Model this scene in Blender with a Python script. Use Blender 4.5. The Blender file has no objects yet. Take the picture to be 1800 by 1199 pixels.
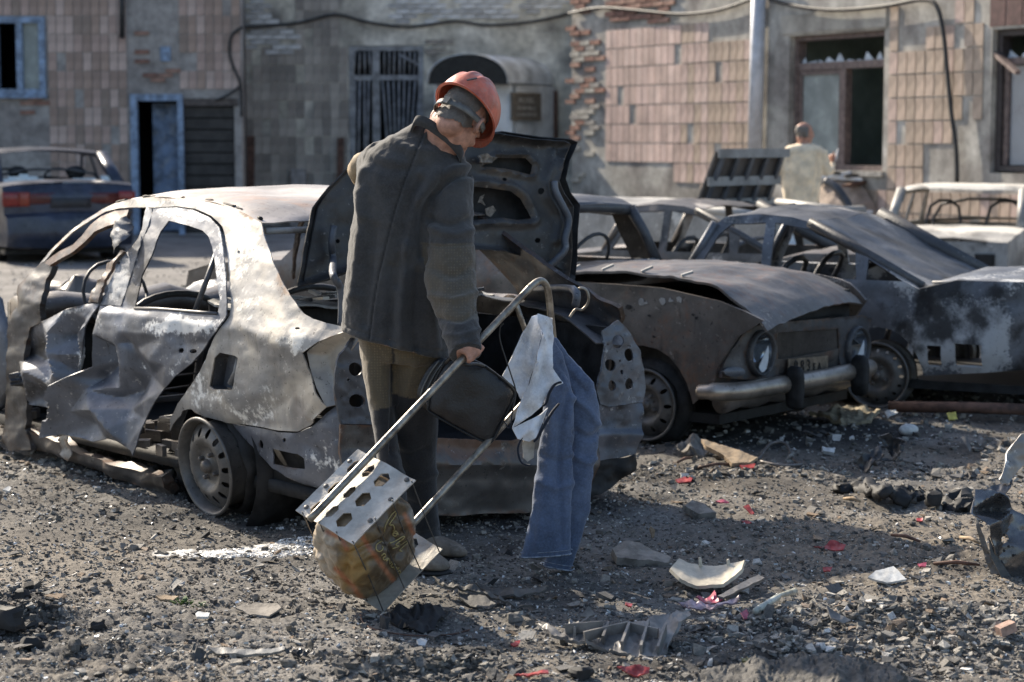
import bpy, bmesh, math, random
import numpy as np
from mathutils import Vector, Matrix
from mathutils.geometry import delaunay_2d_cdt

rnd = random.Random(7)
nrs = np.random.RandomState(11)
scene = bpy.context.scene
COL = scene.collection

# ------------------------------------------------------------------ camera, sky, sun, exposure
FPX, CX, CY, HOR, CAMH = 3500.0, 900.0, 599.5, 245.0, 1.55
PITCH = math.atan((CY - HOR) / FPX)
camd = bpy.data.cameras.new('camera')
cam = bpy.data.objects.new('camera', camd)
COL.objects.link(cam)
camd.sensor_width = 36.0
camd.lens = FPX / 1800.0 * 36.0
camd.clip_start, camd.clip_end = 0.1, 600.0
cam.location = (0, 0, CAMH)
cam.rotation_euler = (math.radians(90) - PITCH, 0, 0)
camd.dof.use_dof = True
camd.dof.focus_distance = 7.15
camd.dof.aperture_fstop = 3.8
scene.camera = cam

SUN_EL, SUN_AZ = math.radians(34), math.radians(51)          # azimuth: towards the camera from due right
Ldir = Vector((math.cos(SUN_EL) * math.cos(SUN_AZ), -math.cos(SUN_EL) * math.sin(SUN_AZ), -math.sin(SUN_EL)))
world = bpy.data.worlds.new('World')
scene.world = world
world.use_nodes = True
wn = world.node_tree.nodes
sky = wn.new('ShaderNodeTexSky')
sky.sky_type = 'NISHITA'
sky.sun_disc = False
sky.sun_elevation = SUN_EL
sky.sun_rotation = math.atan2(-Ldir.x, -Ldir.y)
sky.air_density, sky.dust_density, sky.ozone_density = 1.0, 2.0, 1.0
wn['Background'].inputs['Strength'].default_value = 0.118
world.node_tree.links.new(sky.outputs['Color'], wn['Background'].inputs['Color'])
sund = bpy.data.lights.new('sun', 'SUN')
sund.energy, sund.angle, sund.color = 5.0, math.radians(0.53), (1.0, 0.89, 0.73)
sun = bpy.data.objects.new('sun', sund)
COL.objects.link(sun)
sun.location = (-12, 8, 16)
sun.rotation_euler = Ldir.to_track_quat('-Z', 'Y').to_euler()
scene.view_settings.view_transform = 'Standard'
scene.view_settings.look = 'None'
scene.view_settings.gamma = 1.0
scene.view_settings.use_curve_mapping = False
scene.view_settings.exposure = 0.9
scene.render.engine = 'CYCLES'
scene.cycles.max_bounces = 6
scene.cycles.diffuse_bounces = 3
scene.cycles.glossy_bounces = 3
scene.cycles.use_denoising = True

# ------------------------------------------------------------------ geometry of sight lines (places traced from the photograph)
CAMP = np.array([0, 0, CAMH])
_cp, _sp = math.cos(PITCH), math.sin(PITCH)
AFW, AUP, ART = np.array([0, _cp, -_sp]), np.array([0, _sp, _cp]), np.array([1.0, 0, 0])

def rays(p):
    p = np.atleast_2d(np.asarray(p, float))
    return AFW + ((p[:, 0:1] - CX) / FPX) * ART - ((p[:, 1:2] - CY) / FPX) * AUP

def U(px, py, Y):
    d = rays([(px, py)])[0]
    return CAMP + d * (Y / d[1])

def G(px, py, z=0.0):
    d = rays([(px, py)])[0]
    return CAMP + d * ((z - CAMH) / d[2])

def proj(v):
    v = np.atleast_2d(v) - CAMP
    z = v @ AFW
    return np.stack([CX + FPX * (v @ ART) / z, CY - FPX * (v @ AUP) / z], 1)

def Zm(ox, oy, s, pts):
    return [(ox + x / s, oy + y / s) for x, y in pts]

def planesurf(P0, n):
    P0, n = np.asarray(P0, float), np.asarray(n, float)
    def f(p):
        d = rays(p)
        return CAMP + d * (((P0 - CAMP) @ n) / (d @ n))[:, None]
    f.n = n / np.linalg.norm(n)
    return f

class Frame:
    """a car's own axes: t forward along F, s inward from the near side along R, h up"""
    def __init__(s, O, F):
        s.O = np.array([O[0], O[1], O[2] if len(O) > 2 else 0.0])
        F = np.array([F[0], F[1], 0.0]); s.F = F / np.linalg.norm(F)
        R = np.array([s.F[1], -s.F[0], 0.0])
        if R[1] < 0: R = -R
        s.R = R
        s.Zv = np.array([0, 0, 1.0])
    def w(s, t, q, h):
        t, q, h = np.broadcast_arrays(np.asarray(t, float), np.asarray(q, float), np.asarray(h, float))
        return s.O + t[..., None] * s.F + q[..., None] * s.R + h[..., None] * s.Zv
    def loc(s, v):
        v = np.atleast_2d(v) - s.O
        return v @ s.F, v @ s.R, v[:, 2]
    def side(s, prof, q0=0.0):
        def f(p):
            d = rays(p); q = np.full(len(d), q0, float)
            for _ in range(14):
                k = ((s.O - CAMP) @ s.R + q) / (d @ s.R)
                v = CAMP + d * k[:, None]
                t, _q, h = s.loc(v)
                q = .5 * q + .5 * (q0 + prof(t, h))
            return v
        f.n = -s.R
        return f
    def face(s, t0, sign=1.0, bulge=None):
        f = planesurf(s.w(t0, 0, 0), s.F)
        if bulge is not None:
            g = f
            def f(p):
                v = g(p); t, q, h = s.loc(v)
                return v + (bulge(q, h))[:, None] * s.F * sign
        f.n = s.F * sign
        return f

# ------------------------------------------------------------------ noise
def _hash(ix, iy, iz, seed):
    n = (ix * 374761393 + iy * 668265263 + iz * 2147483647 + seed * 1274126177) & 0xFFFFFFFF
    n = ((n ^ (n >> 13)) * 1274126177) & 0xFFFFFFFF
    n = (n ^ (n >> 16)) & 0xFFFFFFFF
    return n / 4294967295.0

def vnoise(p, scale=1.0, seed=0):
    p = np.asarray(p, float) * scale
    if p.shape[1] == 2: p = np.concatenate([p, np.zeros((len(p), 1))], 1)
    i = np.floor(p).astype(np.int64); f = p - i; f = f * f * (3 - 2 * f)
    r = 0
    for dx in (0, 1):
        for dy in (0, 1):
            for dz in (0, 1):
                w = (f[:, 0] if dx else 1 - f[:, 0]) * (f[:, 1] if dy else 1 - f[:, 1]) * (f[:, 2] if dz else 1 - f[:, 2])
                r = r + w * _hash(i[:, 0] + dx, i[:, 1] + dy, i[:, 2] + dz, seed)
    return r * 2 - 1

def fbm(p, scale=1.0, octs=4, seed=0, gain=.5):
    a, r = 1.0, 0
    for k in range(octs):
        r = r + a * vnoise(p, scale, seed + k * 17); a *= gain; scale *= 2.03
    return r

def inside(poly, p):
    poly = np.asarray(poly, float); x, y = p[:, 0], p[:, 1]
    r = np.zeros(len(p), bool); n = len(poly)
    for i in range(n):
        x1, y1 = poly[i]; x2, y2 = poly[(i + 1) % n]
        if y1 == y2: continue
        c = ((y1 > y) != (y2 > y)) & (x < (x2 - x1) * (y - y1) / (y2 - y1) + x1)
        r ^= c
    return r

def segdist(p, a, b):
    a, b = np.asarray(a, float), np.asarray(b, float); d = b - a
    k = np.clip(((p - a) @ d) / max(d @ d, 1e-12), 0, 1)
    return np.linalg.norm(p - a - k[:, None] * d, axis=1)

def polydist(p, pts, closed=False):
    pts = list(pts); r = np.full(len(p), 1e9)
    for i in range(len(pts) - (0 if closed else 1)):
        r = np.minimum(r, segdist(p, pts[i], pts[(i + 1) % len(pts)]))
    return r

def resample(poly, step, closed=True):
    out = []; n = len(poly)
    for i in range(n if closed else n - 1):
        a, b = np.asarray(poly[i], float), np.asarray(poly[(i + 1) % n], float)
        k = max(1, int(round(np.linalg.norm(b - a) / step)))
        for j in range(k): out.append(a + (b - a) * j / k)
    if not closed: out.append(np.asarray(poly[-1], float))
    return np.array(out)

def smoothpoly(pts, n=3, closed=False):
    """Catmull-Rom through the points"""
    P = [np.asarray(p, float) for p in pts]; m = len(P); out = []
    for i in range(m if closed else m - 1):
        if closed: p0, p1, p2, p3 = P[(i - 1) % m], P[i], P[(i + 1) % m], P[(i + 2) % m]
        else: p0, p1, p2, p3 = P[max(i - 1, 0)], P[i], P[i + 1], P[min(i + 2, m - 1)]
        for j in range(n):
            t = j / n
            out.append(.5 * (2 * p1 + (p2 - p0) * t + (2 * p0 - 5 * p1 + 4 * p2 - p3) * t * t + (3 * p1 - p0 - 3 * p2 + p3) * t ** 3))
    if not closed: out.append(P[-1])
    return out

def ell(cx, cy, rx, ry, n=14, rot=0):
    c, s = math.cos(rot), math.sin(rot); r = []
    for k in range(n):
        a = 2 * math.pi * k / n; x, y = rx * math.cos(a), ry * math.sin(a)
        r.append((cx + x * c - y * s, cy + x * s + y * c))
    return r

def cdt(outline, holes=(), step=10.0):
    loops = [resample(outline, step)] + [resample(h, step) for h in holes]
    pts, edges = [], []
    for L in loops:
        b = len(pts)
        pts += [tuple(q) for q in L]
        edges += [(b + i, b + (i + 1) % len(L)) for i in range(len(L))]
    allb = np.array(pts)
    lo, hi = loops[0].min(0), loops[0].max(0)
    xs = np.arange(lo[0], hi[0], step); ys = np.arange(lo[1], hi[1], step * .87)
    gx, gy = np.meshgrid(xs, ys); gx = gx + (np.arange(len(ys)) % 2)[:, None] * step * .5
    g = np.stack([gx.ravel(), gy.ravel()], 1)
    if len(g):
        ok = inside(loops[0], g)
        for h in loops[1:]: ok &= ~inside(h, g)
        g = g[ok]
        if len(g):
            keep = np.ones(len(g), bool)
            for i in range(0, len(g), 2000):
                d = np.linalg.norm(g[i:i + 2000, None] - allb[None], axis=2).min(1)
                keep[i:i + 2000] = d > step * .55
            g = g[keep]
            pts += [tuple(q) for q in g]
    V, E, F, *_ = delaunay_2d_cdt([Vector(q) for q in pts], edges, [], 0, 1e-5)
    P = np.array([(v[0], v[1]) for v in V]); T = np.array([f for f in F if len(f) == 3])
    c = P[T].mean(1)
    ok = inside(loops[0], c)
    for h in loops[1:]: ok &= ~inside(h, c)
    return P, T[ok]

# ------------------------------------------------------------------ objects
def tag(o, label=None, cat=None, group=None, kind=None):
    if label: o['label'] = label
    if cat: o['category'] = cat
    if group: o['group'] = group
    if kind: o['kind'] = kind
    return o

def thing(name, label, cat, loc=(0, 0, 0), group=None):
    o = bpy.data.objects.new(name, None)
    COL.objects.link(o); o.location = [float(x) for x in loc]
    o.empty_display_size = .05
    return tag(o, label, cat, group)

def rootloc(o):
    v = np.zeros(3)
    while o is not None:
        v = v + np.array(o.location); o = o.parent
    return v

def obj(name, V, F, mat, root=None, smooth=True, paint=None, auto=None, loc=None):
    """ONE mesh object; V in world coordinates; origin at the parent's origin (or loc)"""
    V = np.asarray(V, float)
    me = bpy.data.meshes.new(name)
    org = np.zeros(3)
    if loc is not None: org = np.asarray(loc, float)
    base = rootloc(root) if root is not None else np.zeros(3)
    off = base + (org - base if loc is not None else 0)
    me.from_pydata((V - off).tolist(), [], [list(map(int, f)) for f in F])
    if smooth: me.polygons.foreach_set('use_smooth', [True] * len(me.polygons))
    if paint is not None:
        a = me.color_attributes.new('paint', 'FLOAT_COLOR', 'POINT')
        c = np.ones((len(V), 4)); c[:, :3] = np.asarray(paint)[:, :3]
        a.data.foreach_set('color', c.ravel())
    if auto and smooth:
        me.set_sharp_from_angle(angle=math.radians(auto))
    me.materials.append(mat)
    me.update()
    o = bpy.data.objects.new(name, me)
    COL.objects.link(o)
    if loc is not None: o.location = (org - base)
    if root is not None: o.parent = root
    return o

def merge(parts):
    V, F, n = [], [], 0
    for v, f in parts:
        v = np.asarray(v, float); V.append(v); F += [[int(i) + n for i in q] for q in f]; n += len(v)
    return np.concatenate(V), F

def box(c, sx, sy, sz, ax=None):
    c = np.asarray(c, float)
    A = np.eye(3) if ax is None else np.array([np.asarray(a, float) for a in ax])
    v = [c + A[0] * x * sx / 2 + A[1] * y * sy / 2 + A[2] * z * sz / 2 for x in (-1, 1) for y in (-1, 1) for z in (-1, 1)]
    f = [(0, 1, 3, 2), (4, 6, 7, 5), (0, 4, 5, 1), (2, 3, 7, 6), (0, 2, 6, 4), (1, 5, 7, 3)]
    return np.array(v), f

def bar(a, b, wdt, hgt, up=(0, 0, 1)):
    a, b = np.asarray(a, float), np.asarray(b, float)
    d = b - a; L = np.linalg.norm(d); d /= L
    s = np.cross(d, up); s /= max(np.linalg.norm(s), 1e-9); u = np.cross(s, d)
    return box((a + b) / 2, L, wdt, hgt, (d, s, u))

def tube(pts, r, n=8, caps=True, flat=None):
    P = [np.asarray(p, float) for p in pts]; m = len(P)
    R = r if hasattr(r, '__len__') else [r] * m
    V, F = [], []
    t0 = P[1] - P[0]; t0 /= np.linalg.norm(t0)
    ref = np.array([0, 0, 1.0]) if abs(t0[2]) < .9 else np.array([1.0, 0, 0])
    s = np.cross(t0, ref); s /= np.linalg.norm(s)
    for i in range(m):
        t = P[min(i + 1, m - 1)] - P[max(i - 1, 0)]; t /= max(np.linalg.norm(t), 1e-9)
        s = s - t * (s @ t); s /= max(np.linalg.norm(s), 1e-9); u = np.cross(t, s)
        for k in range(n):
            a = 2 * math.pi * k / n
            V.append(P[i] + R[i] * (math.cos(a) * s + math.sin(a) * u * (flat or 1)))
    for i in range(m - 1):
        for k in range(n):
            F.append((i * n + k, i * n + (k + 1) % n, (i + 1) * n + (k + 1) % n, (i + 1) * n + k))
    if caps:
        F.append(tuple(range(n - 1, -1, -1))); F.append(tuple(range((m - 1) * n, m * n)))
    return np.array(V), F

def lathe(c, axis, prof, n=32, ref=(0, 0, 1), caps=False):
    """prof: (radius, along axis)"""
    c, a = np.asarray(c, float), np.array(axis, float); a = a / np.linalg.norm(a)
    r = np.asarray(ref, float); s = np.cross(a, r); s /= np.linalg.norm(s); u = np.cross(s, a)
    V, F = [], []
    for (q, z) in prof:
        for k in range(n):
            t = 2 * math.pi * k / n
            V.append(c + a * z + q * (math.cos(t) * s + math.sin(t) * u))
    for i in range(len(prof) - 1):
        for k in range(n):
            F.append((i * n + k, i * n + (k + 1) % n, (i + 1) * n + (k + 1) % n, (i + 1) * n + k))
    if caps:
        F.append(tuple(range(n - 1, -1, -1))); F.append(tuple(range((len(prof) - 1) * n, len(prof) * n)))
    return np.array(V), F

def loft(secs, n=24, caps=True, pw=2.0):
    """secs: (centre, half vector A, half vector B); superelliptic rings"""
    V, F = [], []
    for (c, A, B) in secs:
        c, A, B = (np.asarray(x, float) for x in (c, A, B))
        for k in range(n):
            t = 2 * math.pi * k / n; ct, st = math.cos(t), math.sin(t)
            e = 2.0 / pw
            V.append(c + A * math.copysign(abs(ct) ** e, ct) + B * math.copysign(abs(st) ** e, st))
    for i in range(len(secs) - 1):
        for k in range(n):
            F.append((i * n + k, i * n + (k + 1) % n, (i + 1) * n + (k + 1) % n, (i + 1) * n + k))
    if caps:
        F.append(tuple(range(n - 1, -1, -1))); F.append(tuple(range((len(secs) - 1) * n, len(secs) * n)))
    return np.array(V), F

def ellipsoid(c, axes, n=16, m=10):
    """axes: three half-axis vectors"""
    c = np.asarray(c, float); A, B, Cx = (np.asarray(x, float) for x in axes)
    V = [c + Cx]; F = []
    for i in range(1, m):
        th = math.pi * i / m
        for k in range(n):
            a = 2 * math.pi * k / n
            V.append(c + Cx * math.cos(th) + math.sin(th) * (A * math.cos(a) + B * math.sin(a)))
    V.append(c - Cx)
    for k in range(n): F.append((0, 1 + k, 1 + (k + 1) % n))
    for i in range(m - 2):
        for k in range(n):
            a, b = 1 + i * n + k, 1 + i * n + (k + 1) % n
            F.append((a, a + n, b + n, b))
    q = 1 + (m - 2) * n
    for k in range(n): F.append((q + k, len(V) - 1, q + (k + 1) % n))
    return np.array(V), F

def vnormals(V, T):
    T = np.asarray([t[:3] for t in T])
    fn = np.cross(V[T[:, 1]] - V[T[:, 0]], V[T[:, 2]] - V[T[:, 0]])
    N = np.zeros_like(V)
    for k in range(3): np.add.at(N, T[:, k], fn)
    return N / np.maximum(np.linalg.norm(N, axis=1), 1e-12)[:, None]

def solid(V, T, th, nref=None):
    """give a triangle sheet a thickness th on the side away from nref"""
    T = np.asarray(T)
    N = vnormals(V, T)
    if nref is not None and (N.mean(0) @ np.asarray(nref)) < 0:
        T = T[:, ::-1]; N = -N
    n = len(V)
    W = np.concatenate([V, V - N * th])
    E = {}
    for t in T:
        for k in range(3):
            a, b = int(t[k]), int(t[(k + 1) % 3])
            if (b, a) in E: del E[(b, a)]
            else: E[(a, b)] = 1
    F = T.tolist() + (T[:, ::-1] + n).tolist() + [(b, a, a + n, b + n) for (a, b) in E]
    return W, F

def sheet(name, outline, surf, mat, root, holes=(), step=9.0, disp=None, th=.004, paint=None, nref=None, auto=50, map2=None, smooth=True, edge=5.0):
    P, T = cdt(outline, holes, step)
    V = surf(P)
    n = surf.n if nref is None else np.asarray(nref, float)
    if disp is not None: V = V + disp(P)[:, None] * n
    W, F = solid(V, T, th, n)
    pc = None
    if paint is not None:
        c = np.array(paint(P, V))
        if edge:                                                    # burnt rims: rust and soot creep in from every cut edge
            e = polydist(P, outline, True)
            for h in holes: e = np.minimum(e, polydist(P, h, True))
            k = np.exp(-(e / edge) ** 2) * (.7 + .6 * fbm(P, .12, 3, 77))
            c[:, 1] += .55 * k; c[:, 2] += .28 * k
        pc = np.concatenate([c, c])
    return obj(name, W, F, mat, root, smooth=smooth, paint=pc, auto=auto)

def gridsheet(name, fn, nu, nv, mat, root, th=.004, disp=None, paint=None, nref=(0, 0, 1), auto=50, mask=None):
    """fn(u,v)->world points over the unit square"""
    u, v = np.meshgrid(np.linspace(0, 1, nu), np.linspace(0, 1, nv)); u, v = u.ravel(), v.ravel()
    V = fn(u, v)
    if disp is not None: V = V + disp(u, v, V)
    T = []
    for j in range(nv - 1):
        for i in range(nu - 1):
            a = j * nu + i
            if mask is not None:
                uu, vv = (i + .5) / (nu - 1), (j + .5) / (nv - 1)
                if not mask(uu, vv): continue
            T += [(a, a + 1, a + nu + 1), (a, a + nu + 1, a + nu)]
    T = np.array(T)
    used = np.unique(T); re = -np.ones(len(V), int); re[used] = np.arange(len(used))
    V2, T2 = V[used], re[T]
    W, F = solid(V2, T2, th, nref)
    pc = None
    if paint is not None:
        c = paint(u[used], v[used], V2); pc = np.concatenate([c, c])
    return obj(name, W, F, mat, root, paint=pc, auto=auto)

def facets(ctrl):
    """crumple: piecewise linear heights over hand placed points"""
    P = np.array([c[:2] for c in ctrl], float); D = np.array([c[2] for c in ctrl], float)
    V, E, F, ov, *_ = delaunay_2d_cdt([Vector(p) for p in P], [], [], 0, 1e-5)
    idx = [o[0] for o in ov]; P = np.array([(v[0], v[1]) for v in V]); D = D[idx]
    def f(p):
        out = np.zeros(len(p)); done = np.zeros(len(p), bool)
        for t in F:
            a, b, c = P[t[0]], P[t[1]], P[t[2]]
            den = (b[1] - c[1]) * (a[0] - c[0]) + (c[0] - b[0]) * (a[1] - c[1])
            if abs(den) < 1e-9: continue
            l1 = ((b[1] - c[1]) * (p[:, 0] - c[0]) + (c[0] - b[0]) * (p[:, 1] - c[1])) / den
            l2 = ((c[1] - a[1]) * (p[:, 0] - c[0]) + (a[0] - c[0]) * (p[:, 1] - c[1])) / den
            l3 = 1 - l1 - l2
            m = (l1 >= -1e-6) & (l2 >= -1e-6) & (l3 >= -1e-6) & ~done
            out[m] = (l1 * D[t[0]] + l2 * D[t[1]] + l3 * D[t[2]])[m]; done |= m
        if not done.all():
            q = p[~done]; out[~done] = D[np.linalg.norm(q[:, None] - P[None], axis=2).argmin(1)]
        return out
    return f

def remeshed(V, F, voxel, smooth_it=4, fac=.5):
    me = bpy.data.meshes.new('tmp'); me.from_pydata(np.asarray(V).tolist(), [], [list(map(int, f)) for f in F]); me.update()
    o = bpy.data.objects.new('tmp', me); COL.objects.link(o)
    m = o.modifiers.new('r', 'REMESH'); m.mode = 'VOXEL'; m.voxel_size = voxel
    if smooth_it:
        s = o.modifiers.new('s', 'SMOOTH'); s.factor = fac; s.iterations = smooth_it
    dg = bpy.context.evaluated_depsgraph_get()
    e = o.evaluated_get(dg); r = e.to_mesh()
    v = np.zeros(len(r.vertices) * 3); r.vertices.foreach_get('co', v)
    f = [tuple(p.vertices) for p in r.polygons]
    e.to_mesh_clear()
    bpy.data.objects.remove(o); bpy.data.meshes.remove(me)
    return v.reshape(-1, 3), f

# ------------------------------------------------------------------ materials
def _nt(name):
    m = bpy.data.materials.new(name); m.use_nodes = True
    return m, m.node_tree.nodes, m.node_tree.links, m.node_tree.nodes['Principled BSDF']

def _n(nd, ty, **kw):
    n = nd.new(ty)
    for k, v in kw.items():
        if k in n.inputs.keys(): n.inputs[k].default_value = v
        else: setattr(n, k, v)
    return n

def mixc(nd, lk, fac, a, b, blend='MIX'):
    m = nd.new('ShaderNodeMix'); m.data_type = 'RGBA'; m.blend_type = blend
    for i, s in ((0, fac), (6, a), (7, b)):
        if hasattr(s, 'is_output'): lk.new(s, m.inputs[i])
        elif i == 0: m.inputs[0].default_value = s
        else: m.inputs[i].default_value = (*s, 1)
    return m.outputs[2]

def mth(nd, lk, op, a, b=0.0, c=None, clamp=False):
    m = nd.new('ShaderNodeMath'); m.operation = op; m.use_clamp = clamp
    for i, s in enumerate((a, b) if c is None else (a, b, c)):
        if hasattr(s, 'is_output'): lk.new(s, m.inputs[i])
        else: m.inputs[i].default_value = s
    return m.outputs[0]

def ramp(nd, lk, f, lo, hi):
    r = nd.new('ShaderNodeMapRange'); r.interpolation_type = 'SMOOTHSTEP'
    lk.new(f, r.inputs[0]); r.inputs[1].default_value = lo; r.inputs[2].default_value = hi
    return r.outputs[0]

def noise(nd, lk, co, scale, detail=6, rough=.6, dist=0.0):
    n = nd.new('ShaderNodeTexNoise'); lk.new(co, n.inputs['Vector'])
    n.inputs['Scale'].default_value = scale; n.inputs['Detail'].default_value = detail
    n.inputs['Roughness'].default_value = rough; n.inputs['Distortion'].default_value = dist
    return n.outputs['Fac']

def plain(name, col, rough=.6, metal=0.0, var=.25, vscale=14, bump=.15, bscale=60, col2=None, spec=.5, dust=0.0, dustcol=(.3, .28, .25)):
    m, nd, lk, b = _nt(name)
    co = nd.new('ShaderNodeTexCoord').outputs['Object']
    f = noise(nd, lk, co, vscale, 7, .62)
    c2 = col2 or tuple(x * (1 - var * 1.6) for x in col)
    c = mixc(nd, lk, ramp(nd, lk, f, .32, .68), c2, tuple(min(1, x * (1 + var * .7)) for x in col))
    if dust:
        f2 = noise(nd, lk, co, vscale * 2.3, 8, .7)
        c = mixc(nd, lk, mth(nd, lk, 'MULTIPLY', ramp(nd, lk, f2, .45, .75), dust), c, dustcol)
    lk.new(c, b.inputs['Base Color'])
    lk.new(mth(nd, lk, 'ADD', mth(nd, lk, 'MULTIPLY', f, .3), rough - .15, clamp=True), b.inputs['Roughness'])
    b.inputs['Metallic'].default_value = metal
    b.inputs['Specular IOR Level'].default_value = spec
    if bump:
        bn = nd.new('ShaderNodeBump'); bn.inputs['Strength'].default_value = bump; bn.inputs['Distance'].default_value = .01
        lk.new(noise(nd, lk, co, bscale, 5, .6), bn.inputs['Height']); lk.new(bn.outputs[0], b.inputs['Normal'])
    return m

def burnt(name, steel=(.2, .21, .23), ash=(.62, .6, .56), rust=(.22, .11, .055), soot=(.012, .012, .013),
          k_ash=.0, k_rust=.0, k_soot=.0, rough=.45, metal=.35, scale=4.0, bump=.25, warm=None, brown=None, fleck=42):
    """burnt sheet metal: bare steel with flaking ash, rust and soot. paint attribute: R ash, G rust, B soot"""
    m, nd, lk, b = _nt(name)
    co = nd.new('ShaderNodeTexCoord').outputs['Object']
    at = nd.new('ShaderNodeAttribute'); at.attribute_name = 'paint'
    sep = nd.new('ShaderNodeSeparateColor'); lk.new(at.outputs['Color'], sep.inputs[0])
    big = noise(nd, lk, co, scale, 8, .62, .4)
    fine = noise(nd, lk, co, scale * 7, 9, .68)
    mid = noise(nd, lk, co, scale * 2.3 + 1.7, 8, .66, .6)
    mp = nd.new('ShaderNodeMapping'); lk.new(co, mp.inputs[0]); mp.inputs['Location'].default_value = (7.3, 2.1, 5.5)
    big2 = noise(nd, lk, mp.outputs[0], scale * .8, 8, .64, .3)
    mid2 = noise(nd, lk, mp.outputs[0], scale * 3.1, 9, .7, .2)
    base = mixc(nd, lk, ramp(nd, lk, big, .3, .7), tuple(x * .62 for x in steel), tuple(min(1, x * 1.35) for x in steel))
    if warm:
        w1 = noise(nd, lk, mp.outputs[0], scale * .9, 4, .5, 1.4)
        base = mixc(nd, lk, ramp(nd, lk, w1, .42, .70), base, warm)
        w2 = noise(nd, lk, co, scale * 1.3, 6, .55, 1.0)
        base = mixc(nd, lk, mth(nd, lk, 'MULTIPLY', ramp(nd, lk, w2, .56, .80), .6), base, brown)
    fa = mth(nd, lk, 'ADD', mth(nd, lk, 'MULTIPLY', big2, .40), mth(nd, lk, 'ADD', mth(nd, lk, 'MULTIPLY', fine, .35), mth(nd, lk, 'MULTIPLY', noise(nd, lk, co, scale * 19, 5, .6), .25)))
    fa = mth(nd, lk, 'ADD', fa, mth(nd, lk, 'ADD', mth(nd, lk, 'MULTIPLY', sep.outputs[0], .38), k_ash - .2))
    fa = ramp(nd, lk, fa, .42, .5)
    fr = mth(nd, lk, 'ADD', mth(nd, lk, 'MULTIPLY', mid, .6), mth(nd, lk, 'MULTIPLY', fine, .3))
    fr = mth(nd, lk, 'ADD', fr, mth(nd, lk, 'ADD', mth(nd, lk, 'MULTIPLY', sep.outputs[1], .4), k_rust - .2))
    fr = ramp(nd, lk, fr, .36, .58)
    fs = mth(nd, lk, 'ADD', mth(nd, lk, 'MULTIPLY', mid2, .5), mth(nd, lk, 'MULTIPLY', big, .4))
    fs = mth(nd, lk, 'ADD', fs, mth(nd, lk, 'ADD', mth(nd, lk, 'MULTIPLY', sep.outputs[2], .5), k_soot - .2))
    fs = ramp(nd, lk, fs, .34, .58)
    c = mixc(nd, lk, fa, base, ash)
    c = mixc(nd, lk, mth(nd, lk, 'MULTIPLY', fr, .85), c, mixc(nd, lk, fine, tuple(x * .5 for x in rust), tuple(min(1, x * 1.6) for x in rust)))
    sp = noise(nd, lk, co, fleck, 4, .72); sp2 = noise(nd, lk, mp.outputs[0], fleck * .7, 5, .75, .3)
    m3 = nd.new('ShaderNodeMapping'); lk.new(co, m3.inputs[0]); m3.inputs['Scale'].default_value = (9, 9, 1.3)
    stk = noise(nd, lk, m3.outputs[0], 2.2, 6, .65)
    c = mixc(nd, lk, mth(nd, lk, 'MULTIPLY', ramp(nd, lk, stk, .55, .75), .35), c, soot)
    c = mixc(nd, lk, mth(nd, lk, 'MULTIPLY', fs, .93), c, soot)
    c = mixc(nd, lk, mth(nd, lk, 'MULTIPLY', ramp(nd, lk, sp2, .60, .70), .55), c, tuple(x * .9 for x in ash))
    c = mixc(nd, lk, mth(nd, lk, 'MULTIPLY', ramp(nd, lk, sp, .60, .70), .8), c, soot)
    lk.new(c, b.inputs['Base Color'])
    rg = mth(nd, lk, 'ADD', mth(nd, lk, 'MULTIPLY', fine, .35), rough - .17)
    rg = mth(nd, lk, 'ADD', rg, mth(nd, lk, 'MULTIPLY', fa, .22), clamp=True)
    lk.new(rg, b.inputs['Roughness'])
    mt = mth(nd, lk, 'MULTIPLY', mth(nd, lk, 'SUBTRACT', 1.0, mth(nd, lk, 'MAXIMUM', mth(nd, lk, 'MULTIPLY', fa, .6), fr)), metal)
    lk.new(mt, b.inputs['Metallic'])
    bn = nd.new('ShaderNodeBump'); bn.inputs['Strength'].default_value = bump; bn.inputs['Distance'].default_value = .006
    hgt = mth(nd, lk, 'ADD', mth(nd, lk, 'MULTIPLY', fa, .35), mth(nd, lk, 'ADD', fine, mth(nd, lk, 'MULTIPLY', sp, -.6)))
    lk.new(hgt, bn.inputs['Height']); lk.new(bn.outputs[0], b.inputs['Normal'])
    return m

def vcol(name, rough=.9, fine=60, bump=.4, mixf=.5, spec=.3):
    """colour from the paint attribute, broken up with noise"""
    m, nd, lk, b = _nt(name)
    co = nd.new('ShaderNodeTexCoord').outputs['Object']
    at = nd.new('ShaderNodeAttribute'); at.attribute_name = 'paint'
    f = noise(nd, lk, co, fine, 8, .7)
    k = mth(nd, lk, 'ADD', mth(nd, lk, 'MULTIPLY', ramp(nd, lk, f, .25, .75), mixf * 2), 1 - mixf)
    mm = nd.new('ShaderNodeVectorMath'); mm.operation = 'SCALE'
    lk.new(at.outputs['Color'], mm.inputs[0]); lk.new(k, mm.inputs['Scale'])
    lk.new(mm.outputs[0], b.inputs['Base Color'])
    b.inputs['Roughness'].default_value = rough; b.inputs['Specular IOR Level'].default_value = spec
    if bump:
        bn = nd.new('ShaderNodeBump'); bn.inputs['Strength'].default_value = bump; bn.inputs['Distance'].default_value = .01
        lk.new(f, bn.inputs['Height']); lk.new(bn.outputs[0], b.inputs['Normal'])
    return m

def glassm(name, col=(.6, .7, .7), rough=.15, trans=.8, alpha=1.0):
    m, nd, lk, b = _nt(name)
    b.inputs['Base Color'].default_value = (*col, 1); b.inputs['Roughness'].default_value = rough
    b.inputs['Transmission Weight'].default_value = trans; b.inputs['IOR'].default_value = 1.3
    return m

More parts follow.
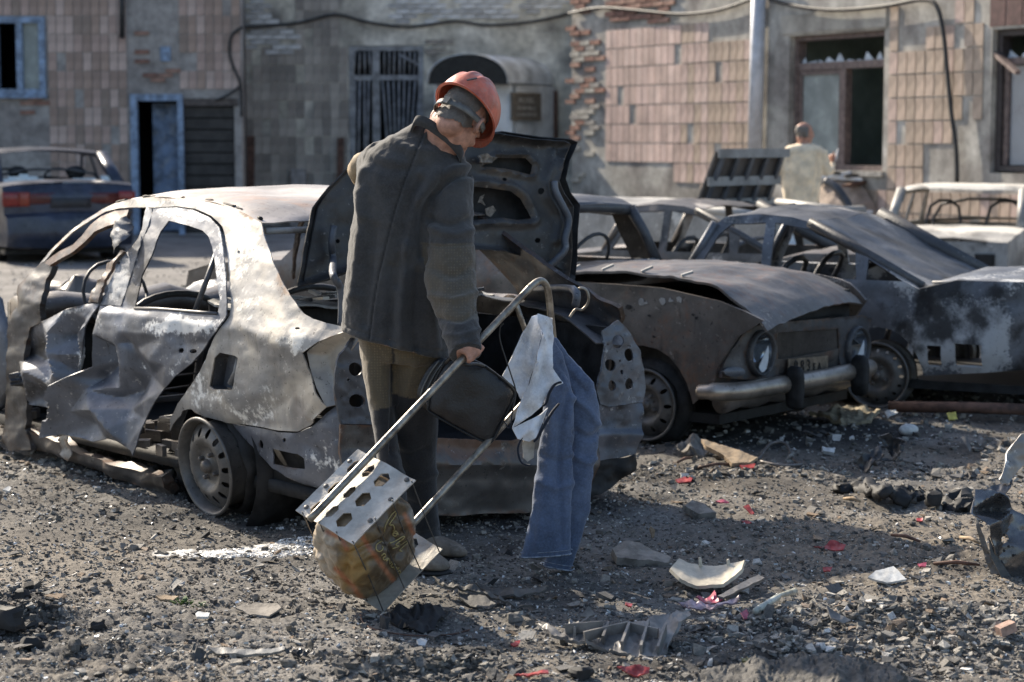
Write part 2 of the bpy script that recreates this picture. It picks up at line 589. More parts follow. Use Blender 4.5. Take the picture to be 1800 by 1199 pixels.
M = {}
M['black'] = plain('charred', (.02, .02, .021), .7, .1, .5)
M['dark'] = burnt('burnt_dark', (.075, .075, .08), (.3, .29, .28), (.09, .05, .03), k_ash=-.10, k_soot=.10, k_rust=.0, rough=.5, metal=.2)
M['panel'] = burnt('burnt_panel', (.115, .127, .155), (.72, .72, .71), (.2, .12, .07), k_ash=.0, k_rust=-.12, k_soot=-.03, rough=.48, metal=.38, scale=3.2)
M['silver'] = burnt('burnt_silver', (.27, .265, .26), (.80, .77, .71), (.22, .12, .06), k_ash=-.02, k_rust=-.12, k_soot=-.10, rough=.50, metal=.3, scale=2.6, warm=(.50, .455, .39), brown=(.26, .20, .15))
M['roof'] = burnt('burnt_roof', (.38, .345, .32), (.55, .51, .46), (.30, .20, .15), k_ash=-.02, k_rust=-.03, k_soot=-.12, rough=.5, metal=.25, scale=2.0)
M['rusty'] = burnt('burnt_rusty', (.125, .112, .103), (.46, .42, .38), (.14, .07, .04), k_ash=-.07, k_rust=.06, k_soot=-.02, rough=.45, metal=.3, scale=3.2)
M['bluegrey'] = burnt('burnt_bluegrey', (.12, .13, .15), (.42, .43, .44), (.12, .07, .045), k_ash=.0, k_rust=-.08, k_soot=.03, rough=.5, metal=.3, scale=3.6)
M['pale'] = burnt('burnt_pale', (.31, .305, .295), (.58, .56, .52), (.2, .13, .08), k_ash=.06, k_rust=-.1, k_soot=-.06, rough=.55, metal=.1, scale=2.2)
M['rim'] = burnt('burnt_rim', (.12, .115, .11), (.3, .28, .25), (.17, .09, .05), k_ash=-.04, k_rust=.04, k_soot=-.04, rough=.5, metal=.4, scale=7)

# ================================================================== GROUND
def mound(x, y, cx, cy, rx, ry, h, rot=0):
    c, s = math.cos(rot), math.sin(rot)
    u, v = ((x - cx) * c + (y - cy) * s) / rx, (-(x - cx) * s + (y - cy) * c) / ry
    return h * np.exp(-(u * u + v * v) * 1.6)

MOUNDS = []
def add_mound(px, py, rx, ry, h, rot=0):
    g = G(px, py); MOUNDS.append((g[0], g[1], rx, ry, h, rot))
add_mound(1330, 1170, .42, .10, .05, .1)
add_mound(1560, 1100, .50, .22, .07)
add_mound(1590, 880, .45, .13, .05)
add_mound(40, 1095, .30, .10, .06)
add_mound(720, 1190, .32, .07, .045)
add_mound(1745, 1130, .3, .2, .05)
add_mound(180, 1150, .18, .08, .03)

def ground_h(x, y):
    x, y = np.asarray(x, float), np.asarray(y, float)
    sh = x.shape; x, y = x.ravel(), y.ravel()
    p = np.stack([x, y], 1)
    near = np.clip((26 - y) / 12, 0, 1) * np.clip((y + 3) / 4, 0, 1)
    h = .016 * fbm(p, .9, 3, 3) * near + .012 * fbm(p, 5.0, 3, 5) * near
    for (cx, cy, rx, ry, hh, ro) in MOUNDS: h = h + mound(x, y, cx, cy, rx, ry, hh, ro)
    h = h - .46 * np.exp(-(((x - 5.6) / 3.6) ** 2 + ((y - 22.8) / 3.6) ** 2) * 1.3)      # the yard dips where the light wreck stands
    return h.reshape(sh)

def gz(p): return float(ground_h(np.array([p[0]]), np.array([p[1]]))[0])
def GP(px, py, dz=0.0):
    """the ground under a sight line"""
    q = G(px, py)
    for _ in range(5): q = G(px, py, gz(q) + dz)
    return q

def make_ground():
    us = np.concatenate([[-60, -20, -8, -4, -2, -1.4, -1.12], np.linspace(-1, 1, 540), [1.12, 1.4, 2, 4, 8, 20, 60]])
    ys = np.concatenate([[-40, -12, -4, 0, 2.5, 4.0, 4.7], np.geomspace(5.1, 13, 400), np.geomspace(13.1, 34, 110), [38, 45, 60, 90, 150, 300]])
    u, y = np.meshgrid(us, ys); nu, nv = len(us), len(ys)
    x = u * (.27 * np.clip(y, 4.0, 40) + .55)
    u, x, y = u.ravel(), x.ravel(), y.ravel()
    h = ground_h(x, y)
    p = np.stack([x, y], 1)
    fine = (np.abs(u) <= 1) & (y > 4.9) & (y < 15)
    amp = np.where(fine, 1.0, 0.0)
    ridg = 1 - np.abs(fbm(p, 11, 3, 21))
    rough = np.clip(.5 + .9 * fbm(p, .8, 2, 33), .15, 1.2)
    h = h + amp * rough * (.006 * fbm(p, 19, 4, 9, .62) + .006 * (ridg - .7) + .006 * fbm(p, 70, 2, 41))
    i = np.arange(nu - 1)[None, :] + np.arange(nv - 1)[:, None] * nu
    F = np.stack([i, i + 1, i + nu + 1, i + nu], 2).reshape(-1, 4)
    # colour of the dirt itself: charcoal, ash, brown dust
    a = fbm(p, .55, 4, 51); b2 = fbm(p, 2.2, 4, 61)
    base = np.array([.140, .131, .119])[None] * np.ones((len(x), 1))
    brown = np.array([.20, .172, .138]); black = np.array([.022, .021, .021]); ashc = np.array([.22, .21, .195])
    pr = proj(np.stack([x, y, h], 1)); 
    kb = np.clip(.35 + .8 * a + .6 * np.exp(-(((x - 1.6) / 1.3) ** 2 + ((y - 7.8) / .9) ** 2)), 0, 1)[:, None]
    c = base * (1 - kb) + brown * kb
    ks = np.clip(-.35 + 1.1 * fbm(p, 1.1, 4, 71), 0, .85)
    for (cx, cy, rx, ry, k) in ((.1, 8.6, 1.3, 1.0, 1.0), (1.7, 10.6, 1.8, .9, 1.0), (-1.6, 9.0, .7, 1.2, .5), (3.9, 12, 2.2, 1.0, 1), (.2, 6.75, .5, .3, .6), (-1.55, 5.9, .3, .2, .8)):
        ks = np.maximum(ks, k * np.exp(-(((x - cx) / rx) ** 2 + ((y - cy) / ry) ** 2)) * (1 + .5 * b2))
    ks = np.clip(ks, 0, .9)[:, None]
    c = c * (1 - ks) + black * ks
    ka = np.clip(-.25 + .9 * fbm(p, 1.7, 4, 81), 0, .6)[:, None]
    c = c * (1 - ka) + ashc * ka
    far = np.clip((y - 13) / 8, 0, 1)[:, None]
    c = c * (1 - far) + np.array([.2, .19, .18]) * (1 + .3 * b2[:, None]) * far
    # spilt white powder in front of the wheel
    g = [G(*q) for q in ((290, 968), (360, 968), (430, 966), (500, 958), (555, 955))]
    d = polydist(p, [q[:2] for q in g])
    wp = np.clip(1.1 - d / .10 + 1.0 * fbm(p, 9, 4, 91) + .5 * fbm(p, 40, 2, 95), 0, 1)[:, None]
    c = c * (1 - wp * .92) + np.array([.8, .79, .76]) * wp * .92
    h = h + .004 * wp[:, 0]
    o = obj('ground', np.stack([x, y, h], 1), F, vcol('charred_dirt', .93, 55, .7, .45), paint=np.clip(c, 0, 1))
    tag(o, kind='structure')
    return o
make_ground()

_ico = None
def stones(name, n, ylo, yhi, smin, smax, mat, seed, ypow=1.0, spread=1.0, poly=None, up=.35, palette=None, big=.5, flat=1.0):
    """a layer of loose bits: jittered eight-cornered lumps in one mesh"""
    r = np.random.RandomState(seed)
    if poly is None:
        k = r.rand(n) ** ypow
        y = ylo * (yhi / ylo) ** k
        x = (r.rand(n) * 2 - 1) * (.265 * y + .12) * spread
    else:
        q = np.array(poly); x, y = [], []
        lo, hi = q.min(0), q.max(0)
        while len(x) < n:
            c = lo + r.rand(n, 2) * (hi - lo); ok = inside(q, c)
            x += c[ok, 0].tolist(); y += c[ok, 1].tolist()
        x, y = np.array(x[:n]), np.array(y[:n])
    s = smin * (smax / smin) ** (r.rand(n) ** (1 / big) ) 
    z = ground_h(x, y)
    cube = np.array([[a, b, c] for a in (-1, 1) for b in (-1, 1) for c in (-1, 1)], float)
    quads = np.array([(0, 1, 3, 2), (4, 6, 7, 5), (0, 4, 5, 1), (2, 3, 7, 6), (0, 2, 6, 4), (1, 5, 7, 3)])
    ax = r.uniform(.45, 1.3, (n, 1, 3)); ax[:, :, 2] *= .55 * flat
    P = cube[None] * (.62 + .5 * r.rand(n, 8, 1)) * ax + r.normal(0, .2, (n, 8, 3))
    a = r.rand(n) * 2 * np.pi; ca, sa = np.cos(a), np.sin(a)
    t = r.normal(0, .45, n); ct, st = np.cos(t), np.sin(t)
    X, Y, Z = P[..., 0], P[..., 1], P[..., 2]
    Y, Z = Y * ct[:, None] - Z * st[:, None], Y * st[:, None] + Z * ct[:, None]
    X, Y = X * ca[:, None] - Y * sa[:, None], X * sa[:, None] + Y * ca[:, None]
    P = np.stack([X, Y, Z], 2) * (s / 2)[:, None, None]
    P += np.stack([x, y, z + s * up * .5], 1)[:, None]
    V = P.reshape(-1, 3)
    F = (quads[None] + 8 * np.arange(n)[:, None, None]).reshape(-1, 4)
    if palette is None:
        palette = [((.15, .141, .128), .42), ((.075, .07, .067), .16), ((.23, .215, .19), .24), ((.36, .34, .305), .11), ((.52, .5, .47), .03), ((.22, .17, .13), .04)]
    cols = np.array([q[0] for q in palette]); pr = np.array([q[1] for q in palette], float); pr = pr / pr.sum()
    c = cols[r.choice(len(cols), n, p=pr)] * r.uniform(.7, 1.3, (n, 1))
    c = np.repeat(np.clip(c, 0, 1), 8, 0)
    me = bpy.data.meshes.new(name)
    me.vertices.add(len(V)); me.vertices.foreach_set('co', V.ravel())
    me.loops.add(F.size); me.loops.foreach_set('vertex_index', F.ravel().astype(np.int32))
    me.polygons.add(len(F)); me.polygons.foreach_set('loop_start', (np.arange(len(F)) * 4).astype(np.int32))
    me.update(calc_edges=True)
    at = me.color_attributes.new('paint', 'FLOAT_COLOR', 'POINT')
    at.data.foreach_set('color', np.concatenate([c, np.ones((len(c), 1))], 1).ravel())
    me.materials.append(mat); me.polygons.foreach_set('use_smooth', [False] * len(me.polygons)); me.validate()
    o = bpy.data.objects.new(name, me); COL.objects.link(o)
    tag(o, kind='stuff')
    return o

M['gravel'] = vcol('gravel_bits', .85, 120, .35, .35)
M['shards'] = vcol('glass_bits', .25, 120, .1, .2, .6)
tag(stones('gravel', 80000, 5.2, 9.5, .003, .016, M['gravel'], 5, 1.2, big=.40), 'dark grey gravel and cinders covering the yard', 'gravel')
tag(stones('coarse_gravel', 2000, 5.2, 9.0, .012, .036, M['gravel'], 6, 1.1, big=.32), 'coarser broken stones strewn over the cinders', 'gravel')
tag(stones('far_gravel', 16000, 9.0, 26, .010, .04, M['gravel'], 8, 1.4, big=.35), 'pale rubble bits scattered across the far yard', 'gravel')
tag(stones('glass_crumbs', 3400, 5.2, 13, .004, .013, M['shards'], 9, 1.2, up=.9, palette=[((.62, .63, .63), .6), ((.42, .45, .45), .4)]), 'tiny white crumbs of shattered car glass', 'glass crumbs')
tag(stones('scraps', 900, 5.2, 10.5, .014, .06, M['gravel'], 21, 1.1, big=.4, flat=.22, up=.5, palette=[((.12, .115, .11), .35), ((.05, .05, .052), .3), ((.28, .265, .24), .2), ((.22, .16, .11), .15)]), 'flat burnt scraps and slivers scattered over the gravel', 'scraps')
q = [G(*z)[:2] for z in ((300, 975), (360, 958), (440, 955), (500, 940), (558, 940), (565, 968), (480, 980), (380, 985))]
tag(stones('powder_lumps', 2600, 0, 0, .004, .014, M['shards'], 10, poly=q, palette=[((.8, .79, .76), 1)]), 'white powder spilt in a streak before the rusted wheel', 'white powder')
q = [G(*z)[:2] for z in ((1210, 1120), (1330, 1060), (1480, 1040), (1640, 1055), (1800, 1075), (1860, 1199), (1400, 1199), (1300, 1135))]
tag(stones('rubble', 5200, 0, 0, .006, .034, M['gravel'], 12, poly=q, big=.5), 'heap of broken dark clods near the right corner', 'rubble')
q = [G(*z)[:2] for z in ((560, 1170), (700, 1140), (860, 1150), (930, 1185), (900, 1230), (600, 1230))]
tag(stones('clods', 1800, 0, 0, .006, .032, M['gravel'], 13, poly=q, big=.5, palette=[((.10, .095, .088), .55), ((.05, .048, .046), .25), ((.18, .17, .15), .2)]), 'dark crumbled asphalt edge at the bottom of the yard', 'clods')
q = [G(*z)[:2] for z in ((-40, 1060), (60, 1040), (115, 1060), (100, 1110), (-40, 1130))]
tag(stones('cinders', 1100, 0, 0, .006, .035, M['gravel'], 14, poly=q, big=.5, palette=[((.045, .043, .042), .6), ((.10, .095, .088), .4)]), 'black burnt cinders heaped by the left corner', 'cinders')

# ================================================================== BUILDINGS
class Wall:
    """a vertical wall plane: a along, z up, n towards the yard"""
    def __init__(s, P0, ang):
        s.P = np.array([P0[0], P0[1], 0.0]); s.e = np.array([math.cos(ang), math.sin(ang), 0.0]); s.n = np.array([math.sin(ang), -math.cos(ang), 0.0])
        s.surf = planesurf(s.P, s.n)
    def az(s, px, py):
        v = s.surf([(px, py)])[0] - s.P
        return float(v @ s.e), float(v[2])
    def w(s, a, z, d=0.0): return s.P + s.e * a + np.array([0, 0, 1.0]) * z + s.n * d
    def poly(s, pts): return [s.az(*p) for p in pts]
    def box(s, a0, a1, z0, z1, d0, d1):
        c = s.w((a0 + a1) / 2, (z0 + z1) / 2, (d0 + d1) / 2)
        return box(c, abs(a1 - a0), abs(d1 - d0), abs(z1 - z0), (s.e, s.n, (0, 0, 1)))
    def rect(s, x0, y0, x1, y1):
        a0, z1 = s.az(x0, (y0 + y1) / 2)[0], s.az((x0 + x1) / 2, y0)[1]
        a1, z0 = s.az(x1, (y0 + y1) / 2)[0], s.az((x0 + x1) / 2, y1)[1]
        return a0, a1, z0, z1

RANG = math.radians(-60)
WL = Wall((0, 32.6), 0)
ZM = 36.0
WM = Wall((0, ZM), 0)
cornerM = U(1005, 200, ZM)[0]; leftM = WM.az(424, 200)[0]
cornerX = U(1005, 200, 33.0)[0]
WR = Wall((cornerX, 33.0), RANG)
def slab_quad(a, b, z0, z1, th):
    a, b = np.array(a, float), np.array(b, float); d = b - a; n = np.array([-d[1], d[0]]) / np.linalg.norm(d) * th
    q = [(*a, z0), (*b, z0), (*b, z1), (*a, z1)]; V = np.array(q + [(x + n[0], y + n[1], z) for x, y, z in q])
    return V, [(0, 1, 2, 3), (7, 6, 5, 4), (0, 4, 5, 1), (1, 5, 6, 2), (2, 6, 7, 3), (3, 7, 4, 0)]

M['plaster'] = vcol('old_plaster', .9, 5, .3, .38)
M['frame_blue'] = plain('blue_paint', (.24, .33, .47), .6, var=.35, vscale=9, dust=.45, dustcol=(.4, .42, .45))
M['frame_brown'] = plain('brown_paint', (.17, .125, .115), .6, var=.3, dust=.3)
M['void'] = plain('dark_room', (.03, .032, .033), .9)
M['room'] = plain('room_plaster', (.42, .5, .46), .9, var=.2, vscale=2)
M['pane'] = plain('dusty_pane', (.30, .335, .325), .25, var=.15, vscale=3, bump=0)
M['whitepane'] = plain('broken_glass', (.62, .68, .74), .25, var=.1, bump=0)
M['cable'] = plain('cable_rubber', (.035, .034, .034), .6)
M['zinc'] = plain('zinc_sheet', (.74, .76, .79), .42, .5, .25, 3, .1, 20)
M['pipe'] = plain('pale_pipe', (.56, .58, .63), .5, .1, .15, 5)
M['whitewash'] = plain('whitewash', (.72, .73, .74), .85, var=.18, vscale=2.5)
M['steel_blue'] = plain('grey_blue_bars', (.30, .31, .33), .55, .2, .3, 6)
M['shutter'] = plain('dark_shutter', (.055, .05, .047), .6, .2, .3, 4)
M['plank_brown'] = plain('rust_post', (.13, .07, .05), .8, var=.4)

TILECOL = {'pink': [(.60, .45, .39), (.56, .42, .37), (.53, .40, .345), (.62, .475, .415)],
           'tan': [(.48, .375, .295), (.45, .35, .275), (.51, .395, .315), (.42, .33, .26)],
           'grey': [(.33, .295, .265), (.25, .225, .205), (.38, .34, .305), (.44, .40, .36)],
           'brown': [(.39, .275, .22), (.34, .24, .195), (.45, .32, .27), (.29, .215, .175)]}
TM = {k: [plain('tile_%s' % k, c, .45, var=.2, vscale=3.5, bump=.15, bscale=25, dust=.12, dustcol=(.25, .22, .19)) for c in v] for k, v in TILECOL.items()}
TVC = vcol('tile_field', .5, 3.5, .2, .2, .4)
BM = {'white': [plain('white_brick', c, .85, var=.2, vscale=6) for c in ((.70, .705, .71), (.60, .605, .61), (.46, .46, .46))],
      'red': [plain('red_brick', c, .9, var=.3, vscale=6) for c in ((.30, .165, .125), (.25, .14, .11), (.36, .22, .17))],
      'pale': [plain('dusty_brick', c, .9, var=.25, vscale=6) for c in ((.42, .39, .34), (.33, .3, .27))]}

def lay(W, regions, tw, th, name, mats, bld, maxn, gap, proud, skip, seed, sub=None, stuffname=None, off=False, chance=.97, nocut=False):
    """tiles or bricks set one by one: regions = [(polygon in a,z, colour key)]"""
    r = random.Random(seed); cells = []
    for (poly, key, ch) in regions:
        P = np.array(poly); lo, hi = P.min(0), P.max(0)
        row = 0; z = math.floor(lo[1] / th) * th
        while z < hi[1]:
            a = math.floor(lo[0] / tw) * tw + (tw / 2 if off and int(round(z / th)) % 2 else 0)
            while a < hi[0]:
                c = (a + tw / 2, z + th / 2)
                pts = np.array([c, (a + .1 * tw, c[1]), (a + .9 * tw, c[1]), (c[0], z + .1 * th), (c[0], z + .9 * th)])
                if inside(P, pts[:1]).all() and not any(s[0] < c[0] + tw * .5 and s[1] > c[0] - tw * .5 and s[2] < c[1] + th * .5 and s[3] > c[1] - th * .5 for s in skip):
                    n = vnoise(np.array([[c[0] * 1.1, c[1] * 1.1, seed]]), 1)[0]
                    if r.random() < ch and not (n < -.86 and ch < .99): cells.append((c[0], c[1], key))
                a += tw
            z += th
    vis = [(proj(W.w(c[0], c[1]))[0], c) for c in cells]
    seen = [c for p, c in vis if -5 < p[0] < 1805 and -5 < p[1] < 430]
    rest = [c for p, c in vis if not (-5 < p[0] < 1805 and -5 < p[1] < 430)]
    d = lambda c: np.linalg.norm(W.w(c[0], c[1]) - CAMP)
    seen.sort(key=d)
    one, many = seen[:maxn], seen[maxn:] + rest
    cache = {}
    bl = rootloc(bld)
    for (a, z, key) in one:
        ms = mats[key]; k = min(len(ms) - 1, int(r.random() * len(ms)))
        vname = (key, k, r.randrange(3))
        if vname not in cache:
            ch_ = r.uniform(.0, .003)
            V, F = box((0, 0, 0), tw - gap, proud, th - gap, (W.e, W.n, (0, 0, 1)))
            # chipped: corners uneven
            V = V + np.array([[r.uniform(-1, 1) * .0012 for _ in range(3)] for _ in range(8)])
            me = bpy.data.meshes.new(name); me.from_pydata(V.tolist(), [], F); me.materials.append(ms[k]); cache[vname] = me
        o = bpy.data.objects.new(name, cache[vname]); COL.objects.link(o); o.parent = bld
        o.location = W.w(a, z, proud / 2 + .002 + r.uniform(-.15, .15) * proud) - bl
        o.rotation_euler = (r.uniform(-.004, .004), r.uniform(-.004, .004), r.uniform(-.004, .004))
    if many:
        parts, cols = [], []
        for (a, z, key) in many:
            V, F = box(W.w(a, z, proud / 2 + .002 + r.uniform(-.15, .15) * proud), tw - gap, proud, th - gap, (W.e, W.n, (0, 0, 1)))
            parts.append((V, F)); c = r.choice(COLS_OF[name][key]); k = r.uniform(.85, 1.15); cols += [tuple(q * k for q in c)] * 8
        V, F = merge(parts)
        o = obj(stuffname or name + '_field', V, F, TVC, bld, smooth=False, paint=np.array(cols)); tag(o, kind='stuff')

COLS_OF = {'tile': TILECOL, 'brick': {'white': [(.5, .505, .51), (.42, .42, .43)], 'red': [(.33, .13, .085), (.27, .115, .08)], 'pale': [(.42, .39, .34)]}}

def wallsheet(W, a0, a1, z1, holes, bld, colfn, name='wall', step=.3, th=.32):
    out = [(a0, -.4), (a1, -.4), (a1, z1), (a0, z1)]
    hs = [[(h[0], h[2]), (h[1], h[2]), (h[1], h[3]), (h[0], h[3])] for h in holes]
    P, T = cdt(out, hs, step)
    V = W.P + P[:, 0:1] * W.e + P[:, 1:2] * np.array([[0, 0, 1.0]])
    S, F = solid(V, T, th, W.n)
    c = colfn(P); c = np.concatenate([c, c])
    return obj(name, S, F, M['plaster'], bld, smooth=False, paint=c)

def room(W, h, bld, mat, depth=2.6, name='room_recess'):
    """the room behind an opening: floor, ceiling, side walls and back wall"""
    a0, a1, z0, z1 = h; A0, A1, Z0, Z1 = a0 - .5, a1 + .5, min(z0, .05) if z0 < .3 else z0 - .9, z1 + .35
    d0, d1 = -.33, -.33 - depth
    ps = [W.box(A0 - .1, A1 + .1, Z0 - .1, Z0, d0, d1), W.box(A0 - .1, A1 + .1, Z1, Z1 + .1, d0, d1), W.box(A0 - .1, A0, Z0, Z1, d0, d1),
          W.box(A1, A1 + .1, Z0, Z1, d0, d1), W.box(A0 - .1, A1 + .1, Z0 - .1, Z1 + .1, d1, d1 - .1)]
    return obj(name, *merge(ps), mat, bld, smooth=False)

def mixcols(P, stops, seed):
    """patchy plaster: list of (colour, noise scale, threshold, softness)"""
    c = np.ones((len(P), 3)) * np.array(stops[0][0])
    for k, (col, sc, th, so) in enumerate(stops[1:]):
        f = np.clip((fbm(P, sc, 4, seed + k * 31) - th) / so, 0, 1)[:, None]
        c = c * (1 - f) + np.array(col) * f
    return c

# ---------------------------------------------------------------- left wing
lw = thing('tiled_annex', 'brown tiled wing with a blue framed window and an open blue doorway', 'building', (-5.5, 32.6, 0))
aL1 = WL.az(425, 200)[0]
hwin = WL.rect(-14, 34, 76, 163); hdoor = WL.rect(234, 172, 315, 0); hdoor = (hdoor[0], hdoor[1], .02, hdoor[3])
hsh = WL.rect(317, 184, 410, 0); hsh = (hsh[0], hsh[1], .02, hsh[3])
def lcol(P): return mixcols(P, [((.34, .315, .295), 0, 0, 1), ((.25, .225, .21), 1.2, 0, .5), ((.34, .32, .3), 2.4, .25, .4)], 3)
wallsheet(WL, -17, aL1, 5.6, [hwin, hdoor, hsh], lw, lcol)
obj('side_wall', *WL.box(aL1 - .3, aL1 - .002, -.4, 5.598, -.322, -.6), M['shutter'], lw, smooth=False)
patch = WL.rect(235, 22, 312, 168)
under = WL.rect(-40, 166, 78, 400)
skipL = [hwin, hdoor, hsh, patch, under]
lay(WL, [([(-17, 0), (WL.az(310, 0)[0], 0), (WL.az(310, 0)[0], 5.5), (-17, 5.5)], 'brown', .985), ([(WL.az(310, 0)[0], 0), (aL1 - .02, 0), (aL1 - .02, 5.5), (WL.az(310, 0)[0], 5.5)], 'brown', .96)],
    .142, .295, 'tile', {**TM, 'brown': TM['brown'] + [TM['pink'][2]]}, lw, 300, .014, .014, skipL, 4, stuffname='tile_field')
lay(WL, [(WL.poly([(236, 55), (255, 55), (262, 80), (256, 120), (270, 140), (300, 118), (308, 126), (300, 142), (262, 150), (234, 130)]), 'red', .55),
         (WL.poly([(20, 166), (76, 166), (76, 205), (50, 205), (30, 180)]), 'red', .6)], .25, .075, 'brick', BM, lw, 60, .014, .03, [hdoor], 6, off=True)
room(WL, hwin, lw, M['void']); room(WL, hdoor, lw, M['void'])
def frame_rect(W, h, wd, d0, d1): 
    a0, a1, z0, z1 = h
    return [W.box(a0, a0 + wd, z0, z1, d0, d1), W.box(a1 - wd, a1, z0, z1, d0, d1), W.box(a0 + wd, a1 - wd, z1 - wd, z1, d0, d1), W.box(a0 + wd, a1 - wd, z0, z0 + wd, d0, d1)]
win = obj('window', *merge(frame_rect(WL, (hwin[0] + .003, hwin[1] + .04, hwin[2] - .04, hwin[3] + .04), .10, .06, -.12)), M['frame_blue'], lw, smooth=False)
wm = WL.az(35, 100)[0]
obj('mullion', *WL.box(wm - .05, wm + .05, hwin[2] + .06, hwin[3] - .06, .05, -.11), M['frame_blue'], win, smooth=False)
obj('pane', *WL.box(wm + .05, hwin[1] - .06, hwin[2] + .06, hwin[3] - .06, -.03, -.04), M['pane'], win, smooth=False)
obj('sill', *WL.box(hwin[0], hwin[1] + .06, hwin[2] - .09, hwin[2] - .045, .10, .016), M['frame_blue'], win, smooth=False)
dfr = obj('door_frame', *merge([WL.box(hdoor[0] - .06, hdoor[0] + .05, 0, hdoor[3] + .06, .05, -.1), WL.box(hdoor[1] - .04, hdoor[1] + .05, 0, hdoor[3] + .06, .05, -.1), WL.box(hdoor[0] + .05, hdoor[1] - .04, hdoor[3] - .05, hdoor[3] + .058, .05, -.1)]), M['frame_blue'], lw, smooth=False)
tag(dfr, 'flaking pale blue door frame')
a0 = WL.az(263, 250)[0]
obj('door', *WL.box(a0, hdoor[1] - .05, .05, hdoor[3] - .08, -.30, -.345), plain('blue_door_leaf', (.16, .22, .33), .6, var=.5, vscale=3, dust=.7, dustcol=(.36, .38, .4)), lw, smooth=False)
nsl = 11; hh = (hsh[3] - .06) / nsl
shm = None
for k in range(nsl):
    V, F = WL.box(hsh[0] + .02, hsh[1] - .02, .04 + k * hh, .04 + (k + 1) * hh - .02, -.05 - .012 * (k % 2), -.11)
    obj('slat', V, F, M['shutter'], lw, smooth=False)
obj('shutter_lintel', *WL.box(hsh[0] - .05, hsh[1] + .06, hsh[3] - .02, hsh[3] + .1, .03, -.1), plain('dark_lintel', (.12, .1, .09), .9), lw, smooth=False)
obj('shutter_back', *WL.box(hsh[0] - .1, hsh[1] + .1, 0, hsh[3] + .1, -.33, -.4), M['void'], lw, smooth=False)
obj('return_wall', *slab_quad((aL1 - .02, 33.22), (leftM - .05, 36.2), -.4, 5.59, .3), plain('annex_plaster', (.3, .28, .25), .9), lw, smooth=False)
p0, p1 = WL.az(217, -40), WL.az(217, 68)
obj('downpipe', *tube([WL.w(p0[0], p0[1], .12), WL.w(p1[0], p1[1], .12)], .045, 10), M['cable'], lw)
v = WL.rect(282, 82, 300, 108)
obj('vent', *WL.box(*v, .03, -.05), M['frame_blue'], lw, smooth=False)

# ---------------------------------------------------------------- main building
mb = thing('workshop_building', 'battered workshop with shattered windows, tiled bays and a rounded porch canopy', 'building', (1.0, 33.0, 0))
hg = WM.rect(612, 80, 744, 0); hg = (hg[0], hg[1], .02, hg[3])
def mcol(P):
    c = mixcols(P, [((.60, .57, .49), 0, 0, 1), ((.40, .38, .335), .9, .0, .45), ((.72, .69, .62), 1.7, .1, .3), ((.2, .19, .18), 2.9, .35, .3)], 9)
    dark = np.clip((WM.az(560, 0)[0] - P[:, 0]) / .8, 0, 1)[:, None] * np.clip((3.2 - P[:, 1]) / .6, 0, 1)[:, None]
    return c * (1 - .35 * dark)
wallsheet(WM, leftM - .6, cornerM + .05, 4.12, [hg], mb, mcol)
rw = np.array([[cornerX + .004, 33.02, -.4], [cornerM + .06, ZM + .3, -.4], [cornerM + .06, ZM + .3, 6.0], [cornerX + .004, 33.02, 6.0]])
obj('return_wall', np.concatenate([rw, rw + np.array([.3, 0, 0])]), [(0, 1, 2, 3), (7, 6, 5, 4), (0, 4, 5, 1), (1, 5, 6, 2), (2, 6, 7, 3), (3, 7, 4, 0)], plain('return_plaster', (.36, .345, .31), .9), mb, smooth=False)
tl = WM.poly([(430, 95), (520, 95), (520, 70), (608, 70), (608, 420), (430, 420)])
lay(WM, [(tl, 'grey', .93), (WM.poly([(520, -40), (600, -40), (600, 70), (520, 70)]), 'grey', .75)], .155, .32, 'tile', TM, mb, 120, .012, .014, [hg], 14, stuffname='tile_field')
lay(WM, [(WM.poly([(428, -30), (470, -30), (476, 20), (520, 60), (520, 92), (430, 92)]), 'white', .95), (WM.poly([(690, -20), (1000, -20), (1000, 14), (900, 30), (800, 34), (720, 52), (690, 30)]), 'white', .9),
         (WM.poly([(745, 68), (790, 68), (790, 96), (745, 96)]), 'pale', .8)], .26, .09, 'brick', BM, mb, 150, .016, .03, [hg], 15, off=True, stuffname='brick_field')
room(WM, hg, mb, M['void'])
# barred gate
gt = obj('gate', *merge(frame_rect(WM, (hg[0] + .004, hg[1] - .004, .03, hg[3] - .004), .09, -.02, -.12) + [WM.box(*WM.rect(655, 86, 668, 400)[:2], .1, hg[3] - .1, -.025, -.11), WM.box(hg[0] + .09, hg[1] - .09, WM.az(680, 141)[1], WM.az(680, 132)[1], -.03, -.1)]), M['steel_blue'], mb, smooth=False)
def gbar(x0, y0, x1, y1, r=.022):
    a, b = WM.az(x0, y0), WM.az(x1, y1)
    obj('bar', *tube([WM.w(*a, -.06), WM.w(*b, -.06)], r, 6), M['steel_blue'], gt)
for x in (624, 632, 640, 648): gbar(x, 84, x + (x - 636) * .25, 132); gbar(x, 141, x + rnd.uniform(-5, 5), 350)
for k in range(8): gbar(675 + k * 9, 88, 675 + k * 9 + rnd.uniform(-1.5, 1.5), 132)
for k in range(8): gbar(672 + k * 9.6, 142, 700 + (k - 2.8) * 4.4, 345)
gbar(700, 95, 742, 118, .03)
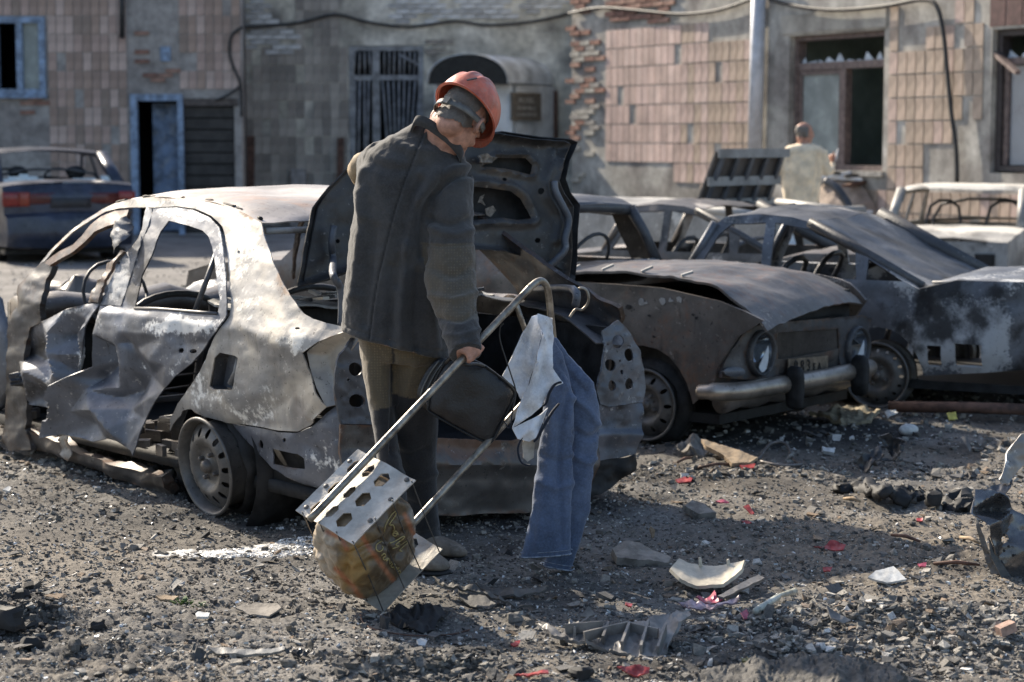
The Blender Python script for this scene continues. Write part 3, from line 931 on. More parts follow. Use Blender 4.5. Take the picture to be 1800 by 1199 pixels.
# porch with barrel canopy
ax0, zc = WM.az(757, 150)[0], WM.az(757, 150)[1]
ax1 = WM.az(893, 152)[0]
rc, cxm = (ax1 - ax0) / 2, (ax0 + ax1) / 2
shift = .83
def vault(th, d):   # d: 0 front .. 1 wall
    a = cxm + rc * np.cos(th) + shift * d
    z = zc + .50 * np.sin(th) ** .85
    return WM.P + a[:, None] * WM.e + z[:, None] * np.array([0, 0, 1.0]) + (1.55 * (1 - d) + .005)[:, None] * WM.n
gridsheet('canopy', lambda u, v: vault(math.pi * u, v), 26, 8, M['zinc'], mb, th=.012, nref=(0, -.2, 1))
V, F = [WM.w(cxm + .02, zc, 1.52) + 0 for _ in range(1)], []
for k in range(25):
    t = math.pi * k / 24
    V.append(vault(np.array([t]), np.array([.02]))[0] - np.array([0, 0, .03]))
obj('canopy_end', np.array(V), [(0, k, k + 1) for k in range(1, 25)], M['void'], mb, smooth=False)
d0 = 1.25
pw = [WM.box(ax0 + .12, ax0 + .22, 0, zc - .01, d0, .03), WM.box(ax0 + .22, ax1 + .08, 0, zc - .01, d0, d0 - .1)]
obj('porch_wall', *merge(pw), M['whitewash'], mb, smooth=False)
q0, q1 = WM.w(ax1 + .08, 0, d0 - .1), WM.w(WM.az(972, 200)[0], 0, .04)
dq = (q1 - q0); dq /= np.linalg.norm(dq); nq = np.array([dq[1], -dq[0], 0])
Lq = np.linalg.norm(q1 - q0)
obj('porch_side', *box((q0 + q1) / 2 + np.array([0, 0, zc / 2 - .01]) + dq * .03, Lq - .06, .1, zc - .02, (dq, nq, (0, 0, 1))), M['whitewash'], mb, smooth=False)
# signboard on the porch side
sp = planesurf((q0 + q1) / 2 + nq * .05, nq)
cs = [sp([p])[0] for p in ((897, 165), (944, 165), (944, 210), (897, 210))]
sc_ = sum(cs) / 4; sw = abs((cs[1] - cs[0]) @ dq); shh = abs(cs[0][2] - cs[3][2])
sg = obj('signboard', *box(sc_ + nq * .035, sw, .05, shh, (dq, nq, (0, 0, 1))), plain('sign_brown', (.17, .145, .12), .7), mb, smooth=False)
fr = [box(sc_ + nq * .045 + np.array([0, 0, s * shh / 2]), sw + .05, .06, .04, (dq, nq, (0, 0, 1))) for s in (-1, 1)] + [box(sc_ + nq * .045 + dq * s * sw / 2, .04, .058, shh - .042, (dq, nq, (0, 0, 1))) for s in (-1, 1)]
obj('sign_frame', *merge(fr), plain('sign_frame', (.2, .16, .12), .7), sg, smooth=False)
lt = []
for row, (zz, wdd, hh_, ns) in enumerate(((.25, .62, .2, 5), (-.06, .7, .12, 9), (-.32, .76, .12, 10))):
    for k in range(ns):
        x = (k + .5) / ns - .5
        lw_ = sw * wdd / ns * .62
        c = sc_ + dq * x * sw * wdd + np.array([0, 0, zz * shh]) + nq * .062
        lt.append(box(c - dq * lw_ * .38, lw_ * .26, .004, shh * hh_, (dq, nq, (0, 0, 1))))
        if k % 3 != 1: lt.append(box(c + dq * lw_ * .38, lw_ * .26, .004, shh * hh_, (dq, nq, (0, 0, 1))))
        lt.append(box(c + np.array([0, 0, shh * hh_ * rnd.choice((-.42, 0, .42))]), lw_ * .48, .0038, shh * hh_ * .2, (dq, nq, (0, 0, 1))))
tag(obj('lettering', *merge(lt), plain('sign_letters', (.5, .47, .42), .7), sg, smooth=False), kind='stuff')
a_, b_ = WM.az(976, 160), WM.az(977, 300)
obj('porch_pipe', *tube([WM.w(a_[0], a_[1], .1), WM.w(b_[0], 0, .1)], .04, 8), M['plank_brown'], mb)

# right bay, turned towards the sun
def rr(x0, y0, x1, y1): return WR.rect(x0, y0, x1, y1)
hw1 = rr(1386, 58, 1553, 302)
hw2 = rr(1742, 46, 1925, 306)
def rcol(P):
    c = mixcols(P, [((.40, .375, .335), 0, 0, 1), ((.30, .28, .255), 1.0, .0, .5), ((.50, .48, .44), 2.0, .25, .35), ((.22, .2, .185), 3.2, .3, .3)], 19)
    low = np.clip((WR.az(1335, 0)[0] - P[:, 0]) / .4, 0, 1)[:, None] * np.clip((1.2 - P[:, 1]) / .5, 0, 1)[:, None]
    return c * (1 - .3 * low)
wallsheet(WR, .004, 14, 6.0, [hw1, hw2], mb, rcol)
tw = .175
pinkp = WR.poly([(1066, 56), (1250, 56), (1250, 300), (1230, 330), (1150, 285), (1066, 300)])
brp = WR.poly([(1250, 60), (1334, 60), (1334, 400), (1180, 400), (1250, 300)])
tanp = WR.poly([(1558, 18), (1725, 18), (1725, 420), (1480, 420), (1480, 300), (1558, 300)])
tanp2 = WR.poly([(1730, 316), (1900, 316), (1900, 430), (1730, 430)])
skipR = [hw1, hw2, rr(1332, -50, 1362, 270), rr(1690, 222, 1726, 310), rr(1596, 18, 1622, 48), rr(1640, 20, 1668, 44), rr(1602, 48, 1626, 82), rr(1640, 294, 1690, 315)]
mats_r = {'pink': TM['pink'] + [TM['tan'][0]], 'tan': TM['tan'] + [TM['pink'][2]], 'brown': TM['tan'][1:3] + TM['pink'][2:3]}
lay(WR, [(tanp, 'tan', .985), (tanp2, 'tan', .96), (pinkp, 'pink', .96), (brp, 'tan', .88), (WR.poly([(1900, 0), (2200, 0), (2200, 430), (1900, 430)]), 'tan', .97)], tw, .298, 'tile', mats_r, mb, 180, .020, .016, skipR, 24, stuffname='tile_field')
lay(WR, [(WR.poly([(1004, 45), (1062, 60), (1060, 150), (1040, 215), (1004, 260)]), 'red', .38), (WR.poly([(1006, 60), (1050, 80), (1050, 300), (1006, 330)]), 'pale', .32),
         (WR.poly([(1005, -20), (1190, -20), (1170, 40), (1110, 40), (1060, 30), (1006, 20)]), 'red', .8)], .3, .085, 'brick', BM, mb, 130, .016, .04, [], 26, off=True)
room(WR, hw1, mb, M['room'], 3.2); room(WR, hw2, mb, M['room'], 3.2)
# first window: frame, transom, broken panes
a0, a1, z0, z1 = hw1
def wz(W, x, y): return W.az(x, y)
rev = [WR.box(a0 + .003, a0 + .07, z0 + .02, z1 - .004, -.10, -.24), WR.box(a1 - .07, a1 - .003, z0 + .02, z1 - .004, -.10, -.24), WR.box(a0 + .07, a1 - .07, z1 - .07, z1 - .004, -.10, -.24), WR.box(a0 + .07, a1 - .07, z0 + .02, z0 + .09, -.10, -.24)]
win = obj('window', *merge(rev), M['frame_brown'], mb, smooth=False)
zt = wz(WR, 1470, 114)[1]; am = wz(WR, 1470, 200)[0]
obj('transom', *WR.box(a0 + .07, a1 - .07, zt - .05, zt + .05, -.11, -.23), M['frame_brown'], win, smooth=False)
obj('mullion', *WR.box(am - .045, am + .045, z0 + .09, zt - .05, -.11, -.23), M['frame_brown'], win, smooth=False)
sash = obj('sash', *merge(frame_rect(WR, (a0 + .075, am - .05, z0 + .095, zt - .055), .06, -.13, -.19)), M['frame_brown'], win, smooth=False)
obj('pane', *WR.box(a0 + .135, am - .11, z0 + .155, zt - .115, -.155, -.162), M['pane'], win, smooth=False)
def shardrow(W, aa, bb, z, d, n, hmax, root, seed):
    r = random.Random(seed); x = aa
    while x < bb - .05:
        w_ = r.uniform(.06, .26); h_ = r.uniform(.02, hmax); e = min(bb, x + w_)
        tri = [W.w(x, z, d), W.w(e, z, d), W.w(e - r.uniform(0, e - x), z + h_, d), W.w(x + .02, z + h_ * .35, d)]
        tri2 = [p - W.n * .006 for p in tri]
        obj('shard', np.array(tri + tri2), [(0, 1, 2, 3), (7, 6, 5, 4), (0, 4, 5, 1), (1, 5, 6, 2), (2, 6, 7, 3), (3, 7, 4, 0)], M['whitepane'], root, smooth=False)
        x = e + r.uniform(0, .05)
shardrow(WR, a0 + .08, a1 - .08, zt + .052, -.165, 9, .13, win, 3)
obj('sill', *WR.box(a0 - .05, a1 + .05, z0 - .05, z0 + .018, .06, -.2), M['plaster'] and plain('sill_concrete', (.36, .34, .31), .9), win, smooth=False)
a0, a1, z0, z1 = hw2
win = obj('window', *merge([WR.box(a0 + .003, a0 + .09, z0 + .02, z1 - .004, -.08, -.24), WR.box(a0 + .09, a1 - .09, z1 - .08, z1 - .004, -.08, -.24), WR.box(a1 - .09, a1 - .003, z0 + .02, z1 - .004, -.08, -.24), WR.box(a0 + .09, a1 - .09, z0 + .02, z0 + .09, -.08, -.24)]), plain('dark_frame', (.06, .05, .05), .6), mb, smooth=False)
zt = wz(WR, 1780, 106)[1]
obj('transom', *WR.box(a0 + .09, a1 - .09, zt - .05, zt + .04, -.1, -.22), M['frame_brown'], win, smooth=False)
obj('pane', *WR.box(a0 + .18, a1 - .1, z0 + .1, zt - .06, -.16, -.168), plain('milky_pane', (.33, .35, .38), .3, var=.1, vscale=1.5, bump=0), win, smooth=False)
shardrow(WR, a0 + .1, a1 - .3, zt + .042, -.165, 6, .12, win, 5)
obj('sash', *merge([WR.box(a0 + .1, a0 + .17, z0 + .1, zt - .06, -.12, -.2)]), M['frame_brown'], win, smooth=False)
b0 = WR.az(1745, 95); b1 = WR.az(1800, 128)
obj('loose_slat', *bar(WR.w(*b0, -.05), WR.w(*b1, .1), .07, .05), M['frame_brown'], win, smooth=False)
lp = rr(1742, -10, 1925, 41)
for k in range(6):
    s = (lp[1] - lp[0]) / 6
    obj('lintel_panel', *WR.box(lp[0] + k * s, lp[0] + (k + 1) * s - .02, lp[2], lp[3], .015, .002), plain('oxblood_panel', (.12, .06, .055), .55), mb, smooth=False)
obj('lintel_band', *WR.box(*rr(1376, 20, 1560, 54)[:2], rr(1376, 20, 1560, 54)[2], rr(1376, 20, 1560, 50)[3], .03, .002), plain('lintel_concrete', (.4, .375, .33), .9, var=.3, vscale=2), mb, smooth=False)
# pale downpipe and loose cables
P0, P1 = WR.az(1347, -60), WR.az(1339, 268)
obj('drainpipe', *tube([WR.w(*P0, .12), WR.w(*P1, .12)], .105, 14), M['pipe'], mb)
def wire(W, pts, r, d=.06):
    P = smoothpoly([W.w(*W.az(*p), d) for p in pts], 4)
    obj('cable', *tube(P, r, 6), M['cable'], mb)
wire(WM, [(428, 48), (470, 46), (530, 40), (590, 26), (640, 38), (700, 47), (740, 46), (800, 38), (860, 45), (940, 38), (1003, 24)], .028)
wire(WR, [(1006, 24), (1060, 14), (1120, 18), (1200, 25), (1270, 18), (1334, -4)], .026)
wire(WR, [(1362, 0), (1420, 13), (1480, 18), (1560, 12), (1630, 0), (1656, 12), (1668, 60), (1674, 120), (1682, 200), (1690, 260), (1692, 320)], .03, .09)
wire(WL, [(428, 48), (409, 62), (404, 92), (412, 120), (424, 150), (426, 205)], .026, .06)
wire(WL, [(424, 150), (405, 165), (382, 176)], .02, .06)

# low parapet and heap of fallen plaster below the first shattered window
g0 = G(1440, 430); 
pp = [WR.w(WR.az(1440, 300)[0], 0, .9), WR.w(WR.az(1558, 300)[0], 0, .9)]
zt = 1.0
heap = thing('plaster_heap', 'heap of fallen brownish plaster banked against the wall below the shattered window', 'rubble heap', (pp[0] + pp[1]) / 2 * np.array([1, 1, 0]))
def heapf(u, v):
    a = pp[0] + (pp[1] - pp[0]) * u[:, None]
    n = WR.n
    prof = np.sin(np.pi * np.clip(u, 0, 1)) ** .35
    z = zt * prof * np.clip(1.25 - 1.25 * v, 0, 1)
    P = a + n * (v * 1.1 - .85)[:, None]; P[:, 2] = z
    P[:, 2] += .07 * fbm(P, 2.2, 4, 5)
    return P
gridsheet('plaster_bank', heapf, 50, 30, plain('fallen_plaster', (.35, .28, .23), .95, var=.25, vscale=4, bump=.5, bscale=12), heap, th=.05)
for k in range(16):
    p = heapf(np.array([rnd.random()]), np.array([rnd.uniform(.02, .3)]))[0]
    d = np.array([rnd.uniform(-1, 1), rnd.uniform(-1, 1), rnd.uniform(-.2, .2)]); d /= np.linalg.norm(d)
    obj('lath' if k % 2 else 'plaster_chunk', *bar(p - d * rnd.uniform(.1, .4) + (0, 0, .06), p + d * rnd.uniform(.1, .4) + (0, 0, .08), rnd.uniform(.04, .2), .04), [M['whitewash'], M['shutter'], M['pipe'], M['plank_brown']][k % 4], heap, smooth=False)

# odds and ends leaning on the dim wall left of the gate
def lean(px, y0, y1, wpx, name, label, cat, mat, dep=.08):
    a = U((px), y0, 35.7); zt_ = a[2]; w_ = wpx / FPX * 35.7
    o = obj(name, *bar((a[0], 35.6, -.02), (a[0], 35.9, zt_), w_, dep, up=(0, 1, 0)), mat, smooth=False, loc=(a[0], 35.6, 0))
    return tag(o, label, cat)
lean(437, 240, 360, 16, 'rusty_post', 'rusty upright post leaning on the dim wall by the shutter', 'post', M['plank_brown'])
lean(597, 243, 360, 11, 'wooden_post', 'thin brown post beside the barred gate', 'post', M['plank_brown'])
lean(523, 298, 360, 26, 'pale_board', 'pale board standing against the grimy tiled wall', 'board', plain('pale_board', (.33, .31, .3), .8))

# ================================================================== THE BURNT SILVER SALOON
ZA = lambda pts: Zm(0, 330, 5.213, pts)
ZB = lambda pts: Zm(0, 530, 4.44, pts)
ZC = lambda pts: Zm(200, 530, 4.44, pts)
ZD = lambda pts: Zm(420, 520, 3.157, pts)
ZE = lambda pts: Zm(400, 300, 3.996, pts)
ZK = lambda pts: Zm(780, 500, 2.855, pts)
ZL = lambda pts: Zm(800, 220, 3.746, pts)
Z4 = lambda pts: Zm(0, 300, 2.855, pts)
Z5 = lambda pts: Zm(0, 560, 2.855, pts)

HW = G(380, 908)
H = Frame(HW, (-.633, .774))
HWID = 1.60
def hprof(t, h):
    q = np.clip(h - .79, 0, None) * .40 + np.clip(h - .79, 0, None) ** 2 * .25
    q = q + np.clip(.45 - h, 0, None) * .12
    q = q + np.clip(-.45 - t, 0, None) ** 2 * .30
    return q
hside = H.side(hprof)
def hside_off(d):
    f = lambda p: hside(p) + d * H.R
    f.n = -H.R
    return f
def hfar(off=0.0):
    def f(p):
        v = hside(p); t, q, h = H.loc(v)
        return H.w(t, HWID - q - off, h)
    f.n = H.R
    return f

def blobs(spec, base=(0, 0, 0), seed=0, wob=14, nz=.045):
    """wear with a shape of its own: (x, y, rx, ry, ash, rust, soot)"""
    def f(P, V):
        c = np.ones((len(P), 3)) * np.array(base, float)
        Pw = P + wob * np.stack([fbm(P, nz, 3, seed + 1), fbm(P, nz, 3, seed + 2)], 1)
        for (x, y, rx, ry, *rgb) in spec:
            w = np.exp(-(((Pw[:, 0] - x) / rx) ** 2 + ((Pw[:, 1] - y) / ry) ** 2) * 1.2)[:, None]
            c = c + w * np.array(rgb)
        return c
    return f

M['flake'] = plain('scorched_flake', (.24, .205, .165), .8, var=.4, vscale=40)
car = thing('burnt_saloon', 'burnt silver saloon with crumpled side doors, raised boot lid and bare rusty rear wheel', 'car', HW)

roofline = ZA([(185, 960), (215, 890), (330, 740), (440, 600), (600, 440), (760, 310), (930, 200), (1060, 140), (1200, 105)]) + [(260, 347), (300, 349), (350, 352.5), (378, 358), (406, 366), (431, 375), (460, 392)]
cpillar = ZE([(260, 480), (320, 640), (400, 800), (460, 900), (530, 1000), (600, 1040), (700, 1070), (860, 1110)])
tailcrease = ZD([(540, 215), (450, 255), (378, 315), (395, 400), (430, 510), (470, 590), (490, 615)])
qbottom = ZD([(440, 660), (380, 720), (310, 755), (200, 750), (100, 730), (0, 715)])
arch = ZC([(870, 950), (840, 930), (780, 915), (700, 890), (650, 866), (630, 840), (600, 838), (560, 850), (540, 890), (510, 915), (470, 960), (440, 1010)])
gapr = ZC([(450, 920), (520, 800), (600, 680), (680, 560), (740, 420), (770, 330), (800, 260), (900, 110), (910, 0)])
raillow = Z4([(1140, 450), (1130, 350), (1115, 280), (1060, 225), (980, 190), (880, 178), (780, 185)]) + ZA([(1380, 180), (1200, 180), (1080, 190), (960, 220), (840, 290), (720, 370), (600, 470), (480, 590), (380, 700), (300, 790), (235, 880)])
body_out = roofline + cpillar + tailcrease + qbottom + arch + gapr + raillow
flap = ZC([(835, 398), (955, 425), (976, 440), (950, 660), (940, 690), (800, 686), (766, 660), (800, 440)])
qfac = facets([(616, 578, 0), (540, 620, .03), (480, 640, .0), (560, 700, .02), (520, 757, -.02), (430, 600, .0), (400, 520, 0), (440, 745, -.03), (500, 700, -.025), (450, 690, .015), (470, 600, .02),
               (575, 715, 0), (300, 757, 0), (404, 556, 0), (396, 740, 0), (330, 720, .02), (460, 392, 0), (260, 347, 0), (35, 514, 0), (230, 350, 0), (120, 410, 0), (560, 640, .02), (510, 560, 0), (420, 480, -.008), (600, 580, 0)])
def qdisp(p):
    return qfac(p) * .8 + .004 * fbm(p, .03, 4, 5) + .0015 * fbm(p, .12, 3, 8)
qpaint = blobs([(452, 400, 30, 60, .05, .6, 0), (500, 490, 22, 70, 0, .5, .0), (430, 430, 40, 60, .55, -.2, -.3), (395, 470, 16, 60, .5, 0, -.3), (300, 356, 120, 12, .35, .35, -.1), (420, 380, 40, 18, .1, .6, 0),
                (480, 520, 50, 40, -.1, .32, -.1), (560, 575, 50, 14, 0, .35, .1), (440, 540, 60, 30, .25, .18, -.3), (520, 600, 60, 16, .5, 0, -.4), (420, 730, 70, 22, .1, .25, .25), (360, 700, 30, 40, .3, .2, 0), (480, 690, 50, 50, .22, .05, -.2),
                (430, 640, 40, 30, -.3, .12, 0), (350, 640, 20, 40, .4, 0, -.2), (120, 410, 90, 60, .15, .4, .1), (50, 500, 20, 30, .35, .2, 0), (520, 745, 60, 14, -.2, .15, .35), (455, 590, 50, 8, -.2, .25, .35)], (.12, 0, -.05), 3)
sheet('body_side', body_out, hside, M['silver'], car, holes=[flap] + [ell(419, 443, 2.5, 3, 8), ell(525, 577, 5, 2, 8)], step=6.0, disp=qdisp, th=.006, paint=qpaint)
# fuel filler recess
fb = hside_off(.055)
fo = ZC([(815, 385), (985, 425), (955, 705), (755, 675)])
pt = sheet('filler_recess', fo, fb, M['bluegrey'], car, step=7, th=.003)
v0, v1 = hside(flap), fb(flap)
n = len(flap)
obj('filler_wall', np.concatenate([v0, v1]), [(i, (i + 1) % n, n + (i + 1) % n, n + i) for i in range(n)], M['dark'], pt, smooth=False)
a, b = fb([ZC([(905, 450)])[0]])[0], fb([ZC([(865, 650)])[0]])[0]
obj('filler_pipe', *tube([a - .02 * H.R, (a + b) / 2 - .015 * H.R, b - .02 * H.R], [.006, .011, .02], 8), M['silver'], pt)
# lamp pocket wrapping the corner
lamp = [(616, 580)] + tailcrease + ZD([(545, 590), (530, 520), (530, 430), (560, 330), (625, 240)])
def ldisp(p):
    e = polydist(p, [(616, 580)] + tailcrease)
    r = polydist(p, ZD([(545, 590), (530, 520), (530, 430), (560, 330), (625, 240)]))
    return -.055 * np.clip(e / 12, 0, 1) + .02 * np.clip(1 - r / 10, 0, 1)
sheet('lamp_pocket', lamp, hside, M['silver'], car, step=4, disp=ldisp, th=.004, paint=blobs([(590, 640, 30, 60, .1, -.1, -.2), (550, 640, 10, 40, -.4, 0, .3)], (0, 0, 0), 5))
# lower corner under the quarter panel
low = [(396, 746)] + [(x, y + 3) for x, y in qbottom[::-1]] + ZD([(490, 620), (545, 610), (558, 700), (545, 1000), (500, 1060), (420, 1090), (330, 1060), (240, 1010), (150, 960), (90, 900)]) + [(432, 786)]
lhole = ZD([(155, 850), (300, 880), (335, 905), (345, 965), (250, 955), (160, 940)])
lfac = facets([(396, 746, 0), (592, 713, 0), (592, 837, 0), (553, 865, -.03), (460, 800, 0), (500, 775, .02), (530, 785, .0), (545, 740, .01), (520, 840, .02), (560, 800, -.01), (450, 770, .01), (575, 760, .015), (480, 845, 0)])
sheet('lower_corner', low, hside_off(.03), M['panel'], car, holes=[lhole, ell(450, 782, 4, 8, 10), ell(496, 774, 3, 4, 8)], step=6, disp=lambda p: lfac(p) + .004 * fbm(p, .06, 3, 9), th=.005,
      paint=blobs([(560, 820, 40, 40, .45, 0, 0), (500, 850, 60, 14, 0, .6, 0), (430, 770, 30, 30, -.1, .1, .2)], (0, 0, .05), 7))
o = box(H.w(-.5, .25, .32), .55, .3, .3, (H.F, H.R, (0, 0, 1)))
obj('chassis_rail', *o, M['black'], car)

# ---- rear door
win = Z4([(860, 250), (960, 275), (1030, 300), (1060, 330), (1080, 400), (1095, 500), (1110, 600), (1118, 640), (1105, 715), (1000, 708), (900, 700), (800, 692), (690, 688)]) + ZA([(1320, 800), (1400, 640), (1490, 400)])
rd_out = [(273, 367), (308, 364), (343, 368.5), (371, 381), (389, 399), (395, 424), (398, 458), (404, 530), (402, 554), (379, 588), (371, 599)] + ZC([(720, 380), (640, 480), (520, 580), (430, 680), (370, 780), (320, 900), (290, 1020), (262, 1190)]) + \
    ZB([(1130, 1150), (1020, 1080), (920, 1060), (800, 1085), (700, 1055), (590, 1025), (490, 1050), (510, 930), (540, 760), (575, 645), (690, 570), (770, 510), (775, 430), (790, 250), (800, 32)]) + ZA([(1130, 1080), (1210, 850), (1270, 680), (1330, 480), (1390, 340)])
rfac = facets([(180, 537, 0), (240, 541, .005), (315, 545, 0), (387, 550, 0), (403, 556, 0), (372, 600, 0), (344, 638, .01), (297, 683, .015), (272, 733, .03), (258, 797, .06),
               (229, 583, .035), (300, 590, .02), (360, 591, .01), (233, 600, -.012), (330, 603, -.004), (217, 604, .03), (222, 645, .025), (214, 681, .0), (198, 638, -.065), (191, 607, -.045), (191, 545, .02), (178, 586, .03),
               (243, 620, -.01), (277, 634, .03), (268, 701, .02), (236, 719, .0), (238, 688, -.06), (257, 662, -.045), (247, 610, .005), (129.5, 675, .12), (167, 684, .03), (191, 717, .085), (221, 753, .09), (248, 784, .06),
               (112, 764, .11), (133, 761, .06), (162, 769, .03), (203, 769, .03), (144, 721, .05), (173, 744, -.005), (236, 739, .03), (259, 733, .01), (155, 658, .09), (173, 645, .02), (176, 665, -.04), (210, 700, -.02),
               (300, 640, .02), (320, 620, .01), (273, 367, 0), (343, 368, 0), (395, 424, 0), (404, 530, 0), (267, 395, 0), (244, 460, 0), (219, 537, 0)])
def smoothf(f, r):
    def g(p):
        o = [(0, 0), (r, 0), (-r, 0), (0, r), (0, -r)]
        return sum(f(p + np.array(q)) for q in o) / 5
    return g
rs = smoothf(rfac, 1.6)
rdpaint = blobs([(330, 572, 90, 20, .75, -.1, -.4), (190, 560, 16, 20, .5, 0, -.2), (200, 630, 22, 55, .34, -.2, .32), (245, 650, 26, 40, .34, -.2, -.2), (150, 735, 50, 50, -.35, -.3, -.35), (200, 720, 30, 20, .2, 0, -.2), (245, 750, 30, 40, .1, 0, -.4),
                 (325, 640, 40, 40, .22, .05, -.1), (330, 612, 22, 14, 0, .3, .25), (340, 375, 70, 12, .6, .15, -.3), (395, 450, 14, 90, .5, .15, -.3), (250, 470, 26, 90, -.2, .25, .65), (230, 520, 14, 30, -.2, .1, .6), (180, 755, 60, 12, .15, 0, 0), (190, 690, 40, 16, -.3, -.2, .1)], (0.02, -.05, -.05), 13, wob=8)
rd = sheet('rear_door', rd_out, hside_off(-.012), M['panel'], car, holes=[win, ell(325, 616, 4, 5, 8), ell(345, 617, 7, 4, 8)], step=3.8,
           disp=lambda p: rs(p) * np.clip((p[:, 1] - 530) / 20, 0, 1) + .0025 * fbm(p, .05, 3, 15), th=.006, paint=rdpaint, auto=35)
tag(rd, 'buckled rear door with its lower flap torn outwards')
a = Z4([(1080, 375), (1020, 540), (960, 702)])
obj('window_bar', *tube([hside_off(.02)([q])[0] for q in a], .012, 6), M['dark'], rd)
obj('belt_seal', *tube([hside_off(-.012)([q])[0] for q in Z4([(690, 690), (800, 693), (900, 701), (1000, 709), (1105, 717)])], .008, 6), M['dark'], rd)
# ---- centre post, front door, front post
bp = ZA([(1370, 178), (1425, 190), (1390, 340), (1330, 480), (1270, 680), (1210, 850), (1140, 1080), (945, 1070), (1000, 940), (1060, 810), (1130, 680), (1200, 580), (1300, 460), (1340, 330)])
sheet('centre_post', bp, hside_off(-.016), M['bluegrey'], car, step=4, disp=lambda p: .004 * fbm(p, .08, 3, 4), th=.03, paint=blobs([(262, 380, 12, 30, .6, 0, -.3), (215, 500, 25, 40, .42, 0, -.2), (240, 450, 10, 20, .2, 0, .2)], (.2, -.1, 0), 17, wob=5))
fdl = ZB([(340, 155), (420, 130), (560, 60), (700, 20), (800, 8), (760, 90), (720, 190), (710, 300), (700, 400), (690, 550), (580, 640), (520, 690), (480, 790), (350, 830), (230, 800), (180, 650), (160, 450), (190, 200)])
ffac = facets([(106, 584, .06), (108, 620, .07), (117, 656, .06), (121, 674, .04), (81, 604, -.02), (61, 651, .055), (99, 674, .03), (74, 688, -.05), (45, 620, -.03), (135, 589, -.05), (146, 625, -.02), (133, 656, -.035), (153, 586, .04), (155, 631, .03),
               (76, 565, 0), (126, 543, .02), (180, 531, 0), (155, 654, .04), (131, 674, .06), (108, 708, 0), (52, 711, 0), (36, 631, 0), (43, 575, 0), (95, 600, .02), (90, 640, -.02), (160, 560, .01), (75, 725, -.02)])
fs_ = smoothf(ffac, 1.2)
fd = sheet('front_door', fdl, hside_off(-.012), M['panel'], car, step=4, disp=lambda p: fs_(p) + .003 * fbm(p, .07, 3, 25), th=.006, auto=35,
           paint=blobs([(60, 620, 30, 60, -.2, .1, .55), (85, 600, 8, 40, .5, 0, -.2), (100, 610, 14, 40, .3, 0, 0), (65, 655, 30, 14, .1, 0, -.2), (60, 690, 40, 20, -.2, 0, .3), (92, 690, 14, 20, .4, 0, 0), (150, 560, 30, 30, .1, .1, .1), (130, 590, 30, 20, -.2, .2, .4), (145, 630, 14, 30, .5, 0, 0), (128, 545, 50, 10, .3, .2, 0)], (.05, 0, .1), 23, wob=7))
tag(fd, 'crushed front door, sooty and folded')
ff = ZA([(1230, 200), (1100, 210), (980, 260), (880, 340), (800, 440), (720, 520), (600, 580), (510, 640), (460, 690), (500, 712), (600, 652), (720, 585), (830, 490), (920, 400), (1050, 345), (1200, 310)])
obj_ = sheet('window_frame', ff, hside_off(-.03), M['rusty'], fd, step=4, disp=lambda p: .005 * fbm(p, .03, 3, 6), th=.02, paint=blobs([(210, 380, 30, 20, .15, .1, 0), (120, 448, 30, 14, .35, 0, 0)], (.12, .1, .05), 27, wob=5))
sh = ZA([(1170, 330), (1230, 290), (1290, 255), (1310, 350), (1300, 430), (1240, 520), (1165, 600), (1160, 480), (1155, 360)])
sheet('torn_metal', sh, hside_off(-.06), M['bluegrey'], fd, step=4, disp=lambda p: .03 * np.sin((p[:, 0] - 220) / 9) + .012 * fbm(p, .08, 3, 3), th=.004, paint=blobs([], (.0, .05, .15), 1))
st = ZA([(1165, 570), (1080, 670), (1030, 690), (1000, 830), (940, 850), (870, 1040), (950, 1050), (1000, 900), (1060, 760), (1130, 640), (1195, 580)])
sheet('door_edge', st, hside_off(-.03), M['rusty'], fd, step=4, disp=lambda p: .008 * fbm(p, .08, 3, 2), th=.015, paint=blobs([(175, 510, 12, 25, .35, 0, -.2)], (0, .1, .05), 2))
ap = [(35.5, 514), (41, 501), (57.5, 481), (77, 462), (96, 453), (98, 466), (86, 490), (80, 520), (77, 545), (77, 567), (60, 575), (52, 600), (48, 650), (54, 710), (52, 755), (62, 790), (24, 792), (10, 775), (14, 740), (18, 700), (17, 640), (19, 590), (25, 555), (35, 537)]
sheet('front_post', ap, hside_off(-.02), M['dark'], car, step=4, disp=lambda p: .010 * fbm(p, .03, 3, 8), th=.03, auto=35, paint=blobs([(30, 590, 14, 60, .45, 0, -.2), (60, 500, 20, 30, .4, .4, -.1), (35, 690, 14, 50, .1, 0, .2), (25, 775, 14, 20, .2, .4, 0)], (.15, .1, 0), 29, wob=5))
# ---- sill, floor and the black gap behind the sprung door
sb = [(31, 786), (87, 800), (137, 818), (193, 839), (245, 860), (291, 873), (291, 838), (245, 829), (196, 815), (147, 799), (108, 778), (68, 766), (45, 752), (30, 760)]
sheet('sill', sb, hside_off(-.01), M['rusty'], car, step=5, disp=lambda p: .02 * fbm(p, .03, 3, 12) - .03 * np.clip((p[:, 1] - np.interp(p[:, 0], [31, 291], [775, 858])) / 12, 0, 1), th=.05, paint=blobs([(150, 815, 120, 12, .2, -.05, .0), (60, 765, 40, 14, .25, .1, -.1), (280, 850, 20, 20, .4, .1, -.2)], (.0, -.12, .06), 31, wob=6))
gap = ZC([(760, 300), (700, 420), (620, 520), (480, 630), (400, 730), (340, 880), (300, 1040), (280, 1199)]) + [(292, 872)] + ZC([(440, 1010), (450, 900), (530, 790), (610, 670), (690, 550), (750, 420), (775, 320)])
sheet('door_shut_face', gap, hside_off(.10), M['black'], car, step=8, th=.02, disp=lambda p: .02 * fbm(p, .04, 3, 14))
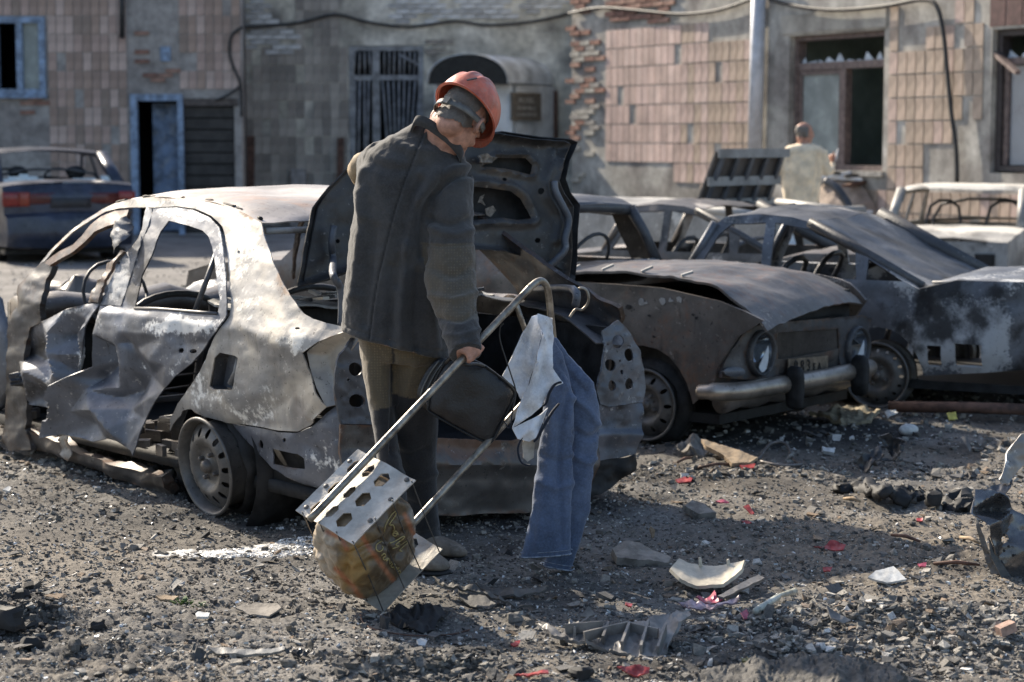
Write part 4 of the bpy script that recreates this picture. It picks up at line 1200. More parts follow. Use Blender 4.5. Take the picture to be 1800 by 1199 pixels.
obj('floor_pan', *box(H.w(.9, HWID / 2, .16), 3.3, HWID - .16, .05, (H.F, H.R, (0, 0, 1))), M['black'], car)
rubb = []
for k in range(50):
    t, q = rnd.uniform(.2, 2.0), rnd.uniform(.04, .35)
    rubb.append(box(H.w(t, q, .2 + rnd.uniform(0, .06)), rnd.uniform(.03, .14), rnd.uniform(.02, .06), rnd.uniform(.02, .05), (H.F * math.cos(k) + H.R * math.sin(k), -H.F * math.sin(k) + H.R * math.cos(k), (0, 0, 1))))
tag(obj('cabin_debris', *merge(rubb), M['rusty'], car, smooth=False), kind='stuff')
bx = ZB([(520, 1050), (590, 1040), (625, 1199), (590, 1240), (545, 1180)])
sheet('sill_splinter', bx, hside_off(-.05), M['pale'], car, step=5, th=.006, disp=lambda p: .012 * fbm(p, .08, 2, 2), paint=blobs([], (.1, .4, 0), 1))

# ---- roof, lofted between the two rain channels
re_ = hside(roofline[6:])
rt, rq, rh = H.loc(re_)
o_ = np.argsort(rt); rt, rq, rh = rt[o_], rq[o_], rh[o_]
def rooff(u, v):
    t = rt[0] + (rt[-1] - rt[0]) * u
    q = np.interp(t, rt, rq); h = np.interp(t, rt, rh)
    w_ = HWID - 2 * q
    return H.w(t + .05 * np.sin(np.pi * v) * (1 - 2 * u), q + .004 + (w_ - .008) * v, h + .004 + .055 * np.sin(np.pi * v) ** .7 * np.clip(u * 6, 0, 1) ** .5)
def roofd(u, v, V):
    z = .014 * fbm(V, 2.2, 3, 2) - .035 * np.exp(-(((u - .5) / .3) ** 2 + ((v - .5) / .25) ** 2))
    return z[:, None] * np.array([0, 0, 1.0])
def roofp(u, v, V):
    return np.stack([.05 + .25 * fbm(V, 2, 3, 4), .38 + .3 * fbm(V, 3, 3, 5), -.1 + 0 * u], 1)
gridsheet('roof', rooff, 60, 40, M['roof'], car, th=.006, disp=roofd, paint=roofp)
ed = [H.w(a, b, c + .005) for a, b, c in zip(rt, rq + .02, rh)]
es = smoothpoly(ed, 6); k = 2
while k < len(es) - 8:
    L_ = rnd.randint(2, 5); seg = es[k:k + L_]
    obj('roof_seam', *tube(seg, [.003 + .007 * rnd.random() for _ in seg], 6), M['black'], car); k += L_ + rnd.randint(0, 5)
hd = [H.w(rt[0] + .02, rq[0] + .03 + (HWID - 2 * rq[0] - .06) * k / 8, rh[0] - .035) for k in range(9)]
obj('roof_header', *tube(hd, .016, 6), M['pale'], car)
# ---- the far side, seen through the windows
fpoly = body_out
P_, T_ = cdt(fpoly, [], 11)
fcut = roofline + cpillar[:-1] + [(590, 574), (548, 640), (540, 720)] + qbottom[1:] + arch + gapr + raillow
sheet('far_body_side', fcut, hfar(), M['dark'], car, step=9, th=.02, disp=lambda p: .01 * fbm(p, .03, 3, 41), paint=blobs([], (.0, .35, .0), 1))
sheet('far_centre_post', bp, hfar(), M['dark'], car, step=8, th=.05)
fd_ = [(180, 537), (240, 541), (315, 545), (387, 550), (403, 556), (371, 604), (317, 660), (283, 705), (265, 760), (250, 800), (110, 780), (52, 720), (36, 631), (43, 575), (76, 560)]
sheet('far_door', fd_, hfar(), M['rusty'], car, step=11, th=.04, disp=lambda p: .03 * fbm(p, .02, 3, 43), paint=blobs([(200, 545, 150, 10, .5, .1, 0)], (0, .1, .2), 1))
# ---- burnt seats and dashboard
def seatframe(t, q0, q1):
    s = thing_part = obj('seat_frame', *merge([tube(smoothpoly([H.w(t + .05, q0, .3), H.w(t - .02, q0, .55), H.w(t - .18, q0 + .03, .78), H.w(t - .2, (q0 + q1) / 2, .84), H.w(t - .18, q1 - .03, .78), H.w(t - .02, q1, .55), H.w(t + .05, q1, .3)], 4), .016, 8),
        tube([H.w(t + .45, q0, .3), H.w(t + .02, q0, .32), H.w(t + .02, q1, .32), H.w(t + .45, q1, .3), H.w(t + .45, q0, .3)], .016, 8)]), M['dark'], car)
    for k in range(7):
        z = .38 + .055 * k
        obj('seat_spring', *tube([H.w(t - .35 * max(0, z - .5), q0, z) + rnd.uniform(-.01, .01), H.w(t - .35 * max(0, z - .5) - .02, (q0 + q1) / 2, z + rnd.uniform(-.015, .015)), H.w(t - .35 * max(0, z - .5), q1, z)], .005, 5), M['rusty'], s)
seatframe(1.25, .2, .66); seatframe(1.2, .92, 1.38); seatframe(.35, .2, 1.4)
obj('dashboard', *loft([(H.w(2.0, .1 + .2 * k, .72 + .02 * math.sin(k * 2.1)), H.F * .14, np.array([0, 0, .07 + .02 * math.sin(k * 3.3)])) for k in range(8)], 12), M['rusty'], car)
obj('steering_column', *tube([H.w(1.95, .42, .72), H.w(1.65, .42, .8)], .02, 8), M['dark'], car)
sw = [H.w(1.62 + .05 * math.sin(a) , .42 + .17 * math.cos(a), .8 + .16 * math.sin(a)) for a in np.linspace(0, 2 * math.pi, 20)]
obj('steering_wheel', *tube(sw, .009, 6), M['dark'], car)
obj('bulkhead', *box(H.w(2.12, HWID / 2, .45), .04, HWID - .2, .6, (H.F, H.R, (0, 0, 1))), M['black'], car)
# ---- what is left of the engine bay
def lumpbox(c, sx, sy, sz, ax, seed, amp=.05, n=14):
    V, F = ellipsoid(c, (np.array(ax[0]) * sx / 2, np.array(ax[1]) * sy / 2, np.array(ax[2]) * sz / 2), n * 2, n)
    d = V - c; 
    return V + (d / np.maximum(np.linalg.norm(d, axis=1), 1e-6)[:, None]) * (amp * fbm(V, 5, 4, seed))[:, None], F
AX = (H.F, H.R, np.array([0, 0, 1.0]))
obj('engine_block', *lumpbox(H.w(2.6, .75, .5), .6, .7, .55, AX, 3, .14, 22), M['rusty'], car)
obj('front_fender', *lumpbox(H.w(2.55, .12, .48), .9, .16, .62, AX, 5, .06), M['bluegrey'], car)
obj('far_front_fender', *lumpbox(H.w(2.55, HWID - .1, .48), .9, .16, .62, AX, 6, .06), M['bluegrey'], car)
obj('front_panel', *lumpbox(H.w(3.0, .8, .42), .15, 1.4, .4, AX, 7, .05), M['dark'], car)

# ---- rear wheel: bare pressed steel rim, slots and studs
def steel_rim(parent, c, axis, r, width, nholes, mat, up=(0, 0, 1), studs=4, hub=True, name='wheel', slot=(.062, .10), rslot=.70):
    c = np.asarray(c, float); ax = np.array(axis, float); ax /= np.linalg.norm(ax)
    s = np.cross(ax, up); s /= np.linalg.norm(s); u = np.cross(s, ax)
    k = r / .2
    prof = [(.200, .0), (.205, .004), (.205, .012), (.196, .016), (.188, .008), (.183, -.02), (.176, -.035), (.176, -.12), (.184, -.14), (.186, -width / k + .02), (.204, -width / k), (.207, -width / k - .004), (.200, -width / k - .006), (.180, -width / k + .016), (.170, -.12), (.168, -.03)]
    w = obj(name, *lathe(c, ax, [(a * k, b * k) for a, b in prof], 48, up), mat, parent)
    out = ell(0, 0, .176 * k, .176 * k, 40)
    hs = [ell(rslot * .2 * k * math.cos(a), rslot * .2 * k * math.sin(a), slot[0] * .2 * k, slot[1] * .2 * k, 9, a + math.pi / 2) for a in [2 * math.pi * i / nholes for i in range(nholes)]]
    P, T = cdt(out, hs + [ell(0, 0, .030 * k, .030 * k, 14)], .0125 * k)
    rr_ = np.linalg.norm(P, axis=1) / k
    z = np.interp(rr_, [0, .03, .045, .075, .085, .11, .135, .165, .176], [-.008, -.006, -.016, -.016, -.004, .008, .0, -.022, -.03]) * k
    V = c + P[:, 0:1] * s + P[:, 1:2] * u + z[:, None] * ax
    W_, F_ = solid(V, T, .004, ax)
    obj('wheel_disc', W_, F_, mat, w, auto=40)
    if hub:
        obj('hub', *lathe(c - ax * .03, ax, [(.0, .05), (.018, .05), (.026, .042), (.029, .02), (.031, 0)], 18, up), M['rusty'], w)
        for i in range(studs):
            a = 2 * math.pi * i / studs + .5
            p = c + (s * math.cos(a) + u * math.sin(a)) * .055 * k
            obj('wheel_bolt', *lathe(p - ax * .02, ax, [(0, .026), (.006, .026), (.0095, .022), (.0105, .0)], 6, up), M['rusty'], w, smooth=False)
    return w
wc = H.w(.045, -.015, .205)
wax = -H.R + np.array([0, 0, -.12])
whl = steel_rim(car, wc, wax, .205, .19, 14, M['rim'])
wax_ = wax / np.linalg.norm(wax)
obj('brake_drum', *lathe(wc - wax_ * .06, -wax_, [(0, 0), (.12, 0), (.125, .09), (.03, .1), (.0, .1)], 24), M['rusty'], whl)
# shreds of burnt tyre behind the rim
tv, tf = lathe(wc - wax_ * .03, -wax_, [(.206, .03), (.222, .045), (.227, .09), (.222, .15), (.206, .165), (.2, .1)], 40)
tv = tv + .012 * np.stack([fbm(tv, 14, 3, 2), fbm(tv, 14, 3, 3), fbm(tv, 14, 3, 4)], 1)
tv[:, 2] = np.maximum(tv[:, 2], -.01)
obj('tyre_remains', tv, tf, M['black'], whl)
obj('wheel_arch_liner', *lathe(wc + H.R * .05, H.R, [(.31, 0), (.33, .05), (.33, .34), (.1, .36)], 24), M['black'], car)
obj('axle', *tube([H.w(.04, .1, .2), H.w(.04, HWID - .1, .2)], .04, 10), M['rusty'], car)
steel_rim(car, H.w(.04, HWID + .0, .2), H.R, .2, .17, 14, M['rim'])

# ---- tail: panel plane, lamp panels with their holes, boot cavity
TR = -.86
rface = H.face(TR, -1, None)
rb = lambda off: H.face(TR + off, -1)
lp_ = [(618, 596), (640, 588), (672, 596), (690, 640), (692, 742), (660, 746), (600, 745), (592, 707), (588, 685), (588, 656), (597, 624)]
sheet('lamp_panel', lp_, rface, M['bluegrey'], car, holes=[ell(624.5, 649, 12, 12), ell(627.5, 705, 14, 12), ell(613, 668, 3, 3, 8)], step=4, disp=lambda p: .006 * fbm(p, .06, 3, 3), th=.008, paint=blobs([(600, 600, 16, 30, .3, 0, 0)], (0, 0, .05), 1))
rp_ = ZK([(800, 235), (830, 215), (880, 180), (940, 250), (985, 330), (1010, 430), (1020, 520), (1005, 590), (930, 600), (830, 615), (785, 600), (765, 520), (790, 400), (803, 300)])
rh_ = [ell(1085, 600.5, 10, 12), ell(1106, 624, 7.5, 11.5), ell(1073.5, 642, 8.5, 10.5), ell(1093, 654, 3.2, 4.5, 8), ell(1075, 678, 7.7, 9.5), ell(1106.5, 675, 8.2, 10.5), ell(1089, 634, 2, 2.5, 6)]
sheet('lamp_panel', rp_, rface, M['bluegrey'], car, holes=rh_, step=4, disp=lambda p: .008 * fbm(p, .06, 3, 13) + .012 * np.exp(-(polydist(p, ZK([(803, 300), (790, 400), (765, 520)])) / 4) ** 2), th=.008,
      paint=blobs([(1060, 620, 8, 60, .4, 0, -.2), (1110, 700, 20, 14, .3, 0, 0)], (.1, .05, -.12), 5, wob=5))
cnr = ZK([(785, 603), (830, 618), (930, 603), (1005, 593), (990, 720), (965, 850), (880, 870), (750, 890), (730, 800)])
sheet('rear_corner', cnr, rface, M['panel'], car, step=5, th=.006, disp=lambda p: .01 * fbm(p, .03, 3, 19) + .02 * np.clip((p[:, 1] - 755) / 6, 0, 1) * np.clip((785 - p[:, 1]) / 20, 0, 1), paint=blobs([(1080, 790, 50, 20, .25, 0, -.2), (1090, 735, 40, 20, -.3, 0, .35)], (-.05, 0, .12), 7))
skirt = ZK([(745, 892), (880, 872), (966, 852), (968, 930), (880, 1000), (800, 1045), (700, 1080)])
sheet('rear_skirt', skirt, rface, M['black'], car, step=6, th=.01, disp=lambda p: .02 * fbm(p, .04, 3, 21))
tailp = [(597, 746), (660, 748), (692, 744), (760, 770), (900, 775), (1010, 740), (1046, 712), (1052, 790), (1035, 880), (980, 898), (900, 905), (800, 908), (700, 900), (640, 880), (593, 838)]
def tdisp(p):
    r = np.clip((p[:, 1] - 790) / 40, 0, 1)
    return .03 * np.clip(1 - np.abs(p[:, 1] - 815) / 26, 0, 1) + .008 * fbm(p, .04, 3, 29) - .05 * np.exp(-(((p[:, 0] - 870) / 50) ** 2 + ((p[:, 1] - 900) / 30) ** 2))
sheet('tail_panel', tailp, rface, M['rusty'], car, step=7, th=.01, disp=tdisp, paint=blobs([(820, 790, 90, 25, 0, .75, -.1), (740, 780, 40, 20, 0, .4, 0)], (-.05, .05, .1), 9))
ax = (H.F, H.R, (0, 0, 1))
cav = [box(H.w(-.35, HWID / 2, .27), .95, HWID - .3, .03, ax), box(H.w(.12, HWID / 2, .55), .03, HWID - .3, .55, ax), box(H.w(-.35, .16, .52), .9, .03, .48, ax), box(H.w(-.35, HWID - .16, .52), .9, .03, .48, ax)]
obj('boot_cavity', *merge(cav), M['black'], car, smooth=False)
# parcel shelf and gutter around the boot opening
def deckf(u, v):
    t = -.02 + .30 * u
    return H.w(t, .14 + (HWID - .28) * v, .845 + .015 * np.sin(9 * v) + .02 * u)
gridsheet('parcel_shelf', deckf, 12, 50, M['pale'], car, th=.01, disp=lambda u, v, V: (.012 * fbm(V, 9, 3, 3))[:, None] * np.array([0, 0, 1.0]), paint=lambda u, v, V: np.stack([.1 + .3 * fbm(V, 6, 3, 2), .1 + 0 * u, .35 + .4 * fbm(V, 4, 3, 9)], 1))
for k in range(26):
    p = H.w(rnd.uniform(-.05, .28), rnd.uniform(.2, HWID - .2), .86)
    d = np.array([rnd.uniform(-1, 1), rnd.uniform(-1, 1), rnd.uniform(-.1, .2)]); d /= np.linalg.norm(d)
    obj('shelf_scrap', *bar(p - d * .06 + (0, 0, .01), p + d * rnd.uniform(.03, .1) + (0, 0, .02), .03, .012), [M['pale'], M['rusty'], M['dark'], M['silver']][k % 4], car, smooth=False)
gut = [H.w(-.03, .16, .835), H.w(-.4, .16, .80), H.w(-.75, .2, .75), H.w(TR + .02, .32, .70)]
obj('boot_gutter', *tube(smoothpoly(gut, 4), .022, 6), M['dark'], car)
gr = ZK([(640, 60), (700, 95), (780, 130), (860, 175), (890, 190)])
P5 = [planesurf(H.w(0, HWID - .14, 0), H.R)([q])[0] for q in gr]
def fendertop(u, v):
    t = .1 + (TR - .1) * u
    return H.w(t, HWID - hprof(t, .84 + 0 * t) - .2 * (1 - v), np.interp(u, [0, .3, .7, 1], [.85, .84, .80, .70]) - .02 * v)
gridsheet('far_quarter_top', fendertop, 24, 8, M['dark'], car, th=.006, disp=lambda u, v, V: (.008 * fbm(V, 8, 3, 6))[:, None] * np.array([0, 0, 1.0]), paint=lambda u, v, V: np.stack([.25 + .3 * fbm(V, 5, 3, 2), 0 * u, .1 + 0 * u], 1))
# ---- the raised boot lid: outer skin, pressed inner frame, hinge arms
ln = -H.F * .985 + np.array([0, 0, .17]); ln /= np.linalg.norm(ln)
LT = float(rt[0]) - .15
LP0 = H.w(LT, .8, .87)
lid0 = planesurf(LP0, ln); lid1 = planesurf(LP0 - ln * .075, ln)
lout = ZE([(470, 820), (520, 560), (550, 400), (580, 270), (630, 195), (680, 130), (730, 85), (800, 10)]) + [(632, 280), (700, 262), (780, 248)] + ZL([(250, 62), (500, 98), (700, 112), (745, 130), (690, 250), (665, 370), (700, 460), (760, 540), (745, 700), (740, 900), (725, 1040), (640, 960), (480, 880), (300, 830), (110, 820)]) + [(760, 440), (680, 452), (600, 480), (560, 495)]
def liddisp(p):
    e = polydist(p, lout, True)
    return .045 * np.clip(1 - e / 10, 0, 1) ** 1.5 + .006 * fbm(p, .03, 3, 3)
def lidouter(p):
    c = (p - np.array([770, 370])) / np.array([230, 110])
    return -.05 * np.clip(1 - (c ** 2).sum(1), 0, 1)
M['lidsteel'] = burnt('lid_steel', (.055, .052, .05), (.36, .34, .32), (.10, .07, .045), k_ash=-.08, k_soot=.03, k_rust=.02, rough=.5, metal=.2)
lid = sheet('boot_lid', lout, lid1, M['black'], car, step=9, th=.005, disp=lambda p: lidouter(p) + .068 * np.clip(1 - polydist(p, lout, True) / 12, 0, 1), paint=None)
h1 = ZL([(195, 265), (290, 212), (480, 212), (530, 260), (515, 320), (350, 280)])
h2 = [(650, 330), (760, 320)] + ZL([(250, 412), (380, 430), (450, 480), (500, 560), (520, 610), (430, 620), (330, 605), (140, 622)]) + [(720, 392), (640, 400)]
h3 = [(680, 285), (760, 275), (790, 290), (700, 302)]
lpaint = blobs([(575, 355, 18, 60, .40, -.1, -.25), (610, 330, 25, 20, .35, 0, -.2), (590, 390, 8, 30, .35, 0, -.2), (880, 290, 60, 14, .0, .35, -.2), (860, 275, 20, 10, .5, .1, -.2), (900, 330, 60, 50, -.05, .3, -.12), (980, 350, 12, 90, .2, .1, -.3), (900, 250, 90, 14, -.2, 0, .3)], (-.08, .05, .12), 3, wob=7)
def lidin(p):
    d = .02 * np.clip(1 - np.abs(polydist(p, h2, True) - 9) / 9, 0, 1) + .016 * np.clip(1 - np.abs(polydist(p, h1, True) - 6) / 6, 0, 1)
    r = ZL([(660, 170), (650, 260), (610, 380), (620, 470), (690, 580), (705, 650), (680, 760)])
    return d + .028 * np.exp(-(polydist(p, r) / 7) ** 2) + liddisp(p) - .02
sheet('lid_frame', lout, lid0, M['lidsteel'], lid, holes=[h1, h2, h3, ell(892, 314, 4, 3, 8), ell(955, 335, 4, 6, 8), ell(949, 422, 5, 5, 8), ell(598, 423, 4, 4, 8)], step=5, disp=lidin, th=.004, paint=lpaint, auto=60)
pa = sheet('paint_flake', ZL([(165, 470), (195, 455), (180, 490), (200, 530), (170, 510), (150, 510)]), planesurf(LP0 - ln * .06, ln), M['flake'], lid, step=3, th=.003)
sheet('paint_flake', ZL([(200, 550), (250, 530), (270, 560), (235, 605), (205, 590)]), planesurf(LP0 - ln * .06, ln), M['flake'], lid, step=3, th=.003)
sheet('torn_liner', ZL([(150, 200), (210, 185), (250, 210), (280, 215), (250, 245), (165, 245)]), planesurf(LP0 + ln * .03, ln), M['flake'], lid, step=4, th=.006, disp=lambda p: .012 * fbm(p, .1, 3, 4))
arm = smoothpoly([lid0([q])[0] + ln * .045 for q in ZL([(610, 380), (620, 450), (680, 570), (705, 640), (680, 760), (668, 850)])] + [H.w(-.20, HWID - .28, .84) * .5 + lid0([ZL([(730, 960)])[0]])[0] * .5, U(*ZL([(775, 1080)])[0], 8.2), U(*ZL([(792, 1190)])[0], 8.15)], 4)
obj('hinge_arm', *tube(arm, .017, 8), M['bluegrey'], lid)
arm = smoothpoly([lid0([q])[0] + ln * .045 for q in ZE([(705, 400), (690, 520), (700, 640)])] + [U(*q, 7.72) for q in ZE([(740, 730), (790, 820), (803, 950), (797, 1090)])], 4)
obj('hinge_arm', *tube(arm, .015, 8), M['bluegrey'], lid)

# ================================================================== PEOPLE
from mathutils.bvhtree import BVHTree
def cloth(name, base, patch, dots=.010, rough=.85, bump=.35, weave=900, dust=(.2, .19, .17), kd=.25):
    """workwear: plain weave, dust, and (paint R) a studded reinforcing cloth"""
    m, nd, lk, b = _nt(name)
    co = nd.new('ShaderNodeTexCoord').outputs['Object']
    at = nd.new('ShaderNodeAttribute'); at.attribute_name = 'paint'
    sep = nd.new('ShaderNodeSeparateColor'); lk.new(at.outputs['Color'], sep.inputs[0])
    f = noise(nd, lk, co, 9, 7, .65); g = noise(nd, lk, co, 130, 3, .7)
    c = mixc(nd, lk, ramp(nd, lk, f, .3, .7), tuple(x * .72 for x in base), tuple(x * 1.2 for x in base))
    c = mixc(nd, lk, mth(nd, lk, 'MULTIPLY', ramp(nd, lk, noise(nd, lk, co, 4.3, 8, .7), .45, .8), kd), c, dust)
    vo = nd.new('ShaderNodeTexVoronoi'); vo.feature = 'F1'; vo.distance = 'EUCLIDEAN'
    lk.new(co, vo.inputs['Vector']); vo.inputs['Scale'].default_value = 1 / dots; vo.inputs['Randomness'].default_value = .12
    dt = ramp(nd, lk, vo.outputs['Distance'], .42, .26)
    pc = mixc(nd, lk, dt, patch, tuple(min(1, x * 1.55) for x in patch))
    pc = mixc(nd, lk, ramp(nd, lk, f, .35, .75), pc, tuple(x * 1.35 for x in patch))
    c = mixc(nd, lk, sep.outputs[0], c, pc)
    c = mixc(nd, lk, mth(nd, lk, 'MULTIPLY', sep.outputs[1], .8), c, tuple(x * .45 for x in base))
    c = mixc(nd, lk, mth(nd, lk, 'MULTIPLY', ramp(nd, lk, g, .35, .75), .30), c, tuple(min(1, x * 2.3) for x in base))
    lk.new(c, b.inputs['Base Color'])
    b.inputs['Roughness'].default_value = rough; b.inputs['Specular IOR Level'].default_value = .25
    b.inputs['Sheen Weight'].default_value = .25; b.inputs['Sheen Roughness'].default_value = .5
    bn = nd.new('ShaderNodeBump'); bn.inputs['Strength'].default_value = bump; bn.inputs['Distance'].default_value = .004
    lk.new(mth(nd, lk, 'ADD', g, mth(nd, lk, 'MULTIPLY', f, 1.2)), bn.inputs['Height']); lk.new(bn.outputs[0], b.inputs['Normal'])
    return m
M['jacket'] = cloth('charcoal_cotton', (.044, .043, .043), (.085, .07, .05))
M['trousers'] = cloth('dark_drill', (.022, .022, .024), (.105, .083, .052), kd=.12)
M['khaki'] = cloth('khaki_cotton', (.80, .64, .43), (.3, .26, .17), kd=.1)
M['skin'] = plain('skin', (.48, .26, .19), .55, var=.22, vscale=30, bump=.12, bscale=220, spec=.35)
M['hair'] = plain('grey_hair', (.20, .18, .16), .65, var=.12, vscale=200, bump=1.0, bscale=260)
M['helmet'] = plain('orange_plastic', (.60, .15, .09), .42, var=.22, vscale=16, bump=.1, bscale=60, dust=.75, dustcol=(.50, .25, .19))
M['strap'] = plain('grey_strap', (.14, .14, .13), .5)
M['boot'] = plain('dusty_leather', (.17, .14, .11), .75, var=.3, dust=.6, dustcol=(.34, .30, .25))
M['leather'] = plain('black_leatherette', (.022, .022, .024), .42, var=.3, vscale=8, bump=.25, bscale=120)

def basis(f, u):
    f, u = np.array(f, float), np.array(u, float); u /= np.linalg.norm(u)
    f = f - u * (f @ u); f /= np.linalg.norm(f)
    return np.cross(f, u), f, u

def headparts(C, B, k=1.0):
    r, f, u = B; L = lambda x, y, z: C + k * (x * r + y * f + z * u)
    E = lambda c, a: ellipsoid(L(*c), (r * a[0] * k, f * a[1] * k, u * a[2] * k), 24, 16)
    ps = [E((0, -.008, .03), (.077, .099, .086)), E((0, .03, -.035), (.062, .068, .078)), E((0, .06, -.092), (.034, .032, .026)), E((0, .097, -.018), (.013, .022, .026)), E((0, .112, -.034), (.015, .014, .011)),
          E((0, .085, .012), (.05, .022, .014)), E((0, .09, -.068), (.024, .014, .007)), E((.035, .072, -.035), (.022, .024, .02)), E((-.035, .072, -.035), (.022, .024, .02)), E((0, -.035, -.05), (.055, .05, .065))]
    for s in (1, -1):
        a = np.linspace(-.5, 4.0, 14)
        ps.append(tube([L(s * (.083 + .012 * math.sin(t * .6)), -.008 - .018 * math.sin(t - .5) * .95, -.018 + .030 * math.cos(t - .2)) for t in a], .0085 * k, 8))
        ps.append(E((s * .077, -.004, -.02), (.008, .016, .026))); ps.append(E((s * .08, .0, -.045), (.007, .009, .011)))
    return ps, L

def strokes(V, N, lst):
    """folds and seams: displacement along the normal near traced lines, only on the side they were traced on"""
    P = proj(V); face = (N @ (CAMP - V.mean(0))) > 0
    d = np.zeros(len(V))
    for (pts, w, a) in lst:
        q = polydist(P, smoothpoly(pts, 4))
        d += a * np.exp(-(q / w) ** 2)
    return np.where(face, d, 0)

def tris(F):
    T = []
    for f in F:
        for k in range(1, len(f) - 1): T.append((f[0], f[k], f[k + 1]))
    return np.array(T)

def sec(xl, yl, xr, yr, Y, th, Yr=None, sh=0):
    a, b = U(xl, yl, Y), U(xr, yr, Yr or Y)
    h = (b - a) / 2
    t = np.array([-h[1], h[0], 0]) ; n = np.linalg.norm(t); t = t / max(n, 1e-6)
    return ((a + b) / 2 + t * sh, h, t * th / 2)

def shrink(secs, k, d=0): return [(c, A * k, B * k) for c, A, B in secs]

YB = 7.12
person = thing('person', 'man in an orange hard hat and dark work jacket, back turned, gripping a trolley handle', 'person', (GP(745, 1000)[0], 7.15, gz(GP(745, 1000))))
torso = [sec(733, 212, 812, 268, YB, .13), sec(700, 230, 820, 284, YB, .19), sec(668, 246, 826, 300, YB, .235), sec(646, 266, 830, 326, YB, .26), sec(634, 296, 822, 366, YB, .275), sec(624, 350, 806, 412, YB, .285),
         sec(615, 420, 794, 470, YB, .29), sec(608, 490, 789, 540, YB, .285), sec(602, 545, 790, 594, YB, .285), sec(598, 581, 793, 631, YB, .295)]
def along(pts, rad, Y, up=None):
    P = [U(x, y, yy) for (x, y), yy in zip(pts, Y)]; out = []
    for i, p in enumerate(P):
        t = P[min(i + 1, len(P) - 1)] - P[max(i - 1, 0)]; t = t / np.linalg.norm(t)
        a = np.cross(t, [0, 1, 0]); a /= np.linalg.norm(a); b = np.cross(a, t)
        r = rad[i] if hasattr(rad[i], '__len__') else (rad[i], rad[i])
        out.append((p, a * r[0], b * r[1]))
    return out
rarm = along([(775, 285), (792, 320), (795, 372), (793, 430), (795, 490), (802, 545), (812, 590), (819, 622)], [(.075, .08), (.082, .09), (.078, .09), (.08, .088), (.081, .084), (.072, .074), (.062, .064), (.060, .060)], [7.1, 7.08, 7.04, 7.0, 6.95, 6.88, 6.80, 6.75])
larm = along([(676, 282), (664, 288), (655, 294), (650, 298), (648, 300)], [.078, .072, .064, .056, .05], [7.12, 7.22, 7.36, 7.5, 7.6])
HC = U(824, 641, 6.73)
# --- trolley axes are needed for the grip
TD, TE, TW = np.array([.632, .50, .592]), np.array([.743, -.605, -.287]), np.array([.216, .62, -.753])
TD /= np.linalg.norm(TD); TE = TE - TD * (TE @ TD); TE /= np.linalg.norm(TE); TW = np.cross(TD, TE); TW = TW if TW[2] < 0 else -TW
TQ = GP(673, 1075, .004); TA, TB, TC = .304, .268, .364
corner = TQ - TC * TW - TB * TE        # left corner of the top plate
leg0 = corner + TE * .085 - TW * .020
def legpt(L): return leg0 + (TD + TE * -.03) * L
best = min(np.linspace(.4, 1.2, 200), key=lambda L: abs(proj(legpt(L))[0][0] - 826))
HC = legpt(best)
Rh = .0155
# --- grip: palm over the tube, fingers curled round it
n1 = np.cross(TD, [0, -1, 0]); n1 /= np.linalg.norm(n1)
if n1[2] < 0: n1 = -n1
n2 = np.cross(TD, n1); n2 = n2 if n2[1] < 0 else -n2            # n1 up, n2 towards the camera
ring = lambda L, a, r: HC + TD * L + r * (n1 * math.cos(a) + n2 * math.sin(a))
hand = [ellipsoid(ring(0, -.05, .034), (TD * .043, n1 * .020, n2 * .034), 16, 10), ellipsoid(ring(.0, .6, .03), (TD * .041, n1 * .015, n2 * .02), 16, 10)]
wrist = U(819, 624, HC[1] + .02)
hand.append(tube([wrist + (0, .01, .06), wrist, ring(0, -.2, .045), ring(.0, 0, .034)], [.033, .031, .030, .026], 12))
for k, (L, rr_, a1) in enumerate(((.032, .0098, 3.7), (.011, .0104, 3.9), (-.010, .0100, 3.8), (-.030, .0086, 3.5))):
    an = np.linspace(.35, a1, 9)
    hand.append(tube([ring(L + .003 * math.sin(a * 3 + k), a, Rh + rr_ + (.010 if i == 2 else .003 if i in (1, 5) else 0)) for i, a in enumerate(an)], [rr_ * (1.06 if i in (2, 5) else .95 - .02 * i / 9) for i in range(9)], 10))
hand.append(tube([ring(.03, -.4, .034), ring(.05, -.9, .03), ring(.058, -1.6, .027), ring(.05, -2.3, .025)], [.014, .0125, .011, .0095], 10))
lhand_c = larm[-1][0] + np.array([.02, .12, .0])
lhand = [tube([larm[-2][0], larm[-1][0], lhand_c], [.034, .03, .034], 12), ellipsoid(lhand_c + (0, .04, -.01), ((.045, 0, 0), (0, .05, 0), (0, 0, .022)), 14, 10)]
for k in range(4):
    p = lhand_c + np.array([-.033 + .022 * k, .085, -.004])
    lhand.append(tube([p - (0, .03, 0), p + (0, .02, .004 - .003 * k), p + (0, .045, -.012), p + (0, .05, -.036)], [.0105, .0098, .009, .008], 10))
lhand.append(tube([lhand_c + (.03, .02, -.01), lhand_c + (.055, .05, -.02), lhand_c + (.05, .085, -.035)], [.013, .011, .009], 10))
